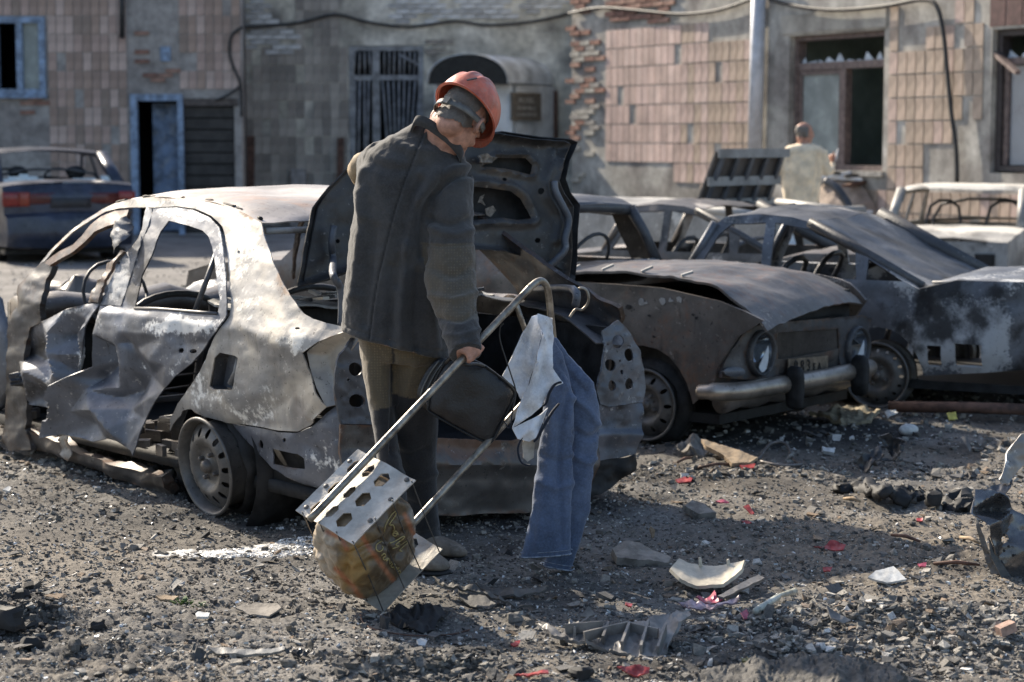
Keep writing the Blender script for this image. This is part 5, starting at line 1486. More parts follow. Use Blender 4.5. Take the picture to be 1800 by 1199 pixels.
# --- head
HB = basis((.25, .73, -.63), (.50, .54, .68))
HEAD = U(812, 207, 7.06)
hp, HL = headparts(HEAD, HB)
neck = tube([U(772, 264, 7.12), U(783, 240, 7.10), U(797, 220, 7.07), U(806, 206, 7.06)], [.092, .086, .080, .07], 18)
lleg = [sec(633, 600, 700, 608, 7.15, .2), sec(638, 655, 694, 662, 7.14, .18), sec(650, 715, 693, 718, 7.12, .16), sec(660, 780, 700, 780, 7.10, .15), sec(667, 850, 712, 850, 7.08, .14), sec(674, 920, 724, 920, 7.08, .135), sec(682, 985, 732, 985, 7.08, .135)]
rleg = [sec(688, 612, 790, 625, 7.16, .21), sec(689, 665, 782, 672, 7.18, .19), sec(688, 725, 770, 728, 7.20, .17), sec(688, 790, 768, 790, 7.24, .155), sec(696, 850, 768, 850, 7.28, .14), sec(708, 910, 772, 910, 7.32, .135), sec(716, 958, 776, 958, 7.34, .135)]
hips = [sec(604, 560, 788, 590, YB, .25), sec(630, 598, 790, 615, 7.14, .235), sec(634, 630, 786, 640, 7.15, .22)]
bodyparts = hp + [neck] + hand + lhand + [loft(shrink(torso[1:], .84), 24), loft(shrink(rarm, .66), 16), loft(shrink(larm, .62), 16), loft(shrink(hips, .8), 20), loft(shrink(lleg, .74), 16), loft(shrink(rleg, .74), 16)]
bv, bf = remeshed(*merge(bodyparts), .0055, 5, .5)
body = obj('body', bv, bf, M['skin'], person)
# eyes
for s in (1, -1):
    e = obj('eye', *ellipsoid(HL(s * .032, .076, -.004), (HB[0] * .010, HB[1] * .010, HB[2] * .010), 12, 8), plain('eye_white', (.6, .58, .55), .2, bump=0), body)
# hair: short, grey, back and sides
bl = np.stack([(bv - HEAD) @ HB[0], (bv - HEAD) @ HB[1], (bv - HEAD) @ HB[2]], 1)
rad = np.linalg.norm(bl, axis=1)
hm = (rad < .16) & (((bl[:, 1] < .02) & (bl[:, 2] > -.088 + .35 * np.abs(bl[:, 0]) + 1.0 * np.clip(bl[:, 1] + .035, 0, 1))) | ((bl[:, 1] >= .02) & (bl[:, 1] < .055) & (bl[:, 2] > -.01) & (np.abs(bl[:, 0]) > .03)) | (bl[:, 2] > .05)) & (bl[:, 2] < .13) & ~((np.abs(bl[:, 0]) > .064) & (bl[:, 2] < .035) & (bl[:, 1] > -.042)) 
hf = [f for f in bf if all(hm[i] for i in f)]
ids = sorted({i for f in hf for i in f}); mp = {a: k for k, a in enumerate(ids)}
hn = vnormals(bv, tris(bf))
hv = bv[ids] + hn[ids] * (.0045 + .003 * fbm(bv[ids], 60, 3, 4))[:, None]
obj('hair', hv, [[mp[i] for i in f] for f in hf], M['hair'], person)
# --- hard hat
hat = None
def hatpt(th, ph, k=1.0, lift=0.0):
    x = .113 * math.sin(th) * math.sin(ph); y = .136 * math.sin(th) * math.cos(ph); z = .124 * math.cos(th)
    q = 1 + 0.0
    rid = .008 * math.exp(-(x / .011) ** 4) + .007 * math.exp(-((abs(x) - .046) / .009) ** 4)
    if z > .02: z += rid * min(1, (z - .02) / .04)
    return HL(x * k, (y - .002) * k, z * k + .042 + lift)
V, F = [], []
nt, npn = 22, 120
for i in range(nt + 1):
    th = (math.pi / 2) * i / nt
    for j in range(npn): V.append(hatpt(max(th, .02), 2 * math.pi * j / npn))
for (ex, dz) in ((1.0, -.012), (1.06, -.014), (1.075, -.018), (1.0, -.020)):
    for j in range(npn):
        ph = 2 * math.pi * j / npn; pk = 1 + (.13 * max(0, math.cos(ph)) ** 3 if ex > 1.03 else 0)
        x = .113 * math.sin(ph) * ex; y = .136 * math.cos(ph) * ex * pk
        V.append(HL(x, y - .002, .042 + dz - (.010 * max(0, math.cos(ph)) if ex > 1.05 else 0)))
m = nt + 5
for i in range(m - 1):
    for j in range(npn): F.append((i * npn + j, i * npn + (j + 1) % npn, (i + 1) * npn + (j + 1) % npn, (i + 1) * npn + j))
F.append(tuple(range(npn)))
hv_ = np.array(V); T_ = tris(F); W_, F_ = solid(hv_, T_, .004, HB[2])
hat = obj('hard_hat', W_, F_, M['helmet'], person, auto=50)
ov = [HL(.108 * math.sin(a), -.002 + .13 * math.cos(a) , -.012 - .03 * max(0, -math.cos(a)) ** 1) for a in np.linspace(math.pi * .42, math.pi * 1.58, 22)]
band = []
V, F = [], []
for p in ov:
    c = HEAD + (p - HEAD) * .88
    V += [c + HB[2] * .012, c - HB[2] * .012]
for i in range(len(ov) - 1): F.append((2 * i, 2 * i + 1, 2 * i + 3, 2 * i + 2))
V = np.array(V); T_ = tris(F); W_, F_ = solid(V, T_, .003, -HB[1])
obj('head_band', W_, F_, M['strap'], hat)
p = HEAD + (ov[11] - HEAD) * .9
obj('band_buckle', *box(p, .022, .012, .03, HB), M['strap'], hat, smooth=False)
q = BVHTree.FromPolygons([tuple(v) for v in hv_], [tuple(t) for t in tris(F)]) if False else None
a_ = hatpt(math.pi * .47, math.radians(168), 1.01); b_ = hatpt(math.pi * .40, math.radians(150), 1.01)
pin0, pin1 = HL(.03, -.146, .05), HL(.045, -.128, .085)
obj('scratch', *bar(pin0, pin1, .006, .004, up=HB[1]), M['dark'], hat, smooth=False)
# --- jacket
jv, jf = merge([loft(torso, 28, pw=2.3), loft(rarm, 22), loft(larm, 20), loft([sec(738, 214, 806, 262, YB, .14), sec(736, 206, 806, 254, YB, .15)], 24)])
jv, jf = remeshed(jv, jf, .0065, 5, .5)
N = vnormals(jv, tris(jf))
PX = proj(jv)
fold = [([(748, 228), (722, 290), (700, 350), (681, 420), (662, 500), (648, 598)], 2.2, -.004), ([(752, 228), (727, 290), (705, 350), (686, 420), (667, 500), (653, 598)], 3.5, .003),
        ([(835, 305), (800, 312), (768, 335), (748, 360), (740, 400), (741, 450)], 6, -.011), ([(830, 292), (795, 300), (760, 325), (738, 352)], 8, .007), ([(770, 300), (745, 330), (722, 380), (712, 440)], 9, .008), ([(740, 320), (718, 370), (705, 440), (700, 500)], 8, -.008),
        ([(712, 430), (708, 500), (704, 560), (706, 605)], 8, .010), ([(690, 470), (688, 540), (684, 600)], 8, -.009), ([(735, 480), (730, 560), (733, 615)], 9, -.010), ([(755, 470), (757, 540), (765, 610)], 9, .010), ([(640, 340), (632, 430), (622, 520)], 10, .008), ([(660, 400), (648, 500), (640, 570)], 9, -.007),
        ([(755, 385), (790, 395), (825, 385)], 6, -.006), ([(758, 400), (795, 412), (828, 404)], 7, .007), ([(760, 470), (795, 485), (830, 470)], 7, -.006), ([(765, 520), (800, 528), (834, 515)], 6, .006), ([(775, 560), (810, 562), (838, 550)], 5, -.006), ([(782, 590), (815, 588), (840, 580)], 5, .005),
        ([(690, 246), (720, 262), (760, 268)], 8, .006), ([(660, 290), (700, 300), (740, 290)], 9, -.005), ([(602, 572), (650, 589), (700, 602), (760, 615), (790, 618)], 2.0, -.003), ([(785, 612), (815, 608), (842, 600)], 2.0, -.003), ([(640, 300), (632, 340), (640, 380)], 9, .008), ([(745, 430), (790, 433), (832, 428)], 1.8, -.003)]
d = strokes(jv, N, fold) + .0045 * fbm(jv, 7, 4, 3) + .0018 * fbm(jv, 26, 3, 9)
hole_neck = np.linalg.norm(jv - U(775, 232, YB), axis=1)
d = d + .9 * strokes(jv, N, fold) + .002 * fbm(jv, 34, 3, 19)
jv2 = jv + N * d[:, None]
patch = inside([(742, 428), (836, 428), (842, 560), (800, 566), (768, 560), (750, 500)], PX) & (N[:, 1] < .35) & (jv[:, 1] < 7.06)
pc = np.zeros((len(jv), 3)); pc[:, 0] = patch
seam = np.exp(-(polydist(PX, smoothpoly(fold[0][0], 4)) / 1.6) ** 2) * (N[:, 1] < .2)
pc[:, 1] = np.clip(seam, 0, 1)
jk = obj('jacket', jv2, jf, M['jacket'], person, paint=pc)
# turned up collar
cp = smoothpoly([(726, 214), (733, 203), (750, 206), (772, 220), (795, 238), (812, 258), (816, 270)], 4)
V, F = [], []
cl = [U(x, y, 7.03 - .03 * math.sin(math.pi * k / (len(cp) - 1))) for k, (x, y) in enumerate(cp)]
back = [U(816 - 0 * k, 268, 7.1 + .05) for k in range(1)]
ringc = cl + [U(806, 255, 7.17), U(785, 236, 7.23), U(755, 212, 7.22), U(735, 204, 7.15)]
for p in ringc: V += [p, p + np.array([-.012, .0, -.036])]
n = len(ringc)
for i in range(n): F.append((2 * i, 2 * i + 1, 2 * ((i + 1) % n) + 1, 2 * ((i + 1) % n)))
V = np.array(V); W_, F_ = solid(V, tris(F), .007, (0, -1, 0))
obj('collar', W_, F_, M['jacket'], jk)
cu = U(634, 297, 7.30)
obj('glove', *merge([loft(along([(650, 280), (640, 290), (634, 300), (634, 312)], [(.035, .05), (.05, .055), (.05, .05), (.035, .04)], [7.26, 7.28, 7.32, 7.36]), 16)]), plain('tan_glove', (.33, .25, .16), .8, var=.25, vscale=40), person)
# --- trousers
tv, tf = merge([loft(hips, 26), loft(lleg, 20), loft(rleg, 20)])
tv, tf = remeshed(tv, tf, .007, 4, .5)
N = vnormals(tv, tris(tf)); PX = proj(tv)
fold = [([(692, 625), (690, 680), (690, 740), (688, 800)], 4, -.012), ([(650, 640), (656, 700)], 6, .006), ([(730, 640), (715, 690), (700, 720)], 8, .008), ([(760, 640), (745, 700), (735, 760)], 9, -.008), ([(690, 790), (720, 800), (750, 790)], 6, -.007), ([(700, 830), (735, 842), (765, 832)], 7, .008), ([(672, 830), (690, 845), (705, 840)], 6, -.006),
        ([(712, 880), (740, 888), (768, 880)], 6, -.007), ([(712, 935), (740, 940), (772, 930)], 5, -.008), ([(676, 940), (700, 948), (728, 940)], 5, -.008)]
tv2 = tv + N * (strokes(tv, N, fold) + .004 * fbm(tv, 9, 4, 13))[:, None]
tan = inside([(620, 590), (690, 600), (690, 650), (692, 715), (655, 722), (640, 680)], PX) | inside([(693, 590), (800, 600), (795, 700), (765, 715), (745, 706), (722, 700), (692, 692)], PX)
pc = np.zeros((len(tv), 3)); pc[:, 0] = tan
obj('trousers', tv2, tf, M['trousers'], person, paint=pc)
def boot(heel, toe, wid, name='boot'):
    heel, toe = np.asarray(heel, float), np.asarray(toe, float); d = toe - heel; L = np.linalg.norm(d); d /= L
    s = np.cross([0, 0, 1], d); s /= np.linalg.norm(s); z = np.array([0, 0, 1.0])
    secs = []
    for t, w_, h0, h1 in ((-.02, .25, .02, .07), (.03, .75, .012, .12), (.25, .85, .012, .125), (.45, .92, .012, .10), (.65, 1.0, .012, .082), (.82, .98, .012, .068), (.95, .7, .014, .05), (1.02, .25, .02, .036)):
        c = heel + d * (t * L) + z * ((h0 + h1) / 2); secs.append((c, s * wid * w_, z * (h1 - h0) / 2))
    b = obj(name, *loft(secs, 20, pw=2.6), M['boot'], person)
    so = [(heel + d * (t * L) + z * .007, s * wid * w_ * 1.06, z * .008) for t, w_ in ((-.03, .3), (.03, .78), (.25, .86), (.45, .88), (.65, 1.0), (.82, 1.0), (.95, .74), (1.03, .3))]
    obj('boot_sole', *loft(so, 18, pw=3), M['black'], b)
    return b
b1h, b1t = GP(690, 985), GP(813, 988)
boot((b1h[0], 7.36, gz((b1h[0], 7.36))), (U(817, 980, 7.26)[0], 7.26, gz((.0, 7.26))), .052)
b2h, b2t = GP(668, 1006), GP(785, 1018)
boot((b2h[0], 7.12, gz((b2h[0], 7.1))), (b2t[0], 7.0, gz(b2t)), .052)

# ================================================================== TROLLEY
M['tube'] = plain('worn_tube', (.33, .30, .25), .38, .6, .35, 18, .2, 80, col2=(.13, .11, .09))
M['plate'] = plain('dirty_plate', (.55, .52, .46), .45, .35, .2, 9, .2, 50, dust=.5, dustcol=(.3, .22, .15))
tr = thing('trolley', 'home made hand trolley of bent tube with two perforated metal plates tied by wires', 'trolley', (TQ[0], TQ[1], gz(TQ)))
topn = -TW
def platesheet(c0, nm, holes, root):
    """plate from its left corner, holes in (along tube, across) fractions"""
    out = [(0, 0), (TA, 0), (TA, TB), (0, TB)]
    P, T = cdt(out, holes, .012)
    V = c0 + P[:, 0:1] * TD + P[:, 1:2] * TE + (.0025 * fbm(P, 12, 3, 5))[:, None] * TW + (.004 * np.sin(P[:, 1] / TB * 9))[:, None] * TW
    W_, F_ = solid(V, T, .004, topn)
    return obj(nm, W_, F_, M['plate'], root, auto=40)
hx = lambda cx, cy, a, b: [(cx - a, cy), (cx - a * .55, cy - b), (cx + a * .55, cy - b), (cx + a, cy), (cx + a * .55, cy + b), (cx - a * .55, cy + b)]
ph = [hx(.055, .175, .033, .020), hx(.15, .172, .033, .020), hx(.245, .168, .033, .020), hx(.06, .115, .030, .014), hx(.15, .108, .030, .014), hx(.25, .10, .030, .014), hx(.05, .048, .030, .010), hx(.14, .042, .030, .010), hx(.24, .036, .030, .010)]
pl = platesheet(corner, 'top_plate', ph, tr)
for (u_, v_) in ((.03, .02), (.13, .015), (.25, .012), (.29, .24), (.2, .25), (.1, .25)):
    p = corner + TD * u_ + TE * v_ + TW * .001
    obj('rivet', *lathe(p, topn, [(0, .004), (.006, .004), (.009, .001), (.009, -.002)], 12), M['rim'], pl)
bpl = platesheet(corner + TW * TC, 'bottom_plate', [hx(.255, .16, .035, .022), hx(.15, .172, .033, .020), hx(.06, .08, .030, .02)], tr)
BL, HT = 1.245, None
# find where the bend sits in sight
BL = min(np.linspace(.8, 1.6, 400), key=lambda L: abs(proj(legpt(L))[0][0] - 932))
far0 = leg0 + TW * (TC + .02) + TE * .03
def farpt(L): return far0 + (TD + TE * -.03) * L
e0, e1 = legpt(BL), farpt(BL - .02)
k1 = (e1 - e0); kl = np.linalg.norm(k1); k1 /= kl
upv = (TD + TE * -.03)
hook = [e0 + upv * .05 + k1 * .012, e0 + upv * .072 + k1 * .05, e0 + upv * .07 + k1 * .10, e0 + upv * .052 + k1 * .18, e0 + upv * .03 + k1 * (kl * .72), e1 + upv * .01 - k1 * .03, e1 - upv * .03]
fr = [legpt(-.012), legpt(.3), legpt(.7), legpt(BL - .05), legpt(BL)] + hook + [farpt(BL - .12), farpt(.8), farpt(.4), farpt(.0)]
obj('tube_frame', *tube(smoothpoly(fr, 6), .0125, 12), M['tube'], tr)
c0, c1 = legpt(BL - .085), farpt(BL - .10)
cb = obj('cross_bar', *tube([c0, c0 + (c1 - c0) * .5 + upv * .004, c1], .0095, 10), M['tube'], tr)
hk = [U(x, y, (e0 + upv * .04 + k1 * (kl * .45))[1]) for x, y in Zm(780, 500, 2.855, [(632, 165), (650, 138), (665, 124), (690, 128), (715, 108), (728, 75), (722, 40), (708, 22), (688, 18), (678, 22)])]
obj('wire_hook', *tube(smoothpoly(hk, 4), .0048, 8), M['tube'], tr)
for (u_, v_) in ((.0, .03), (.0, .11), (.0, .17), (.0, 1.0), (.38, 1.0), (.66, 1.0), (.97, 1.0)):
    a = corner + TD * (u_ * TA + .004 * (1 if u_ == 0 else -1)) + TE * ((v_ if v_ < .5 else TB - .004) if v_ != .17 else .19)
    b = a + TW * TC
    m_ = (a + b) / 2 + (TE * rnd.uniform(-.004, .004) + TD * rnd.uniform(-.004, .004))
    obj('tie_wire', *tube(smoothpoly([a - TW * .008, m_, b + TW * .01], 4), .0023, 6), M['rim'], tr)

# printed bag wedged in the trolley
pb = corner + TD * (TA * .48) + TE * (TB * .52)
secs = []
for k, (z, a, b, sx, sy) in enumerate(((.012, .11, .09, 0, .0), (.05, .14, .112, -.012, .002), (.11, .155, .122, -.022, .002), (.18, .165, .130, -.030, .0), (.25, .16, .126, -.030, -.008), (.31, .145, .118, -.022, -.012), (.345, .12, .105, -.014, -.012), (.356, .08, .08, -.01, -.01))):
    secs.append((pb + TW * z + TD * sx + TE * sy, TD * a, TE * b))
bgv, bgf = remeshed(*loft(secs, 30, pw=3.4), .006, 2, .5)
N = vnormals(bgv, tris(bgf))
rid = np.abs(fbm(bgv, 6.5, 3, 31))
bgd = .055 * (np.minimum(rid, .35) - .17) + .010 * fbm(bgv, 4, 3, 33) + .004 * fbm(bgv, 24, 3, 35)
s_ = (bgv - corner) @ TW
bgd = bgd + .014 * (.5 - np.abs(fbm(bgv, 15, 3, 41))) - .006
bgd = bgd * np.clip(np.minimum(s_ - .01, .352 - s_) / .05, 0, 1)
bgv = bgv + N * bgd[:, None]
PX = proj(bgv)
pcol = np.ones((len(bgv), 3)) * np.array([.15, .105, .062])
cream = np.clip((595 + 14 * fbm(PX, .04, 3, 3) - PX[:, 0]) / 14, 0, 1)[:, None]
pcol = pcol * (1 - cream) + np.array([.40, .33, .25]) * cream
cr2 = np.clip((PX[:, 0] - 725 + 10 * fbm(PX, .05, 3, 4)) / 10, 0, 1)[:, None]; pcol = pcol * (1 - cr2) + np.array([.36, .31, .25]) * cr2
gold = np.clip(1.2 - np.linalg.norm((PX - np.array([622, 985])) / np.array([34, 60]), axis=1) + .5 * fbm(PX, .05, 3, 6), 0, 1)[:, None]; pcol = pcol * (1 - .75 * gold) + np.array([.36, .22, .07]) * .75 * gold
dk = np.clip(1.2 - np.linalg.norm((PX - np.array([690, 960])) / np.array([48, 80]), axis=1), 0, 1)[:, None]; pcol = pcol * (1 - .6 * dk) + np.array([.065, .048, .032]) * .6 * dk
for pts in ([(628, 930), (650, 965), (680, 1005), (702, 1035)], [(712, 905), (730, 945), (745, 960)], [(575, 935), (600, 945), (610, 965)], [(590, 1000), (620, 1030), (640, 1060)]):
    q = np.clip(1.3 - polydist(PX, pts) / 5, 0, 1)[:, None]; pcol = pcol * (1 - q) + np.array([.34, .13, .06]) * q
bag = obj('printed_bag', bgv, bgf, None or vcol('printed_plastic', .38, 40, .12, .22, .5), paint=pcol, loc=pb + TW * TC)
tag(bag, 'crumpled brown and gold printed plastic bag wedged between the trolley plates', 'plastic bag')
bvh = BVHTree.FromPolygons([tuple(v) for v in bgv], [tuple(f) for f in bgf])
def onbag(x, y):
    d_ = rays([(x, y)])[0]; r = bvh.ray_cast(Vector(CAMP), Vector(d_).normalized())
    return np.array(r[0]) + np.array(r[1]) * .0015 if r[0] is not None else None
ZP = lambda pts: Zm(560, 880, 3.0, pts)
script = [[(345, 165), (352, 130), (372, 90), (395, 62), (408, 60), (400, 85), (380, 110), (372, 128), (392, 128), (400, 150), (392, 160)], [(392, 172), (405, 160), (415, 172), (405, 186), (392, 180), (396, 170), (420, 178)], [(372, 225), (400, 215), (440, 190), (452, 192), (430, 212), (405, 232), (420, 238)], [(388, 252), (420, 240), (458, 215), (470, 218), (448, 240), (425, 262), (440, 268)],
          [(330, 215), (306, 232), (304, 258), (322, 268), (338, 252), (334, 240)], [(330, 290), (345, 278), (352, 290), (340, 300), (346, 312), (362, 302)], [(356, 318), (366, 306), (374, 320), (372, 332), (388, 320)], [(378, 345), (392, 330), (402, 338), (394, 352), (382, 348)], [(398, 362), (410, 350), (414, 362), (424, 352)], [(412, 380), (424, 368), (430, 378), (422, 388), (430, 394)], [(428, 398), (440, 388), (446, 398), (436, 408)]]
M['gold'] = plain('gold_print', (.42, .33, .14), .5, bump=0)
for s in script:
    pts = [onbag(*q) for q in smoothpoly(ZP(s), 4)]
    pts = [p for p in pts if p is not None]
    if len(pts) > 3: obj('letter', *tube(pts, .0022, 5), M['gold'], bag)

# black shoulder bag held in the same fist
def pouch(outline, Y0, depth, bulge, step=7, slope=(0, 0)):
    n_ = np.array([slope[0], -1, slope[1]], float); n_ /= np.linalg.norm(n_)
    sf = planesurf(U(*np.mean(outline, 0), Y0), n_)
    P, T = cdt(outline, [], step); e = polydist(P, outline, True)
    k = np.sqrt(np.clip(e / 26, 0, 1)) * bulge
    A = sf(P); V = np.concatenate([A + n_ * k[:, None] + n_ * .002 * fbm(P, .05, 3, 4)[:, None], A - n_ * depth - n_ * k[:, None]])
    T_ = T if (vnormals(A, T).mean(0) @ n_) > 0 else T[:, ::-1]
    m = len(P); E = {}
    for t in T_:
        for i in range(3):
            a, b = int(t[i]), int(t[(i + 1) % 3])
            if (b, a) in E: del E[(b, a)]
            else: E[(a, b)] = 1
    return V, T_.tolist() + (T_[:, ::-1] + m).tolist() + [(b, a, a + m, b + m) for a, b in E], sf, n_
bo = smoothpoly([(786, 634), (815, 630), (846, 640), (880, 664), (904, 686), (902, 702), (884, 740), (866, 774), (852, 777), (810, 756), (760, 727), (752, 715), (764, 670)], 3, True)
V, F, bsf, bn_ = pouch(bo, 6.95, .05, .016)
sbag = obj('shoulder_bag', V, F, M['leather'], loc=U(820, 770, 6.97), auto=60)
tag(sbag, 'black leatherette document bag hanging from the hand beside the trolley tube', 'bag')
bo2 = smoothpoly([(770, 632), (794, 640), (776, 676), (764, 716), (748, 722), (736, 706), (733, 688), (748, 655)], 3, True)
V, F, *_ = pouch(bo2, 7.0, .06, .012)
obj('gusset', V, F, M['leather'], sbag)
for dx in (0, 9):
    obj('zip', *tube(smoothpoly([U(x + dx, y, 6.985) for x, y in ((772, 634), (754, 660), (740, 692), (742, 712))], 4), .0035, 6), M['strap'], sbag)
obj('piping', *tube([bsf([q])[0] + bn_ * .004 for q in bo + bo[:1]], .004, 6), M['black'], sbag)
obj('handle', *tube(smoothpoly([U(784, 638, 6.93), U(798, 626, 6.88), U(815, 640, 6.80), U(836, 640, 6.85), U(850, 644, 6.93)], 4), .007, 8), M['leather'], sbag)

# ---- the clothes slung over the cross bar
M['denim'] = cloth('blue_denim', (.080, .108, .175), (.1, .1, .1), rough=.9, bump=.5, dust=(.24, .28, .34), kd=.4)
M['tee'] = cloth('pale_cotton', (.68, .69, .72), (.1, .1, .1), rough=.9, bump=.25, dust=(.42, .43, .46), kd=.2)
M['navy'] = cloth('navy_trim', (.012, .015, .025), (.1, .1, .1), kd=.0)
YJ = c0[1] + .10
jn = thing('jeans', 'faded blue jeans slung over the trolley cross bar, legs hanging to the ground', 'jeans', (U(965, 1000, YJ)[0], YJ, gz(GP(965, 1000))))
fl = [sec(940, 585, 966, 583, YJ, .03), sec(950, 625, 990, 622, YJ, .05), sec(954, 690, 1008, 690, YJ, .075), sec(952, 760, 1010, 760, YJ, .08), sec(944, 830, 1008, 832, YJ, .075), sec(934, 895, 1006, 898, YJ - .01, .065), sec(924, 945, 1004, 948, YJ - .02, .055), sec(913, 982, 1003, 976, YJ - .02, .05)]
bk = [sec(955, 590, 978, 592, YJ + .05, .03), sec(978, 625, 1010, 630, YJ + .06, .05), sec(990, 670, 1046, 672, YJ + .06, .075), sec(1000, 720, 1054, 718, YJ + .07, .08), sec(1000, 770, 1055, 768, YJ + .07, .08), sec(990, 830, 1042, 830, YJ + .07, .07), sec(978, 900, 1036, 902, YJ + .07, .06), sec(964, 960, 1016, 962, YJ + .06, .055), sec(955, 996, 1005, 1005, YJ + .06, .05)]
for nm, ss, sd in (('leg', fl, 3), ('leg', bk, 5)):
    v, f = remeshed(*loft(ss, 26, pw=2.4), .007, 2, .5)
    N = vnormals(v, tris(f)); PXj = proj(v)
    fo = [([(1000, 690), (985, 760), (982, 840), (990, 960)], 6, -.008), ([(965, 650), (970, 740), (960, 850), (945, 960)], 8, .007), ([(955, 800), (980, 812), (1004, 806)], 5, -.006), ([(950, 845), (978, 858), (1004, 850)], 6, .006), ([(1010, 700), (1035, 720), (1050, 745)], 6, .009), ([(1012, 760), (1035, 770), (1052, 762)], 6, -.009), ([(1010, 800), (1030, 812), (1046, 806)], 6, .007), ([(985, 640), (1010, 670), (1030, 690)], 6, -.007)]
    dd = 1.5 * strokes(v, N, fo) + .007 * fbm(v, 9, 4, sd) + .002 * fbm(v, 34, 2, sd)
    hem = ss[-1]
    o_ = obj(nm, v + N * dd[:, None], f, M['denim'], jn)
    a, A, B = hem; t_ = np.array([.1, 0, .99])
    rg = []
    for zz in (.006, .022):
        rg.append(tube([a + A * 1.02 * math.cos(q) + B * 1.06 * math.sin(q) + np.array([zz * .2, 0, zz]) for q in np.linspace(0, 2 * math.pi, 26)], .0032 if zz < .01 else .0014, 5))
    obj('hem', *merge(rg), plain('pale_hem', (.26, .29, .35), .9, var=.4, vscale=60), o_)
ts = thing('shirt', 'pale grey sleeveless shirt with navy trim draped over the trolley cross bar', 'shirt', U(935, 745, c0[1] + .02))
def drape(out, Y0, pleats, seed, nm, mat, root, th=.004, step=5, amp=.012, slope=(0.1, .12)):
    n_ = np.array([slope[0], -1, slope[1]], float); n_ /= np.linalg.norm(n_)
    sf = planesurf(U(*np.mean(out, 0), Y0), n_)
    def dp(p):
        d_ = .010 * fbm(p, .03, 3, seed)
        ap = np.array([938.0, 548.0]); rr = p - ap; L_ = np.linalg.norm(rr, axis=1); an = np.arctan2(rr[:, 0], rr[:, 1])
        d_ = d_ + .010 * np.clip(L_ / 90, 0, 1) * np.sin(an * 22 + 1.5 * fbm(p, .02, 2, seed + 3)) + .004 * fbm(p, .09, 3, seed + 8)
        for (pts, w_, a_) in pleats: d_ = d_ + a_ * np.exp(-(polydist(p, pts) / w_) ** 2)
        return d_
    return sheet(nm, out, sf, mat, root, step=step, disp=dp, th=th, auto=70)
sh1 = ZK([(470, 145), (545, 172), (548, 300), (545, 420), (575, 465), (600, 495), (540, 520), (515, 560), (490, 610), (440, 660), (345, 720), (385, 590), (430, 500), (455, 400), (478, 320), (495, 250), (470, 190)])
sh0 = ZK([(440, 160), (475, 150), (490, 260), (470, 340), (450, 420), (425, 510), (405, 585), (385, 575), (360, 520), (296, 460), (340, 370), (400, 245)])
drape(sh0, c0[1] + .04, [(ZK([(450, 170), (430, 300), (415, 500)]), 6, .014), (ZK([(430, 200), (390, 350), (345, 470)]), 7, -.012), (ZK([(470, 220), (455, 330), (430, 470)]), 4, -.012)], 3, 'shirt_back', M['tee'], ts)
drape(sh1, c0[1] - .005, [(ZK([(520, 160), (500, 300), (450, 480), (420, 600)]), 6, .018), (ZK([(535, 190), (525, 320), (500, 480)]), 5, -.014), (ZK([(560, 470), (480, 560), (370, 690)]), 6, .014), (ZK([(520, 520), (440, 600), (380, 660)]), 5, -.012)], 5, 'shirt_front', M['tee'], ts)
sh2 = ZK([(345, 722), (410, 690), (490, 650), (525, 620), (500, 690), (460, 770), (430, 790), (370, 775)])
drape(sh2, c0[1] - .015, [(ZK([(500, 640), (430, 730), (380, 770)]), 5, .016), (ZK([(470, 650), (450, 720)]), 4, -.012)], 7, 'shirt_hem', M['tee'], ts)
sh3 = ZK([(425, 720), (455, 780), (450, 870), (420, 890), (400, 870), (395, 800)])
drape(sh3, c0[1] + .01, [], 8, 'shirt_lining', plain('lining', (.42, .37, .31), .9), ts)
for pts, r_ in (([(592, 490), (560, 500), (530, 545), (515, 595), (492, 612)], .011), ([(580, 598), (545, 640), (500, 715), (470, 770), (452, 790)], .012), ([(415, 735), (385, 785), (372, 830), (385, 885), (410, 905), (440, 908)], .009), ([(360, 530), (345, 640), (330, 720), (305, 690)], .005)):
    P_ = smoothpoly([U(x, y, c0[1] - .02) for x, y in ZK(pts)], 5)
    obj('trim', *tube(P_, [r_ * (.7 + .3 * math.sin(math.pi * i / (len(P_) - 1))) for i in range(len(P_))], 8, flat=.5), M['navy'], ts)
cd = [U(x, y, c0[1] - .03) for x, y in ZK([(300, 195), (282, 220), (283, 280), (310, 370), (340, 460), (362, 540), (350, 620)])]
tag(obj('cord', *tube(smoothpoly(cd, 5), .0028, 6), M['cable'], loc=cd[3]), 'thin dark cord looped from the trolley tube past the shirt', 'cord')

# ================================================================== SECOND MAN
Y2 = 21.6
g2 = np.array([U(1408, 400, Y2)[0], Y2, 0.0])
p2 = thing('person', 'man in a pale khaki shirt and trousers standing among the wrecks with a phone raised', 'person', (g2[0], g2[1], gz(g2)))
h2b = basis((.93, .32, -.12), (.05, .02, 1))
H2 = U(1414, 234, Y2)
hp2, HL2 = headparts(H2, h2b, .98)
t2 = [sec(1399, 252, 1424, 252, Y2, .12), sec(1385, 256, 1442, 258, Y2, .2), sec(1372, 266, 1449, 264, Y2, .25), sec(1372, 290, 1446, 288, Y2, .27), sec(1374, 320, 1444, 318, Y2, .27), sec(1377, 345, 1441, 344, Y2, .27), sec(1379, 366, 1440, 364, Y2, .28)]
la2 = along([(1376, 268), (1368, 285), (1363, 305), (1372, 316), (1384, 318)], [.08, .075, .062, .055, .05], [Y2, Y2, Y2 + .02, Y2 + .12, Y2 + .24])
ra2 = along([(1442, 268), (1448, 285), (1454, 302), (1460, 300), (1463, 288)], [.08, .072, .062, .052, .042], [Y2, Y2, Y2 - .02, Y2 + .14, Y2 + .24])
hnd = U(1461, 278, Y2 + .24)
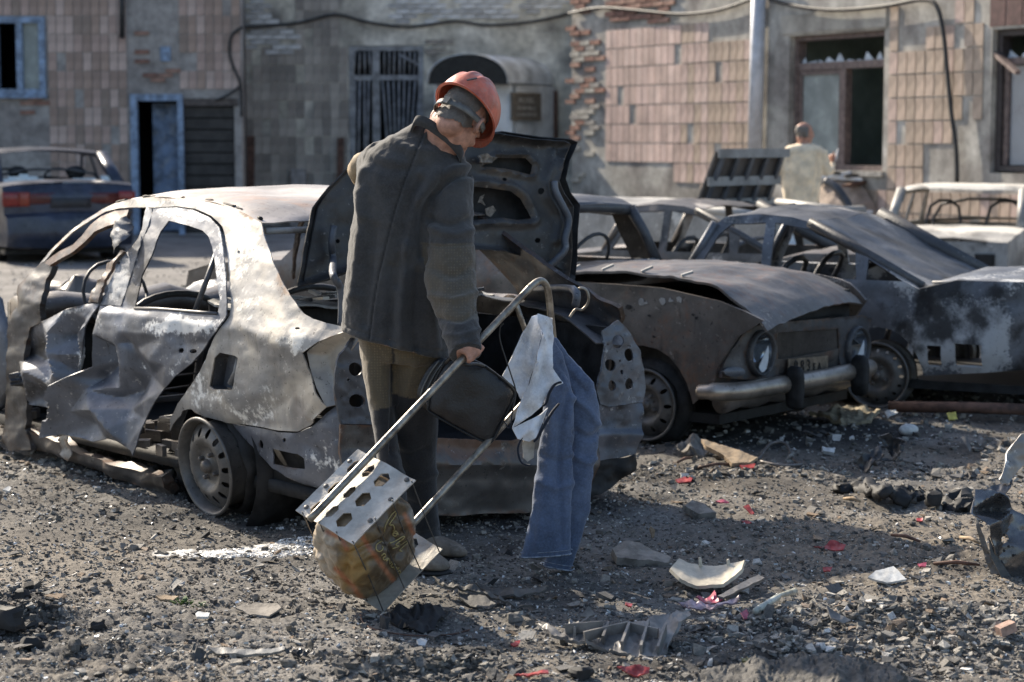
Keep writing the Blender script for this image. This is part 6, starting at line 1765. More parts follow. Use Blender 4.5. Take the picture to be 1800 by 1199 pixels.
hl = [ellipsoid(hnd, ((.03, 0, 0), (0, .03, 0), (0, 0, .045)), 14, 10), tube([ra2[-1][0], hnd], [.032, .03], 10)]
for k in range(4): hl.append(tube([hnd + (.02, .02, -.03 + .02 * k), hnd + (.05, .01, -.026 + .02 * k), hnd + (.062, -.02, -.024 + .02 * k)], [.010, .0095, .008], 8))
hl.append(tube([hnd + (.0, -.02, .02), hnd + (.02, -.035, .055), hnd + (.03, -.035, .075)], [.012, .0105, .009], 8))
l2 = la2[-1][0]
hl += [ellipsoid(l2 + (.04, .05, 0), ((.045, 0, 0), (0, .03, 0), (0, 0, .03)), 12, 8)]
ll2 = [sec(1380, 360, 1411, 360, Y2, .22), sec(1383, 400, 1410, 400, Y2, .18), sec(1386, 440, 1408, 440, Y2 + .02, .15), sec(1389, 470, 1407, 470, Y2 + .04, .13), sec(1389, 492, 1409, 492, Y2 + .04, .13)]
rl2 = [sec(1410, 360, 1441, 360, Y2, .22), sec(1411, 400, 1437, 400, Y2 - .02, .18), sec(1412, 440, 1433, 440, Y2 - .05, .15), sec(1413, 470, 1431, 470, Y2 - .06, .13), sec(1412, 494, 1432, 494, Y2 - .06, .13)]
b2 = remeshed(*merge(hp2 + hl + [tube([U(1411, 262, Y2), U(1412, 248, Y2)], [.07, .06], 12), loft(shrink(t2[1:], .84), 16), loft(shrink(la2, .6), 12), loft(shrink(ra2, .6), 12), loft(shrink(ll2, .7), 12), loft(shrink(rl2, .7), 12)]), .009, 3)
bd2 = obj('body', *b2, M['skin'], p2)
bv = b2[0]; bl = np.stack([(bv - H2) @ h2b[0], (bv - H2) @ h2b[1], (bv - H2) @ h2b[2]], 1)
hm = (np.linalg.norm(bl, axis=1) < .15) & (bl[:, 1] < .01) & (bl[:, 2] > -.05) & (bl[:, 2] < .07)
hf = [f for f in b2[1] if all(hm[i] for i in f)]; ids = sorted({i for f in hf for i in f}); mp = {a: k for k, a in enumerate(ids)}
hn = vnormals(bv, tris(b2[1]))
obj('hair', bv[ids] + hn[ids] * .004, [[mp[i] for i in f] for f in hf], M['hair'], p2)
v, f = remeshed(*merge([loft(t2, 24, pw=2.3), loft(la2, 16), loft(ra2, 16)]), .012, 4)
N = vnormals(v, tris(f)); v = v + N * (.010 * fbm(v, 6, 4, 3) + strokes(v, N, [([(1440, 275), (1437, 310), (1432, 345)], 3, -.02), ([(1385, 280), (1388, 320), (1386, 355)], 4, -.015), ([(1410, 290), (1412, 350)], 5, .01)]))[:, None]
obj('shirt', v, f, M['khaki'], p2)
v, f = remeshed(*merge([loft([sec(1379, 352, 1441, 352, Y2, .25), sec(1379, 375, 1441, 375, Y2, .23)], 20), loft(ll2, 16), loft(rl2, 16)]), .012, 4)
N = vnormals(v, tris(f)); v = v + N * (.010 * fbm(v, 6, 4, 5))[:, None]
obj('trousers', v, f, cloth('khaki_drill', (.34, .28, .17), (.3, .26, .17), kd=.1), p2)
for x, yy in ((1400, Y2 + .0), (1423, Y2 - .1)):
    c = U(x, 495, yy); obj('boot', *loft([(np.array([c[0], yy - .08 + .045 * k, .05 + (.02 if k < 3 else 0)]), np.array([.045 + .006 * min(k, 3), 0, 0]), np.array([0, 0, .05 - .004 * k])) for k in range(7)], 12), M['boot'], p2)
ph_ = hnd + np.array([.055, -.01, .03])
phone = obj('phone', *box(ph_, .012, .075, .15, basis((0, 1, 0), (.25, 0, 1))), plain('pale_phone', (.42, .46, .52), .2, bump=0), smooth=False, loc=ph_)
tag(phone, 'pale phone held up in the khaki shirted man\'s hand', 'phone')

# ================================================================== THE OTHER CARS
def densify(pts, step):
    out = []
    for i in range(len(pts) - 1):
        a, b = np.array(pts[i]), np.array(pts[i + 1]); k = max(1, int(np.ceil(np.linalg.norm(b - a) / step)))
        out += [a + (b - a) * j / k for j in range(k)]
    out.append(np.array(pts[-1])); return np.array(out)

LAST = {}
def carshell(root, fr, Wd, runs, opens, h0, arches, windows, belt, mat, step=.05, dent=.012, seed=1, tumble=.38, mats={}, paint=None, crown=.03, ends=.22, th=.006, frontt=None, skip=(), holes=(), farshift=None):
    """runs: ordered (name, [(t, h)...]) from the lower front over the top to the lower rear; consecutive runs not touching leave an opening"""
    allp = []
    for nm, pts in runs: allp += [p for p in pts if not allp or p != allp[-1]]
    tmax, tmin = max(p[0] for p in allp), min(p[0] for p in allp)
    def q_of(t, h):
        q = np.clip(h - belt, 0, None) * tumble
        q = q + np.clip(t - (tmax - .55), 0, None) ** 2 * ends + np.clip((tmin + .5) - t, 0, None) ** 2 * ends
        return q + np.clip(.35 - h, 0, None) * .15
    bottom = []
    for (ta, ra) in sorted(arches, key=lambda a: a[0]):
        bottom += [(ta - ra, h0)] + [(ta - ra * math.cos(a), .2 + ra * math.sin(a)) for a in np.linspace(.15, math.pi - .15, 11)] + [(ta + ra, h0)]
    outline = allp + [p for p in bottom if p[0] > tmin + .02 and p[0] < tmax - .02]
    P, T = cdt(outline, list(windows) + list(holes), step)
    off = .03
    for far in (False, True):
        q = q_of(P[:, 0], P[:, 1])
        V = fr.w(P[:, 0] - (farshift(P[:, 0]) if far and farshift else 0), (Wd - q) if far else q, P[:, 1])
        n = fr.R if far else -fr.R
        d = dent * fbm(V, 2.6, 4, seed + (9 if far else 0)) + dent * .35 * fbm(V, 9, 3, seed + 3)
        V = V + d[:, None] * n
        W_, F_ = solid(V, T, .018, n)
        pc = None
        if paint is not None:
            c = paint(P, V); pc = np.concatenate([c, c])
        o = obj('far_body_side' if far else 'body_side', W_, F_, mats.get('side', mat), root, paint=pc, auto=50)
        if not far: LAST['side'] = BVHTree.FromPolygons([tuple(q) for q in W_], [tuple(q) for q in F_])
    for nm, pts in runs:
        if nm in skip or nm is None: continue
        L = densify(pts, step); n = len(L); m = max(8, int(Wd / step / 1.3))
        t, h = L[:, 0], L[:, 1]; q = q_of(t, h) + .004
        v = np.linspace(0, 1, m)
        tt, vv = np.repeat(t, m), np.tile(v, n); qq, hh = np.repeat(q, m), np.repeat(h, m)
        V = fr.w(tt, qq + (Wd - 2 * qq) * vv, hh)
        tan = np.gradient(L, axis=0); nn = np.stack([-tan[:, 1], tan[:, 0]], 1); nn /= np.maximum(np.linalg.norm(nn, axis=1), 1e-6)[:, None]
        nn = -nn if nn[:, 1].sum() + (nn[:, 0] * np.sign(t.mean() - (tmax + tmin) / 2)).sum() * .5 < 0 else nn
        N3 = np.repeat(nn[:, 0], m)[:, None] * fr.F + np.repeat(nn[:, 1], m)[:, None] * np.array([0, 0, 1.0])
        k = (np.sin(np.pi * vv) ** .8) * crown
        V = V + N3 * (k + dent * 1.2 * fbm(V, 2.2, 4, seed + 21) * np.sin(np.pi * vv) ** .5)[:, None]
        a = (np.arange(m - 1)[None] + np.arange(n - 1)[:, None] * m).ravel()
        T_ = np.concatenate([np.stack([a, a + 1, a + m + 1], 1), np.stack([a, a + m + 1, a + m], 1)])
        W_, F_ = solid(V, T_, th, N3.mean(0))
        pc = None
        if paint is not None:
            c = paint(np.stack([tt, hh], 1), V); pc = np.concatenate([c, c])
        obj(nm, W_, F_, mats.get(nm, mat), root, paint=pc, auto=50)
    ax = (fr.F, fr.R, (0, 0, 1))
    obj('floor_pan', *box(fr.w((tmax + tmin) / 2, Wd / 2, .14), (tmax - tmin) * .86, Wd - .2, .05, ax), M['black'], root, smooth=False)
    return q_of

def seats(fr, root, Wd, ts, hb=.8):
    for t in ts:
        for a, b in (((.2, .62), (.9, 1.3)) if t != ts[-1] or len(ts) == 1 else ((.2, Wd - .25),)):
            obj('seat_frame', *merge([tube(smoothpoly([fr.w(t, a, .25), fr.w(t - .08, a, .55), fr.w(t - .2, a + .04, hb), fr.w(t - .2, b - .04, hb), fr.w(t - .08, b, .55), fr.w(t, b, .25)], 3), .018, 6)]), M['dark'], root)

def mottle(a=(.0, .0, .0), amp=(.25, .25, .25), seed=1, sc=1.6):
    def f(P, V):
        return np.stack([a[i] + amp[i] * fbm(V, sc * (1 + .3 * i), 3, seed + 40 * i) for i in range(3)], 1)
    return f

# ---------------------------------------------------------------- old saloon with round lamps
MO = Frame(G(1129, 777), (.78, -.626))
MW = 1.50
mk = thing('rusted_saloon', 'charred rust brown old saloon with round headlamps, chrome bumper and buckled bonnet', 'car', MO.O)
mw = [[(-1.12, .84), (-1.2, 1.10), (-1.68, 1.13), (-1.68, .84)], [(-1.76, .84), (-1.76, 1.13), (-2.2, 1.1), (-2.42, .86)]]
mruns = [('valance', [(.40, .30), (.44, .36), (.45, .42)]), (None, [(.45, .42), (.56, .58), (.70, .665)]), (None, [(.70, .665), (.60, .705), (.45, .75), (.1, .80), (-.90, .815)]), (None, [(-.90, .815), (-1.03, 1.15)]),
         ('roof', [(-1.03, 1.15), (-1.12, 1.195), (-1.6, 1.225), (-2.15, 1.2), (-2.28, 1.16)]), (None, [(-2.28, 1.16), (-2.62, .84)]), ('boot_lid', [(-2.62, .84), (-3.2, .80), (-3.45, .74)]), ('rear_panel', [(-3.45, .74), (-3.52, .5), (-3.45, .28)])]
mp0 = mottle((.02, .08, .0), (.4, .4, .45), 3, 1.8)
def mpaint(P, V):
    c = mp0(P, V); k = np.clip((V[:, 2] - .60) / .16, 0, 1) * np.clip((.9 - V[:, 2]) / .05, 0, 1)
    c[:, 0] += .22 * k; c[:, 2] -= .25 * k; c[:, 2] += .12 * (1 - k)  # light caught by the fender tops, painted as extra ash and less soot
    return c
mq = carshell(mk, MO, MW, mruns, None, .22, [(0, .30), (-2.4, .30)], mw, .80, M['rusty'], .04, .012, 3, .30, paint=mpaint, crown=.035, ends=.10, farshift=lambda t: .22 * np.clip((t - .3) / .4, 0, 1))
mside = LAST['side']
def msurf(p):
    out = []
    for q, d in zip(p, rays(p)):
        r = mside.ray_cast(Vector(CAMP), Vector(d).normalized()); out.append(np.array(r[0]) if r[0] is not None else MO.side(lambda t, h: 0 * t)([q])[0])
    return np.array(out) - MO.R * .003
msurf.n = -MO.R
zq = lambda pts: Zm(980, 330, 2.5517, pts)
# bonnet, sprung open along the near edge
def bonnet(u, v):
    t = -.86 + (1.57 - .24 * v) * u
    h = np.interp(-.86 + 1.60 * u, [-.9, -.3, .15, .45, .60, .70, .745], [.83, .85, .845, .805, .75, .70, .655])
    near = np.clip(1 - v * 5, 0, 1)
    h = h + .030 * np.sin(np.pi * v) + .018 * near * np.clip(1 - ((u - .55) / .4) ** 2, 0, 1) - .03 * np.clip(1 - (1 - v) * 6, 0, 1)
    h = h - .05 * np.clip(u - .82, 0, 1) / .18 * (1 - v) ** 2
    return MO.w(t, .05 + (MW - .10) * v, h)
gridsheet('bonnet', bonnet, 60, 44, M['rusty'], mk, th=.012, disp=lambda u, v, V: (.012 * fbm(V, 3.4, 4, 8) + .004 * fbm(V, 14, 3, 9))[:, None] * np.array([0, 0, 1.0]),
          paint=lambda u, v, V: np.stack([.15 + .35 * fbm(V, 2.5, 3, 3), .18 + .3 * fbm(V, 3, 3, 4), -.12 + .3 * fbm(V, 2.2, 3, 5)], 1))
for a in (.2, .34, .5, .66): obj('bonnet_scrap', *bar(bonnet(np.array([a]), np.array([.03]))[0] + (0, 0, .005), bonnet(np.array([a + .03]), np.array([.06]))[0] + (0, 0, .03), .03, .012), M['pale'], mk, smooth=False)
obj('engine_bay', *box(MO.w(-.15, MW / 2, .5), 1.1, MW - .16, .45, (MO.F, MO.R, (0, 0, 1))), M['black'], mk, smooth=False)
# pillars of the windscreen and header bar
for s, nm in ((.06, 'pillar'), (MW - .06, 'pillar')):
    obj(nm, *tube([MO.w(-.90, s, .81), MO.w(-.96, s + (.06 if s < 1 else -.06), 1.0), MO.w(-1.04, s + (.10 if s < 1 else -.10), 1.15)], [.034, .03, .034], 8), M['dark'], mk)
obj('windscreen_header', *tube([MO.w(-1.05, .14 + (MW - .28) * k / 6, 1.135 + .03 * math.sin(math.pi * k / 6)) for k in range(7)], .035, 8), M['dark'], mk)
obj('cowl', *tube([MO.w(-.9, .06 + (MW - .12) * k / 6, .82) for k in range(7)], .03, 8), M['pale'], mk)
# nose panel: cut-outs in the plane of the grille
mf = MO.face(.47, 1)
nose = zq([(745, 800), (775, 740), (830, 660), (880, 622), (960, 606), (1180, 588), (1372, 572), (1412, 592), (1392, 660), (1385, 770), (1312, 838), (1100, 850), (850, 862), (735, 852)])
lh, rh2 = ell(*zq([(905, 742)])[0], 20, 37, 20), ell(*zq([(1338, 716)])[0], 17.5, 35, 20)
gri = zq([(985, 650), (1260, 632), (1268, 820), (990, 842)])
sheet('nose_panel', nose, mf, M['dark'], mk, holes=[lh, rh2, gri], step=5, disp=lambda p: .006 * fbm(p, .04, 3, 4), th=.02, paint=blobs([(1335, 660, 60, 20, .2, .2, -.2)], (.05, .2, -.08), 3))
def facept(x, y, d=0.0): return mf([(x, y)])[0] + MO.F * d
gb = []
for k in range(40):
    x = 995 + (1262 - 995) * k / 39; y0 = 652 - 18 * k / 39; y1 = 840 - 20 * k / 39
    a, b = facept(*zq([(x, y0)])[0], -.02), facept(*zq([(x, y1)])[0], -.02)
    gb.append(bar(a, b, .006, .02, up=MO.F))
tag(obj('grille_bars', *merge(gb), M['rusty'], mk, smooth=False), kind='stuff')
obj('grille_back', *box((facept(*zq([(1125, 736)])[0], -.08)), .02, .95, .34, (MO.F, MO.R, (0, 0, 1))), M['black'], mk, smooth=False)
chrome = burnt('scorched_chrome', (.34, .30, .26), (.45, .41, .36), (.2, .13, .08), (.04, .035, .03), k_ash=-.10, k_rust=.03, k_soot=.0, rough=.38, metal=.7, scale=5)
for (cx_, cy_), L_ in ((zq([(905, 742)])[0], lh), (zq([(1338, 716)])[0], rh2)):
    c = facept(cx_, cy_, .0)
    r = .108
    lamp_ = obj('headlamp', *lathe(c, MO.F, [(r * 1.04, -.05), (r * 1.12, .01), (r * 1.05, .035), (r * .96, .03), (r * .94, .0)], 28), M['dark'], mk)
    obj('reflector', *lathe(c, MO.F, [(r * .94, .012), (r * .8, -.03), (r * .5, -.06), (.02, -.075)], 28), plain('reflector', (.55, .58, .62), .12, .95, .2, 20, 0), lamp_)
    gl = [c + MO.F * .02 + (MO.R * math.cos(a) * .55 + np.array([0, 0, 1]) * math.sin(a)) * r * .9 for a in np.linspace(-2.4, .4, 9)]
    obj('lens_shard', np.array(gl + [g + MO.F * .004 for g in gl]), [tuple(range(9)), tuple(range(17, 8, -1))] + [(i, i + 9, i + 10, i + 1) for i in range(8)], M['whitepane'], lamp_, smooth=False)
sl = ell(*zq([(795, 826)])[0], 19, 9, 16)
sheet('side_lamp', sl, MO.face(.50, 1), M['bluegrey'], mk, step=4, th=.03, disp=lambda p: .012 * np.clip(polydist(p, sl, True) / 6, 0, 1))
pp_ = [facept(*q, .03) for q in zq([(1010, 765), (1188, 750), (1190, 832), (1014, 842)])]
pc_ = sum(pp_) / 4; pu = (pp_[1] - pp_[0]); pu /= np.linalg.norm(pu); pz = np.array([0, 0, 1.0]); pw_ = abs((pp_[1] - pp_[0]) @ pu); phh = abs(pp_[0][2] - pp_[3][2])
npl = obj('number_plate', *box(pc_, pw_, .006, phh, (pu, MO.F, pz)), plain('sooty_plate', (.22, .17, .12), .6, var=.45, vscale=12), mk, smooth=False)
def text_mesh(s, size):
    cu = bpy.data.curves.new('txt', 'FONT'); cu.body = s; cu.size = size; cu.align_x = 'CENTER'; cu.align_y = 'CENTER'; cu.extrude = .002; cu.resolution_u = 2
    o = bpy.data.objects.new('txt', cu); COL.objects.link(o)
    e = o.evaluated_get(bpy.context.evaluated_depsgraph_get()); me = e.to_mesh()
    v = np.array([tuple(q.co) for q in me.vertices]); f = [tuple(p.vertices) for p in me.polygons]
    e.to_mesh_clear(); bpy.data.objects.remove(o); bpy.data.curves.remove(cu)
    return v, f
x_ = -.40
for ch, sz, adv in (('9', .98, .155), ('8', .98, .155), ('3', .98, .165), ('E', .66, .13), ('A', .66, .13)):
    tv_, tf_ = text_mesh(ch, phh * sz)
    vv_ = pc_ + (tv_[:, 0:1] * .85 + pw_ * (x_ + adv / 2)) * pu + (tv_[:, 1:2] - (phh * .12 if sz < .9 else 0)) * pz + (tv_[:, 2:3] + .0055) * MO.F
    obj('letter', vv_, tf_, M['black'], npl, smooth=False); x_ += adv
# bumper with two rubber overriders
bt = .55
bpts = [MO.w(bt - .17, -.045, .335), MO.w(bt - .10, -.04, .34), MO.w(bt - .03, .03, .34)] + [MO.w(bt + .03 * math.sin(math.pi * k / 8), .12 + (MW - .24) * k / 8, .34) for k in range(9)] + [MO.w(bt - .06, MW - .06, .34), MO.w(bt - .14, MW - .0, .34), MO.w(bt - .2, MW + .0, .335)]
bs = smoothpoly(bpts, 4)
bs = [b_ - np.array([0, 0, .04]) for b_ in bs]
V, F = tube(bs, [.046 if 3 < i < len(bs) - 4 else .038 for i in range(len(bs))], 14)
obj('bumper', V, F, chrome, mk)
for s in (.47, 1.15):
    c = MO.w(bt + .07, s, .33)
    obj('overrider', *loft([(c + np.array([0, 0, z - .035]), MO.R * .026 * w_, MO.F * .05 * w_) for z, w_ in ((-.12, .5), (-.105, .9), (-.04, 1.05), (.04, 1.05), (.08, .9), (.10, .5))], 14, pw=3), M['black'], mk)
obj('apron', *loft([(MO.w(.46, .03 + (MW - .06) * k / 10, .255), MO.F * .06, np.array([0, 0, .075 - .02 * (k % 2)])) for k in range(11)], 12), M['rusty'], mk)
steel_rim(mk, MO.w(0, .03, .19), -MO.R, .185, .15, 10, M['rim'])
tvv, tff = lathe(MO.w(0, .05, .2), MO.R, [(.18, .0), (.225, .02), (.235, .06), (.225, .12), (.18, .14)], 32)
tvv[:, 2] = np.maximum(tvv[:, 2], .0); obj('tyre_remains', tvv + .012 * np.stack([fbm(tvv, 12, 3, i) for i in range(3)], 1) * np.array([1, 1, .4]), tff, M['black'], mk)
steel_rim(mk, MO.w(-2.4, .03, .19), -MO.R, .185, .15, 10, M['rim']); steel_rim(mk, MO.w(0, MW - .03, .19), MO.R, .185, .15, 10, M['rim']); steel_rim(mk, MO.w(-2.4, MW - .03, .19), MO.R, .185, .15, 10, M['rim'])
seats(MO, mk, MW, [-1.35, -2.2], .86)
sw = [MO.w(-1.16 + .08 * math.sin(a), MW - .42 + .19 * math.cos(a), .83 + .17 * math.sin(a)) for a in np.linspace(0, 2 * math.pi, 22)]
obj('steering_wheel', *tube(sw, .011, 6), M['dark'], mk)
obj('dashboard', *tube([MO.w(-1.0, .1 + (MW - .2) * k / 6, .78) for k in range(7)], .07, 8), M['dark'], mk)
for (x, y, r) in ((1105, 540, 6), (1142, 555, 3), (1225, 559, 3), (1150, 592, 3), (1218, 553, 3)):
    sheet('shot_hole', [(a + rnd.uniform(-1, 1), b + rnd.uniform(-1, 1)) for a, b in ell(x, y, r, r * .8, 9)], msurf, M['black'], mk, step=3, th=.001)
for (x, y, r) in ((1128, 531, 7), (1135, 533, 4), (1165, 530, 6), (1180, 528, 4), (1195, 527, 5)):
    pt_ = ell(x, y, r, r * 1.0, 7)
    sheet('bare_patch', [(a + rnd.uniform(-2, 2), b + rnd.uniform(-2, 2)) for a, b in pt_], msurf, M['pale'], mk, step=3, th=.002)

# ---------------------------------------------------------------- dark fastback beside it
def fastback(name, label, O, seed, mats, step, glass=True, z=0.0, wheels=True, rough=.02):
    fr = Frame((O[0], O[1], z), (-.88, .475)); Wd = 1.50
    root = thing(name, label, 'car', (O[0], O[1], z))
    runs = [('front_panel', [(1.95, .25), (2.02, .45), (1.98, .60)]), ('bonnet', [(1.98, .60), (1.6, .69), (1.24, .73)]), (None, [(1.24, .73), (1.06, 1.04)]), ('roof', [(1.06, 1.04), (1.0, 1.085), (.8, 1.105), (.58, 1.09), (.46, 1.06)]),
            ('rear_window' if glass else None, [(.46, 1.06), (-.24, .70)]), ('tail_deck', [(-.24, .70), (-.45, .755), (-1.12, .76)]), ('rear_panel', [(-1.12, .77), (-1.2, .55), (-1.16, .30)])]
    wins = [[(1.16, .74), (1.03, .98), (.96, 1.04), (.74, 1.055), (.74, .74)], [(.68, .74), (.68, 1.055), (.46, 1.02), (.17, .90), (.14, .74)], [(.08, .74), (.08, .86), (-.15, .74)]]
    hl = [[(-.38, .26), (-.38, .38), (-.30, .38), (-.30, .26)], [(-.62, .27), (-.62, .40), (-.46, .40), (-.46, .27)]]
    carshell(root, fr, Wd, runs, None, .2, [(0, .27), (1.72, .22)], wins, .71, mats[0], step, rough, seed, .36, mats={'rear_window': mats[1], 'roof': mats[2]}, paint=mottle((.14, .0, .06), (.8, .35, .7), seed, 2.6), crown=.025, ends=.12, holes=hl)
    for s in (.10, Wd - .10):
        obj('pillar', *tube([fr.w(1.24, s - .04 if s < 1 else s + .04, .73), fr.w(1.06, s, 1.05)], .026, 7), mats[0], root)
        obj('rear_pillar', *tube([fr.w(-.24, s - .03 if s < 1 else s + .03, .71), fr.w(.1, s, .885), fr.w(.46, s, 1.065)], [.03, .03, .032] if s < 1 else [.05, .055, .06], 7), M['dark'], root)
    if wheels:
        for t in (0, 1.72):
            steel_rim(root, fr.w(t, .0, .19), -fr.R, .19, .15, 16, M['rim'], slot=(.05, .06), rslot=.76)
            steel_rim(root, fr.w(t, Wd, .19), fr.R, .19, .15, 16, M['rim'], slot=(.05, .06), rslot=.76)
    seats(fr, root, Wd, [.85, .35], .8)
    obj('rear_bumper', *loft([(fr.w(-1.2, .0 + Wd * k / 8, .33), fr.F * .06, np.array([0, 0, .09])) for k in range(9)], 10, pw=3), mats[0], root)
    return root, fr
fb_O = G(1540, 717)
fr_, ff_ = fastback('burnt_fastback', 'blue grey burnt fastback with mottled flank behind the round lamped saloon', fb_O, 5, (M['bluegrey'], burnt('dull_glass', (.11, .115, .125), (.3, .29, .28), (.12, .075, .05), k_ash=-.06, k_rust=-.03, k_soot=.0, rough=.4, metal=.4, scale=4), M['dark']), .045, rough=.028)
obj('deck_edge', *tube([ff_.w(-.3 - .55 * k / 5, .06, .736 + .006 * math.sin(k * 2)) for k in range(6)], .009, 6), M['pale'], fr_)
f2r, f2 = fastback('gutted_hatchback', 'gutted brown hatchback with bare pillars behind the round lamped saloon roof', (1.79, 15.2), 9, (M['rusty'], M['dark'], M['rusty']), .07, glass=False, z=-.06)

# ---------------------------------------------------------------- pale wreck with its bonnet up
O5 = U(1432, 440, 19.3); F5 = Frame((O5[0], O5[1], 0), (.72, -.69))
P5_ = thing('pale_wreck', 'ash pale wreck with bonnet propped up showing a dark ribbed underside', 'car', (O5[0], O5[1], 0))
F5 = Frame((O5[0] - .72 * .5 - F5.R[0] * .78, O5[1] + .69 * .5 - F5.R[1] * .78, 0), (.72, -.69))
carshell(P5_, F5, 1.55, [('front_panel', [(.52, .22), (.58, .42), (.55, .78)]), (None, [(.55, .78), (-.55, .86)]), (None, [(-.55, .86), (-.75, .88)]), ('roof', [(-.75, .88), (-1.05, .90), (-1.9, .92), (-2.3, .88)]), (None, [(-2.3, .88), (-2.7, .84)]), ('boot_lid', [(-2.7, .84), (-3.3, .8)]), ('rear_panel', [(-3.3, .8), (-3.32, .3)])],
         None, .22, [(0, .3), (-2.4, .3)], [], .82, M['pale'], .08, .015, 15, .3, paint=mottle((.1, 0, .0), (.4, .3, .45), 15, 2), ends=.1)
pf5 = lambda t, s, h: F5.w(t, s, h)
hb_ = [pf5(-.52, .22, .9), pf5(-.52, 1.43, .9), pf5(-.30, 1.40, 1.43), pf5(-.30, .25, 1.43)]
def hood5(u, v): 
    a = hb_[0] + (hb_[1] - hb_[0]) * u[:, None]; b = hb_[3] + (hb_[2] - hb_[3]) * u[:, None]
    return a + (b - a) * v[:, None]
bn5 = gridsheet('bonnet', hood5, 20, 10, M['rusty'], P5_, th=.02, nref=F5.F)
for k in range(5): obj('bonnet_rib', *bar(hood5(np.array([.08 + .21 * k]), np.array([.05]))[0] + F5.F * .03, hood5(np.array([.08 + .21 * k]), np.array([.95]))[0] + F5.F * .03, .05, .03, up=F5.F), M['bluegrey'], bn5, smooth=False)
for v in (.03, .45, .97): obj('bonnet_brace', *bar(hood5(np.array([.0]), np.array([v]))[0] + F5.F * .034, hood5(np.array([1.]), np.array([v]))[0] + F5.F * .034, .09, .03, up=F5.F), M['pale'], bn5, smooth=False)
obj('engine', *lumpbox(pf5(.0, .78, .72), .8, 1.0, .4, (F5.F, F5.R, np.array([0, 0, 1])), 4, .12), M['dark'], P5_)
for s in (.25, 1.3):
    l = obj('headlamp', *lathe(pf5(.60, s, .62), F5.F, [(.0, -.02), (.08, -.01), (.10, .03), (.11, .0), (.11, -.05)], 18), M['whitepane'], P5_)
obj('bumper', *tube([pf5(.66, .0 + 1.55 * k / 6, .42) for k in range(7)], .075, 8), M['pale'], P5_)
obj('crossmember', *tube([pf5(.56, .05 + 1.45 * k / 6, .85) for k in range(7)], .05, 8), M['pale'], P5_)
for s in (.03, 1.52): obj('fender_rail', *tube([pf5(.5, s, .82), pf5(-.5, s, .9)], .05, 8), M['pale'], P5_)

# ---------------------------------------------------------------- pale boxy wreck at the right
c6 = U(1638, 380, 20.6); F6 = Frame((0, 0, 0), (-.40, -.917))
o6 = np.array([c6[0], c6[1], 0]) - F6.F * .78 - F6.R * .79
z6 = -.36
B6 = thing('boxy_wreck', 'whitish ash covered boxy saloon with empty windscreen near the right wall', 'car', (o6[0], o6[1], z6))
F6 = Frame((o6[0], o6[1], z6), (-.40, -.917))
lampholes = []
carshell(B6, F6, 1.58, [('front_panel', [(.70, .25), (.76, .45), (.74, .86)]), ('bonnet', [(.74, .86), (.3, .93), (-.42, .96)]), (None, [(-.42, .96), (-.80, 1.34)]), ('roof', [(-.80, 1.34), (-.9, 1.385), (-1.6, 1.40), (-2.2, 1.36)]), (None, [(-2.2, 1.36), (-2.55, .96)]), ('boot_lid', [(-2.55, .96), (-2.9, .92)]), ('rear_panel', [(-2.9, .92), (-2.92, .3)])],
         None, .25, [(.1, .3), (-2.3, .3)], [[(-.70, .97), (-.98, 1.3), (-1.45, 1.31), (-1.45, .97)], [(-1.53, .97), (-1.53, 1.31), (-2.05, 1.29), (-2.3, .97)]], .94, M['pale'], .08, .02, 25, .32, paint=mottle((.1, -.1, .03), (.6, .25, .8), 25, 1.8), ends=.06)
for s in (.12, 1.46): obj('pillar', *tube([F6.w(-.42, s - .04 if s < 1 else s + .04, .96), F6.w(-.80, s, 1.35)], .055, 7), M['pale'], B6)
for s in (.16, .42, .78, 1.1): obj('lamp_hole', *box(F6.w(.765, s + .08, .66), .05, .20, .16, (F6.F, F6.R, (0, 0, 1))), M['black'], B6, smooth=False)
obj('bumper', *tube([F6.w(.80, 1.58 * k / 6, .44) for k in range(7)], .06, 8), M['pale'], B6)
seats(F6, B6, 1.58, [-1.2, -2.0], 1.15)
steel_rim(B6, F6.w(.1, 1.58, .2), F6.R, .2, .15, 12, M['rim']); steel_rim(B6, F6.w(.1, 0, .2), -F6.R, .2, .15, 12, M['rim'])

# ---------------------------------------------------------------- dark blue saloon at the left, rear window smashed
c7 = U(122, 400, 25.0); F7 = Frame((0, 0, 0), (-.42, .907)); F7r = F7.R
o7 = np.array([c7[0], c7[1], 0]) + F7.F * .95 - F7.R * .86
S7 = thing('blue_saloon', 'dark blue saloon with red tail lamps and a smashed rear window', 'car', (o7[0], o7[1], 0))
F7 = Frame((o7[0], o7[1], 0), (-.42, .907))
M['carblue'] = plain('dark_blue_paint', (.035, .045, .075), .32, .15, .25, 4, .04, 30, dust=.55, dustcol=(.11, .12, .14))
carshell(S7, F7, 1.72, [('front_panel', [(3.4, .25), (3.5, .5), (3.4, .68)]), ('bonnet', [(3.4, .68), (2.9, .85), (2.15, .95)]), (None, [(2.15, .95), (1.45, 1.35)]), ('roof', [(1.45, 1.35), (1.2, 1.40), (.6, 1.40), (.2, 1.36)]), (None, [(.2, 1.36), (-.38, .99)]), ('boot_lid', [(-.38, .99), (-.7, 1.0), (-.90, .97)]),
          ('rear_panel', [(-.90, .97), (-.97, .85), (-.96, .62)]), ('bumper', [(-.96, .62), (-1.04, .58), (-1.06, .35), (-.98, .22)])], None, .22, [(0, .33), (2.6, .33)], [[(1.95, .97), (1.4, 1.31), (.95, 1.34), (.95, .97)], [(.87, .97), (.87, 1.34), (.55, 1.31), (.25, .99)]], .93, M['carblue'], .07, .004, 35, .36, ends=.30, crown=.05)
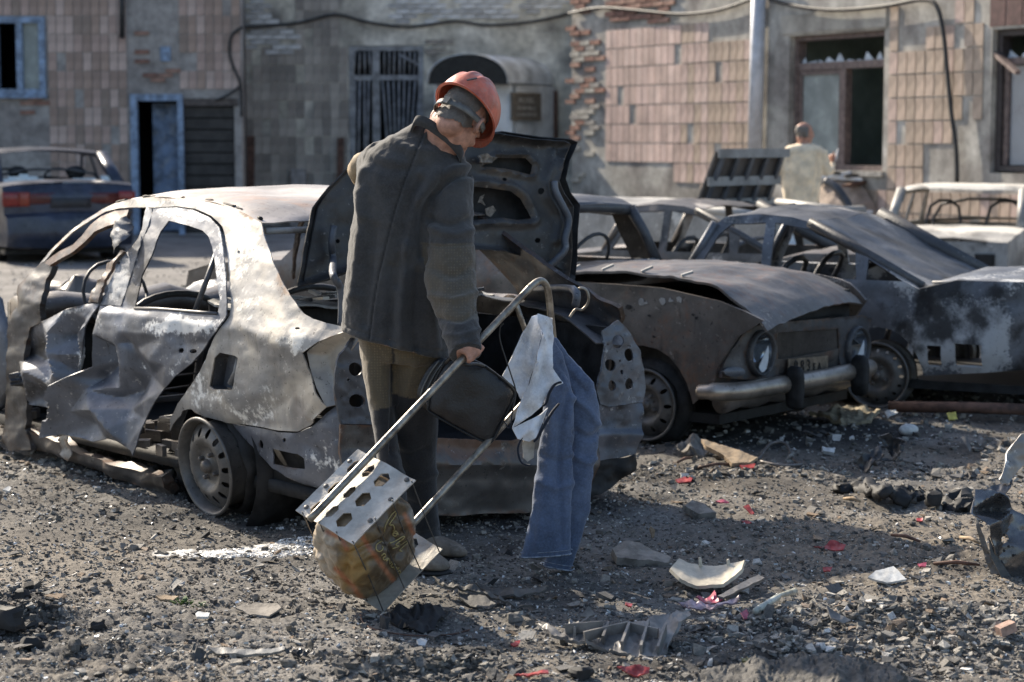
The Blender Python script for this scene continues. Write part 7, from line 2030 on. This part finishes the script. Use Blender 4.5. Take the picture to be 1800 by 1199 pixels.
tl7 = lambda s0, s1, h0_, h1_, m_, nm, d=.02: obj(nm, *loft([(F7.w(-.975 - d, s, (h0_ + h1_) / 2), F7.F * .02, np.array([0, 0, (h1_ - h0_) / 2])) for s in np.linspace(s0, s1, 6)], 10, pw=4), m_, S7)
M['sideglass'] = plain('dark_side_glass', (.03, .036, .04), .1, 0, .1, 3, 0)
redl = plain('red_lens', (.20, .014, .013), .18, 0, .2, 6, 0); redd = plain('dark_red_lens', (.085, .01, .013), .25, 0, .2, 6, 0); ambl = plain('amber_lens', (.22, .035, .02), .2, 0, .2, 6, 0)
tl7(.03, .24, .72, .90, redl, 'tail_lamp'); tl7(.242, .36, .72, .90, ambl, 'tail_lamp'); tl7(1.48, 1.69, .72, .90, redl, 'tail_lamp'); tl7(.365, 1.475, .745, .885, redd, 'reflector_band')
tl7(.62, 1.12, .70, .82, plain('plate_recess', (.02, .022, .03), .5), 'number_plate_recess', .035)
gp = [(.12, 1.0), (1.6, 1.0)]
def glass7(u, v):
    t = -.36 + .30 * v; return F7.w(t, .14 + 1.44 * u, .995 + .20 * v)
gl7 = gridsheet('rear_window', glass7, 40, 8, plain('crazed_glass', (.45, .56, .58), .35, 0, .2, 30, .4, 90), S7, th=.006, mask=lambda u, v: v < .30 + .30 * math.sin(u * 9) * math.sin(u * 4.1) + .35 * (u > .9))
for s in (.12, 1.60): obj('rear_pillar', *tube([F7.w(-.38, s - .04 if s < 1 else s + .04, .98), F7.w(.2, s + (.04 if s < 1 else -.04), 1.36)], .085, 10, flat=.6), M['carblue'], S7)
for t in (0, 2.6):
    for s, d in ((.04, -1), (1.68, 1)):
        w_ = obj('wheel', *lathe(F7.w(t, s, .31), F7.R * d, [(0, -.01), (.18, -.01), (.2, .0), (.31, -.02), (.315, -.1), (.31, -.19), (.2, -.2)], 28), M['black'], S7)
seats(F7, S7, 1.72, [1.0, .3], 1.1)
for k in range(2): obj('headrest', *lumpbox(F7.w(.15, .45 + .75 * k, 1.12), .1, .26, .18, (F7.F, F7.R, np.array([0, 0, 1])), 3, .0, 8), M['black'], S7)
# curved black trim sprung up beside the pale wreck
bt_ = smoothpoly([U(1452, 318, 20.6), U(1470, 330, 20.5), U(1486, 352, 20.4), U(1500, 372, 20.3), U(1545, 392, 20.0), U(1640, 450, 19.0)], 5)

tag(obj('sprung_trim', *tube(bt_, .045, 8), M['dark'], loc=bt_[0]), 'dark curved door trim sprung up beside the khaki shirted man', 'car part', None, 'thing')
obj('back_seat', *lumpbox(F7.w(.25, .86, .82), .22, 1.3, .5, (F7.F, F7.R, np.array([0, 0, 1])), 5, .02), M['black'], S7)
obj('parcel_shelf', *box(F7.w(-.05, .86, .96), .5, 1.4, .03, (F7.F, F7.R, (0, 0, 1))), M['black'], S7, smooth=False)

for w_ in ([(1.93, .975), (1.4, 1.305), (.96, 1.335), (.96, .975)], [(.86, .975), (.86, 1.335), (.55, 1.305), (.26, .995)]):
    q_ = [F7.w(t, .02 + max(0, h - .93) * .36, h) for t, h in w_]; n_ = len(q_)
    obj('side_window', np.array(q_ + [v + F7.R * .006 for v in q_]), [tuple(range(n_)), tuple(range(2 * n_ - 1, n_ - 1, -1))] + [(i, i + n_, n_ + (i + 1) % n_, (i + 1) % n_) for i in range(n_)], M['sideglass'], S7, smooth=False)

# ================================================================== LITTER ON THE GROUND
M['red'] = plain('red_plastic', (.40, .045, .04), .35, 0, .4, 20, .1, 60, dust=.6, dustcol=(.3, .2, .18))
M['pinkp'] = plain('pink_plastic', (.45, .07, .12), .35, 0, .4, 20, .1, 60, dust=.3)
M['cream'] = plain('cream_plastic', (.52, .46, .36), .5, 0, .2, 12, .1, 60, dust=.35, dustcol=(.2, .18, .16))
M['greyp'] = plain('grey_plastic', (.17, .16, .15), .5, 0, .3, 10, .15, 60, dust=.5)
M['darkp'] = plain('dark_plastic', (.03, .032, .036), .35, 0, .3, 10, .15, 60, dust=.25)
M['concrete'] = plain('broken_concrete', (.24, .22, .195), .95, 0, .3, 14, .6, 40)
M['wood'] = plain('raw_board', (.34, .25, .16), .85, 0, .3, 16, .3, 60, dust=.3)
M['whitebit'] = plain('white_chip', (.6, .6, .58), .6, 0, .2, 20)
M['stone'] = plain('grey_stone', (.17, .16, .145), .9, 0, .35, 22, .5, 50)
M['rubber'] = plain('dusty_rubber', (.085, .08, .074), .75, 0, .3, 9, .25, 60, dust=.6, dustcol=(.2, .185, .165))
M['asphalt'] = plain('lifted_asphalt', (.115, .108, .098), .95, 0, .35, 30, .9, 70)

def flake(name, label, cat, pts, mat, lift=.01, tilt=(0, 0), th=.006, wob=.008, step=5, seed=1, freq=.06, curl=0.0, group=None, auto=45):
    """a piece lying on the dirt, outline traced where it lies"""
    c = np.mean(pts, 0); g = GP(*c, lift)
    n = np.array([tilt[0], tilt[1], 1.0]); n /= np.linalg.norm(n)
    sf = planesurf(g + np.array([0, 0, lift]), n); sf.n = n
    r = np.max(np.linalg.norm(np.array(pts) - c, axis=1))
    P, T = cdt(pts, [], step)
    V = sf(P)
    e = np.linalg.norm(P - c, axis=1) / r
    V = V + (wob * fbm(P, freq, 3, seed) + curl * e ** 2 + .25 * wob * fbm(P, .35, 2, seed + 5) + (.004 * fbm(P, .3, 3, seed) if name == 'asphalt_slab' else 0))[:, None] * n
    V[:, 2] = np.maximum(V[:, 2], ground_h(V[:, 0], V[:, 1]) + .003)
    W_, F_ = solid(V, T, th, n)
    o = obj(name, W_, F_, mat, auto=auto, loc=(g[0], g[1], gz(g)))
    return tag(o, label, cat, group, 'thing')
Z9 = lambda pts: Zm(1100, 760, 2.571, pts)
Z7 = lambda pts: Zm(560, 880, 3.0, pts)
Z6 = lambda pts: Zm(0, 760, 2.7317, pts)

# cream cover with two pegs
cv = flake('lamp_housing', 'cream plastic lamp housing with two upright pegs lying in the shadow edge', 'plastic part', Z9([(200, 655), (240, 592), (330, 602), (460, 610), (535, 615), (522, 650), (440, 690), (330, 700), (250, 682)]), M['cream'], .03, (0, -.15), .012, .004, 4, 3, curl=.03)
for x, y0, y1 in ((335, 640, 566), (462, 645, 575)):
    a = GP(*Z9([(x, y0 + 40)])[0]); b = U(*Z9([(x, y1)])[0], a[1] - .02)
    b[2] = max(b[2], .05)
    obj('peg', *tube([a + (0, 0, .03), (a + b) / 2 + (.003, 0, .01), b], [.008, .007, .005], 8), M['cream'], cv)
flake('plastic_strip', 'straight dark grey strip lying behind the cream lamp housing', 'plastic strip', Z9([(415, 738), (600, 640), (626, 656), (442, 748)]), M['greyp'], .03, (.05, -.2), .008, .003, 5, 5)
flake('red_shard', 'magenta red torn plastic beside the cream lamp housing', 'plastic shard', Z9([(318, 728), (372, 722), (405, 694), (412, 740), (450, 752), (380, 764)]), M['pinkp'], .02, (.1, -.3), .005, .02, 4, 6)
flake('pink_trim', 'long pinkish torn trim strip in front of the magenta plastic', 'plastic strip', Z9([(235, 772), (300, 760), (400, 772), (520, 738), (500, 765), (420, 782), (300, 795)]), plain('pink_white', (.42, .3, .34), .4, var=.4, vscale=30), .02, (0, -.25), .005, .012, 4, 8)
# broken bumper section with webs
tray = Z7([(1155, 640), (1230, 668), (1290, 690), (1330, 622), (1420, 668), (1640, 655), (1800, 606), (1950, 560), (1965, 590), (1900, 660), (1830, 780), (1780, 822), (1700, 822), (1500, 770), (1300, 715), (1230, 705)])
bc = flake('bumper_section', 'broken brown grey bumper section lying webs up near the bottom edge', 'car part', tray, M['greyp'], .03, (0, -.15), .01, .012, 5, 9)
bb = BVHTree.FromPolygons([tuple(np.array(v.co) + np.array(bc.location)) for v in bc.data.vertices], [tuple(p.vertices) for p in bc.data.polygons])
def onto(bvh_, x, y):
    r = bvh_.ray_cast(Vector(CAMP), Vector(rays([(x, y)])[0]).normalized())
    return np.array(r[0]) if r[0] is not None else GP(x, y)
for a, b in (((1300, 700), (1500, 690)), ((1400, 740), (1640, 690)), ((1500, 760), (1530, 690)), ((1600, 790), (1640, 690)), ((1640, 690), (1790, 730)), ((1700, 810), (1740, 680)), ((1350, 715), (1420, 668)), ((1790, 815), (1830, 700))):
    p, q = onto(bb, *Z7([a])[0]), onto(bb, *Z7([b])[0])
    obj('web', *bar(p + (0, 0, .014), q + (0, 0, .018), .008, .03), M['greyp'], bc, smooth=False)
# glass tube
a, b = GP(*Z9([(585, 825)])[0], .012), GP(*Z9([(762, 735)])[0], .02)
gt_ = obj('glass_tube', *tube([a + (0, 0, .012), a * .45 + b * .55 + (0, 0, .02), a * .4 + b * .6 + (0, 0, .024), b + (0, 0, .012)], [.011, .012, .007, .013], 8), plain('dusty_glass', (.45, .46, .40), .25, 0, .25, 20), loc=a)
tag(gt_, 'cracked pale glass tube pointing at the rubble', 'tube')
flake('magenta_chip', 'small magenta chip at the near end of the pale glass tube', 'plastic shard', Z9([(520, 815), (545, 797), (565, 835), (535, 842)]), M['pinkp'], .015, (.2, -.4), .004, .005, 4, 3)
# red pieces
for i, (pts, lab, m) in enumerate((
    (Z9([(850, 510), (895, 520), (925, 490), (995, 505), (985, 528), (915, 535)]), 'red and white lamp lens piece at the tip of the saloon shadow', 'red'),
    (Z9([(225, 212), (265, 198), (302, 208), (295, 222), (240, 224)]), 'red shard close to the boards under the old saloon', 'red'),
    (Z9([(530, 335), (555, 328), (580, 362), (570, 370)]), 'bright red sliver on the sunlit dirt between two shadows', 'red'),
    (Z9([(522, 400), (548, 394), (568, 404), (545, 412)]), 'flat red chip just inside the shadow below the red sliver', 'red'),
    (Z9([(-40, 1058), (60, 1052), (108, 1062), (105, 1085), (55, 1098), (10, 1085)]), 'large red lens fragment at the bottom edge', 'red'),
    (Z7([(1030, 905), (1110, 905), (1210, 895), (1215, 910), (1100, 918)]), 'thin dark red sliver near the bottom edge', 'red'),
    (Z7([(1015, 748), (1040, 738), (1065, 732), (1055, 760), (1030, 760)]), 'tiny red and white chip near the crumbled asphalt', 'red'),
    (Z9([(405, 310), (440, 305), (468, 315), (430, 322)]), 'faded pinkish chip on the brown dirt near the slab', 'pinkp'),
    (Z9([(1320, 590), (1360, 588), (1355, 606), (1328, 606)]), 'pink chip in the shadow toward the crumpled fender', 'pinkp'),
    (Z9([(1312, 382), (1342, 380), (1340, 395), (1315, 395)]), 'dull red chip on the sunlit dirt near the charred strip', 'red'),
    (Z9([(890, 618), (935, 608), (925, 628), (895, 632)]), 'dark red chip left of the white angular plate', 'red'),
    (Z9([(515, 145), (588, 140), (580, 155), (530, 158)]), 'red plastic scrap under the tan board', 'red'),
    (Z9([(0, 770), (30, 768), (25, 785), (2, 786)]), 'red chip above the broken bumper section', 'red'))):
    flake('red_shard', lab, 'plastic shard', pts, M[m], .012, (rnd.uniform(-.2, .2), rnd.uniform(-.5, -.15)), .005, .006, 4, 20 + i)
# rubber strips and sheets by the trolley
flake('rubber_strip', 'curled grey rubber strip running from the shoe towards the right', 'rubber strip', Z7([(600, 400), (660, 430), (760, 455), (830, 440), (900, 480), (1000, 530), (1150, 562), (1040, 555), (940, 515), (860, 480), (760, 470), (660, 460)]), M['rubber'], .03, (0, -.35), .008, .012, 4, 11)
flake('rubber_flap', 'flat grey rubber flap lying under the curled strip', 'rubber sheet', Z7([(735, 470), (800, 490), (880, 510), (935, 545), (900, 570), (800, 545), (745, 510)]), M['rubber'], .015, (0, -.2), .006, .006, 5, 12)
flake('rubber_band', 'long grey rubber band trailing from the shoe to the jeans', 'rubber strip', Z7([(830, 445), (920, 450), (1060, 462), (1210, 448), (1190, 470), (1060, 500), (960, 502), (880, 470)]), M['rubber'], .02, (0, -.3), .006, .01, 5, 13)
flake('burnt_sheet', 'black burnt sheet lying in the trolley shadow', 'burnt sheet', Z7([(330, 600), (420, 560), (520, 540), (640, 545), (690, 560), (640, 610), (600, 670), (520, 690), (420, 655)]), M['black'], .015, (0, -.15), .006, .018, 5, 14)
wl = [GP(*q, .006) for q in Z7([(220, 600), (240, 650), (300, 680), (400, 700), (520, 712), (700, 705), (800, 680)])]
tag(obj('wire', *tube(smoothpoly(wl, 5), .0028, 5), M['plank_brown'], loc=wl[3]), 'thin brown wire lying in an arc before the trolley', 'wire')
# slab, plates, boards
flake('concrete_slab', 'grey tilted slab in the car shadow right of the jeans', 'slab', Z9([(-60, 520), (0, 488), (60, 500), (205, 560), (190, 585), (60, 580), (-40, 560)]), M['concrete'], .03, (.05, -.25), .03, .006, 5, 15)
flake('flat_stone', 'flat pale stone at the shadow edge above the red sliver', 'stone', Z9([(268, 330), (300, 302), (360, 325), (410, 365), (330, 368)]), M['concrete'], .03, (0, -.3), .03, .004, 5, 16)
flake('angular_plate', 'white angular plate fragment lying in the shadow before the crumpled fender', 'plate', Z9([(1095, 655), (1130, 622), (1210, 604), (1268, 664), (1180, 678)]), M['whitebit'], .02, (0, -.4), .008, .004, 5, 17)
flake('board', 'tan broken board lying under the bumper of the old saloon', 'board', Z9([(340, 28), (400, 45), (480, 72), (596, 112), (560, 134), (480, 140), (440, 100), (360, 60)]), M['wood'], .04, (.05, -.3), .02, .005, 5, 18)
flake('crushed_carton', 'grey crushed carton heaped left of the tan board', 'carton', Z9([(225, 60), (290, 22), (345, 30), (420, 75), (400, 95), (320, 90), (260, 85)]), M['concrete'], .04, (-.1, -.4), .01, .03, 4, 19)
for i, (a, b, lab) in enumerate((((330, 165), (480, 148), 'thin stick below the tan board'), ((235, 140), (300, 120), 'short stick left of the thin one below the board'), ((985, 305), (1060, 318), 'straw coloured stick on the sunlit dirt'), ((1200, 470), (1330, 500), 'dark twig on the sunlit dirt near the red lens piece'), ((1510, 480), (1600, 508), 'pale lath pointing at the crumpled fender'), ((1390, 600), (1600, 606), 'long pale lath in the shadow before the crumpled fender'))):
    p, q = GP(*Z9([a])[0], .008), GP(*Z9([b])[0], .008)
    tag(obj('stick', *tube([p + (0, 0, .006), (p + q) / 2 + (0, 0, .014), q + (0, 0, .006)], [.006, .008, .005], 6), M['wood'] if i in (2, 4) else M['plank_brown'], loc=p), lab, 'stick')
lp2 = [GP(*q, .01) for q in Z9([(600, 125), (650, 100), (720, 95), (760, 125)])]
lp2[1][2] += .05; lp2[2][2] += .05
tag(obj('hoop', *tube(smoothpoly(lp2 + [GP(*Z9([(795, 145)])[0], .01), GP(*Z9([(700, 150)])[0], .01), GP(*Z9([(610, 132)])[0], .01)], 5), .008, 6), M['rusty'], loc=lp2[0]), 'bent brown hoop right of the tan board', 'hoop')
a, b = GP(1562, 724, .03), GP(1850, 731, .03)
tag(obj('pipe', *tube([a + (0, 0, .03), (a + b) / 2 + (0, 0, .035), b + (0, 0, .03)], .032, 10), M['plank_brown'], loc=a), 'long brown pipe lying by the burnt fastback', 'pipe')
flake('straw_mat', 'dusty straw coloured mat between the old saloon and the long pipe', 'mat', [(1425, 722), (1460, 716), (1520, 714), (1548, 724), (1530, 740), (1480, 742)], plain('straw', (.34, .29, .2), .95, var=.35, vscale=20, bump=.6), .03, (0, -.1), .02, .02, 4, 21)
flake('foil', 'pale greenish crumpled foil at the end of the long pipe', 'foil', [(1555, 722), (1575, 716), (1578, 728), (1560, 736)], M['whitebit'], .04, (0, -.8), .004, .02, 3, 22)
flake('yellow_scrap', 'yellow scrap lying in front of the long pipe', 'scrap', [(1663, 728), (1680, 724), (1684, 736), (1668, 740)], plain('yellow', (.6, .5, .12), .6), .02, (0, -.8), .006, .01, 3, 23)
flake('black_trim', 'black finned trim piece curled in the old saloon shadow', 'car part', Z9([(1040, 130), (1100, 90), (1150, 60), (1165, 110), (1110, 150), (1085, 178)]), M['darkp'], .05, (-.2, -.9), .006, .02, 4, 24)
flake('black_cover', 'dark curved plastic cover standing in the old saloon shadow', 'car part', Z9([(1140, 25), (1190, 8), (1225, 30), (1268, 50), (1255, 95), (1215, 135), (1150, 155), (1205, 110), (1180, 60)]), M['darkp'], .08, (-.4, -1.2), .006, .035, 4, 25, curl=.03)
flake('grey_splinter', 'thin grey blade sticking up at the tip of the old saloon shadow', 'car part', Z9([(1515, 20), (1540, 15), (1562, 70), (1555, 90), (1535, 60)]), M['greyp'], .05, (-.2, -1.2), .006, .01, 4, 26)
w = GP(1597, 764); tag(obj('white_stone', *ellipsoid(w + (0, 0, .025), ((.055, .01, 0), (0, .04, 0), (0, 0, .032)), 16, 10), M['whitebit'], loc=w), 'round white stone in the old saloon shadow', 'stone')
flake('white_block', 'small white block in the shadow below the old saloon bumper', 'chip', Z9([(888, 62), (945, 75), (940, 92), (890, 80)]), M['whitebit'], .02, (0, -.5), .02, .003, 4, 27)
# charred strip
cs_ = [GP(*q, .02) for q in Z9([(960, 262), (1050, 255), (1150, 275), (1260, 285), (1340, 290), (1440, 315), (1560, 340)])]
v, f = tube(smoothpoly(cs_, 16), [.03 + .018 * math.sin(i * .33) ** 2 for i in range(97)], 18, flat=.6)
v = v + .018 * np.stack([fbm(v, 12, 4, i) for i in range(3)], 1) + .016 * np.stack([fbm(v, 45, 3, i + 9) for i in range(3)], 1); v[:, 2] = np.maximum(v[:, 2], -.01)
tag(obj('charred_strip', v, f, M['black'], loc=cs_[3]), 'long charred black strip on the sunlit dirt at right', 'burnt strip')
# crumpled fender at the right edge
ft = thing('crumpled_fender', 'crumpled dark metal fender with a bent up pale edge at the right border', 'car part', GP(1770, 1008))
YF = GP(1770, 1008)[1]
def fplane(dy, nx, nz):
    n = np.array([nx, -1, nz], float); n /= np.linalg.norm(n); return planesurf(U(1760, 900, YF + dy), n)
fpaint = blobs([(1760, 800, 40, 40, .4, 0, -.3), (1745, 880, 30, 14, .5, 0, -.3)], (0, -.2, -.1), 3)
shiny = burnt('torn_fender', (.17, .17, .175), (.5, .49, .46), (.1, .07, .05), k_ash=-.2, k_rust=-.2, k_soot=-.14, rough=.26, metal=.7, scale=5, bump=.12)
sheet('fender_blade', Z9([(1680, 215), (1700, 165), (1745, 80), (1790, 8), (1830, 0), (1840, 120), (1795, 165), (1715, 235), (1690, 232)]), fplane(.10, .5, .3), M['silver'], ft, step=4, th=.006, disp=lambda p: .02 * np.sin((p[:, 0] * .6 - p[:, 1] * .3) / 9) + .008 * fbm(p, .05, 3, 2), paint=fpaint)
sheet('fender_fold', Z9([(1590, 258), (1680, 235), (1750, 205), (1740, 250), (1700, 300), (1660, 285)]), fplane(.05, -.3, 1.0), shiny, ft, step=4, th=.005, disp=lambda p: .01 * fbm(p, .05, 3, 3), paint=fpaint)
fx = facets([(1709, 859, 0), (1745, 868, .05), (1775, 900, .02), (1810, 925, .06), (1815, 1030, 0), (1760, 1000, -.03), (1715, 935, .03), (1740, 920, .06), (1765, 950, .0), (1790, 970, .05), (1730, 990, 0), (1700, 900, 0), (1755, 890, -.04), (1845, 960, .02), (1845, 880, 0)])
sheet('fender_skin', Z9([(1575, 258), (1640, 272), (1690, 300), (1732, 352), (1800, 400), (1900, 440), (1900, 700), (1800, 690), (1735, 640), (1680, 560), (1640, 470), (1600, 420), (1563, 368)]), fplane(0, .35, .35), shiny, ft, holes=[ell(1765, 947, 6, 8, 8)], step=4, th=.006, disp=lambda p: smoothf(fx, 3)(p) * 1.2 + .004 * fbm(p, .08, 3, 5), paint=fpaint, auto=30)
sheet('fender_flange', Z9([(1575, 370), (1605, 430), (1640, 540), (1665, 600), (1700, 615), (1690, 640), (1650, 640), (1620, 560), (1590, 450)]), fplane(.02, -.5, .2), M['greyp'], ft, step=4, th=.006, disp=lambda p: .008 * fbm(p, .08, 3, 6))
sheet('fender_inner', Z9([(1640, 470), (1680, 560), (1740, 650), (1800, 690), (1790, 710), (1700, 660), (1650, 560)]), fplane(-.02, .1, .2), M['darkp'], ft, step=4, th=.006)
for (x, y) in ((1685, 435), (1700, 470), (1720, 520), (1660, 420), (1740, 560), (1700, 540)):
    p = fplane(0, .35, .35)([Z9([(x, y)])[0]])[0]
    obj('shot_hole', *ellipsoid(p + np.array([0, -.03, .01]), ((.005, 0, 0), (0, .004, 0), (0, 0, .005)), 8, 6), M['black'], ft)
# bottom left pieces
stp = flake('trim_strip', 'pale grey trim strip with torn ends at the lower left', 'trim strip', Z6([(1000, 1035), (1060, 1032), (1180, 1040), (1300, 1038), (1360, 1025), (1380, 1040), (1300, 1058), (1150, 1066), (1040, 1058)]), plain('grey_trim', (.2, .2, .19), .45, dust=.4), .015, (0, -.25), .008, .004, 5, 28)
flake('rubber_curl', 'curled rubber end left of the pale trim strip', 'rubber strip', Z6([(912, 1055), (930, 1020), (960, 1035), (1010, 1030), (1020, 1050), (960, 1062), (1010, 1080), (950, 1088)]), M['rubber'], .02, (0, -.5), .008, .02, 4, 29)
flake('black_wrapper', 'black glossy wrapper at the right end of the trim strip', 'wrapper', Z6([(1355, 1062), (1400, 1035), (1460, 1010), (1515, 1020), (1500, 1045), (1440, 1055), (1380, 1070)]), M['darkp'], .025, (0, -.5), .004, .025, 4, 30)
flake('grey_sheet', 'flat dull grey sheet on the gravel below the white powder', 'sheet', Z6([(1130, 835), (1240, 812), (1330, 815), (1350, 845), (1290, 885), (1200, 875)]), M['concrete'], .012, (0, -.1), .006, .006, 5, 31)
flake('white_tile', 'white flat chip near the green sprout', 'chip', Z6([(938, 872), (950, 862), (1008, 866), (1000, 885), (945, 888)]), M['whitebit'], .012, (0, -.3), .008, .002, 4, 32)
flake('brown_chip', 'long brown bark chip above the green sprout', 'chip', Z6([(748, 785), (800, 775), (860, 790), (830, 800), (770, 798)]), M['wood'], .012, (0, -.3), .008, .004, 4, 33)
flake('white_chip', 'white triangular chip below the burnt sheet', 'chip', Z7([(518, 735), (540, 725), (575, 735), (560, 765), (525, 765)]), M['whitebit'], .015, (.2, -.6), .008, .003, 4, 34)
flake('pale_shard', 'pale triangular shard right of the jeans hem', 'shard', Z7([(1380, 610), (1425, 556), (1458, 600), (1420, 615)]), M['concrete'], .03, (0, -.8), .008, .003, 4, 35)
flake('white_pebble_chip', 'white sliver left of the rusted wheel on the gravel', 'chip', Z6([(12, 275), (40, 255), (55, 262), (45, 280)]), M['whitebit'], .015, (0, -.5), .01, .003, 4, 36)
flake('tin_scrap', 'small pale tin scrap leaning near the mound at bottom right', 'scrap', Z9([(905, 785), (950, 810), (1020, 850), (985, 862), (930, 835)]), M['greyp'], .03, (.3, -.6), .006, .004, 4, 37)
flake('asphalt_slab', 'lifted slab of old asphalt at the bottom edge', 'asphalt slab', [(1235, 1178), (1300, 1164), (1400, 1150), (1500, 1154), (1560, 1162), (1590, 1185), (1560, 1215), (1260, 1230), (1225, 1200)], M['asphalt'], .035, (0, -.12), .04, .012, 4, 38, .03)
br = GP(1768, 1115, .0)
bk_ = obj('brick', *box(br + (0, 0, .018), .055, .035, .03, (np.array([.9, .3, .3]) / .995, np.array([-.31, .95, 0]), np.array([-.28, -.09, .95]))), plain('pink_brick', (.42, .28, .22), .9, var=.25, vscale=30), smooth=False, loc=br)
tag(bk_, 'pinkish brick fragment on the rubble at the right edge', 'brick')
# green sprout and dry tuft
def tuft(px, py, label, cat, name, mat, n, hgt, seed, spread=.03):
    r = random.Random(seed); g = GP(px, py); t = thing(name, label, cat, g)
    for k in range(n):
        a = r.uniform(0, 6.28); d = np.array([math.cos(a), math.sin(a), 0]); s = np.array([-d[1], d[0], 0]); b = g + d * r.uniform(0, spread)
        L = hgt * r.uniform(.6, 1.2); w_ = L * r.uniform(.12, .3)
        pts = [b, b + d * L * .3 + s * w_ + (0, 0, L * .5), b + d * L * .8 + (0, 0, L * .6), b + d * L * .3 - s * w_ + (0, 0, L * .5)]
        V = np.array(pts + [p + (0, 0, .0012) for p in pts])
        obj('leaf', V, [(0, 1, 2, 3), (7, 6, 5, 4), (0, 4, 5, 1), (1, 5, 6, 2), (2, 6, 7, 3), (3, 7, 4, 0)], mat, t, smooth=False)
tuft(325, 1062, 'small green sprout on the gravel at the lower left', 'plant', 'sprout', plain('sprout_green', (.07, .13, .03), .6), 16, .028, 3, .035)
tuft(352, 1068, 'second fainter green sprig right of the small sprout', 'plant', 'sprig', plain('sprig_green', (.09, .13, .045), .6), 10, .018, 5, .03)
tuft(1322, 1172, 'dry yellowish grass tuft by the lifted asphalt slab', 'plant', 'dry_tuft', plain('dry_grass', (.34, .30, .13), .8), 18, .035, 7, .018)
# clods and stones one can tell apart
def lump(name, px, py, size, mat, seed, label=None, cat='stone', group=None, fl=.7):
    r = np.random.RandomState(seed); g = GP(px, py)
    v, f = ellipsoid((0, 0, 0), ((1, 0, 0), (0, 1, 0), (0, 0, 1)), 10, 7)
    v = np.sign(v) * np.abs(v) ** .75
    v = v * (1 + .38 * vnoise(v + seed * 3.1, 1.4, seed) + .12 * vnoise(v + seed, 4, seed))[:, None] * r.uniform(.75, 1.2, 3) * np.array([1, .85, fl])
    a = r.rand() * 6.28; c, s = math.cos(a), math.sin(a)
    v = np.stack([v[:, 0] * c - v[:, 1] * s, v[:, 0] * s + v[:, 1] * c, v[:, 2]], 1) * size / 2
    o = obj(name, v + g + np.array([0, 0, size * .2]), f, mat, smooth=True, auto=28, loc=g)
    return tag(o, label, cat, group)
STG = 'loose grey stones on the yard'
STL = 'loose grey stone lying on the charred gravel'
spots = [(905, 1092, .055), (150, 1020, .03), (165, 1040, .035), (465, 968, .03), (410, 965, .028), (1445, 905, .03), (1180, 850, .03), (930, 1100, .04), (580, 1085, .03), (640, 1105, .035)]
r_ = np.random.RandomState(77)
while len(spots) < 90:
    x, y = r_.uniform(0, 1800), r_.uniform(800, 1195)
    if 540 < x < 1020 and y < 1085: continue
    if 20 < x < 620 and y < 930: continue
    spots.append((x, y, .014 + .035 * r_.rand() ** 2.2))
for i, (x, y, s) in enumerate(spots): lump('stone', x, y, s, [M['stone'], M['stone'], M['concrete'], M['asphalt']][i % 4], i, STL, 'stone', STG)
for i, (x, y, s, lab) in enumerate(((12, 1100, .11, 'largest black cinder clod at the left border'), (75, 1085, .085, 'black cinder clod right of the largest one at the left border'), (40, 1055, .06, 'small black clod topping the cinder heap at left'), (172, 1105, .05, 'dark upright clod right of the cinder heap'), (55, 1140, .06, 'dark clod below the cinder heap'), (130, 1140, .05, 'grey black clod lower down right of the cinder heap'), (1022, 1192, .07, 'jagged black lump at the bottom edge near the red lens'), (228, 1185, .05, 'charred stump like lump at the bottom edge'), (175, 1190, .035, 'small charred bit beside the stump like lump'), (1690, 890, .12, 'black charred clod at the end of the charred strip'), (1640, 885, .09, 'black charred clod in the middle of the charred strip'))):
    lump('clod', x, y, s, M['black'] if i != 5 else M['asphalt'], 200 + i, lab, 'clod')
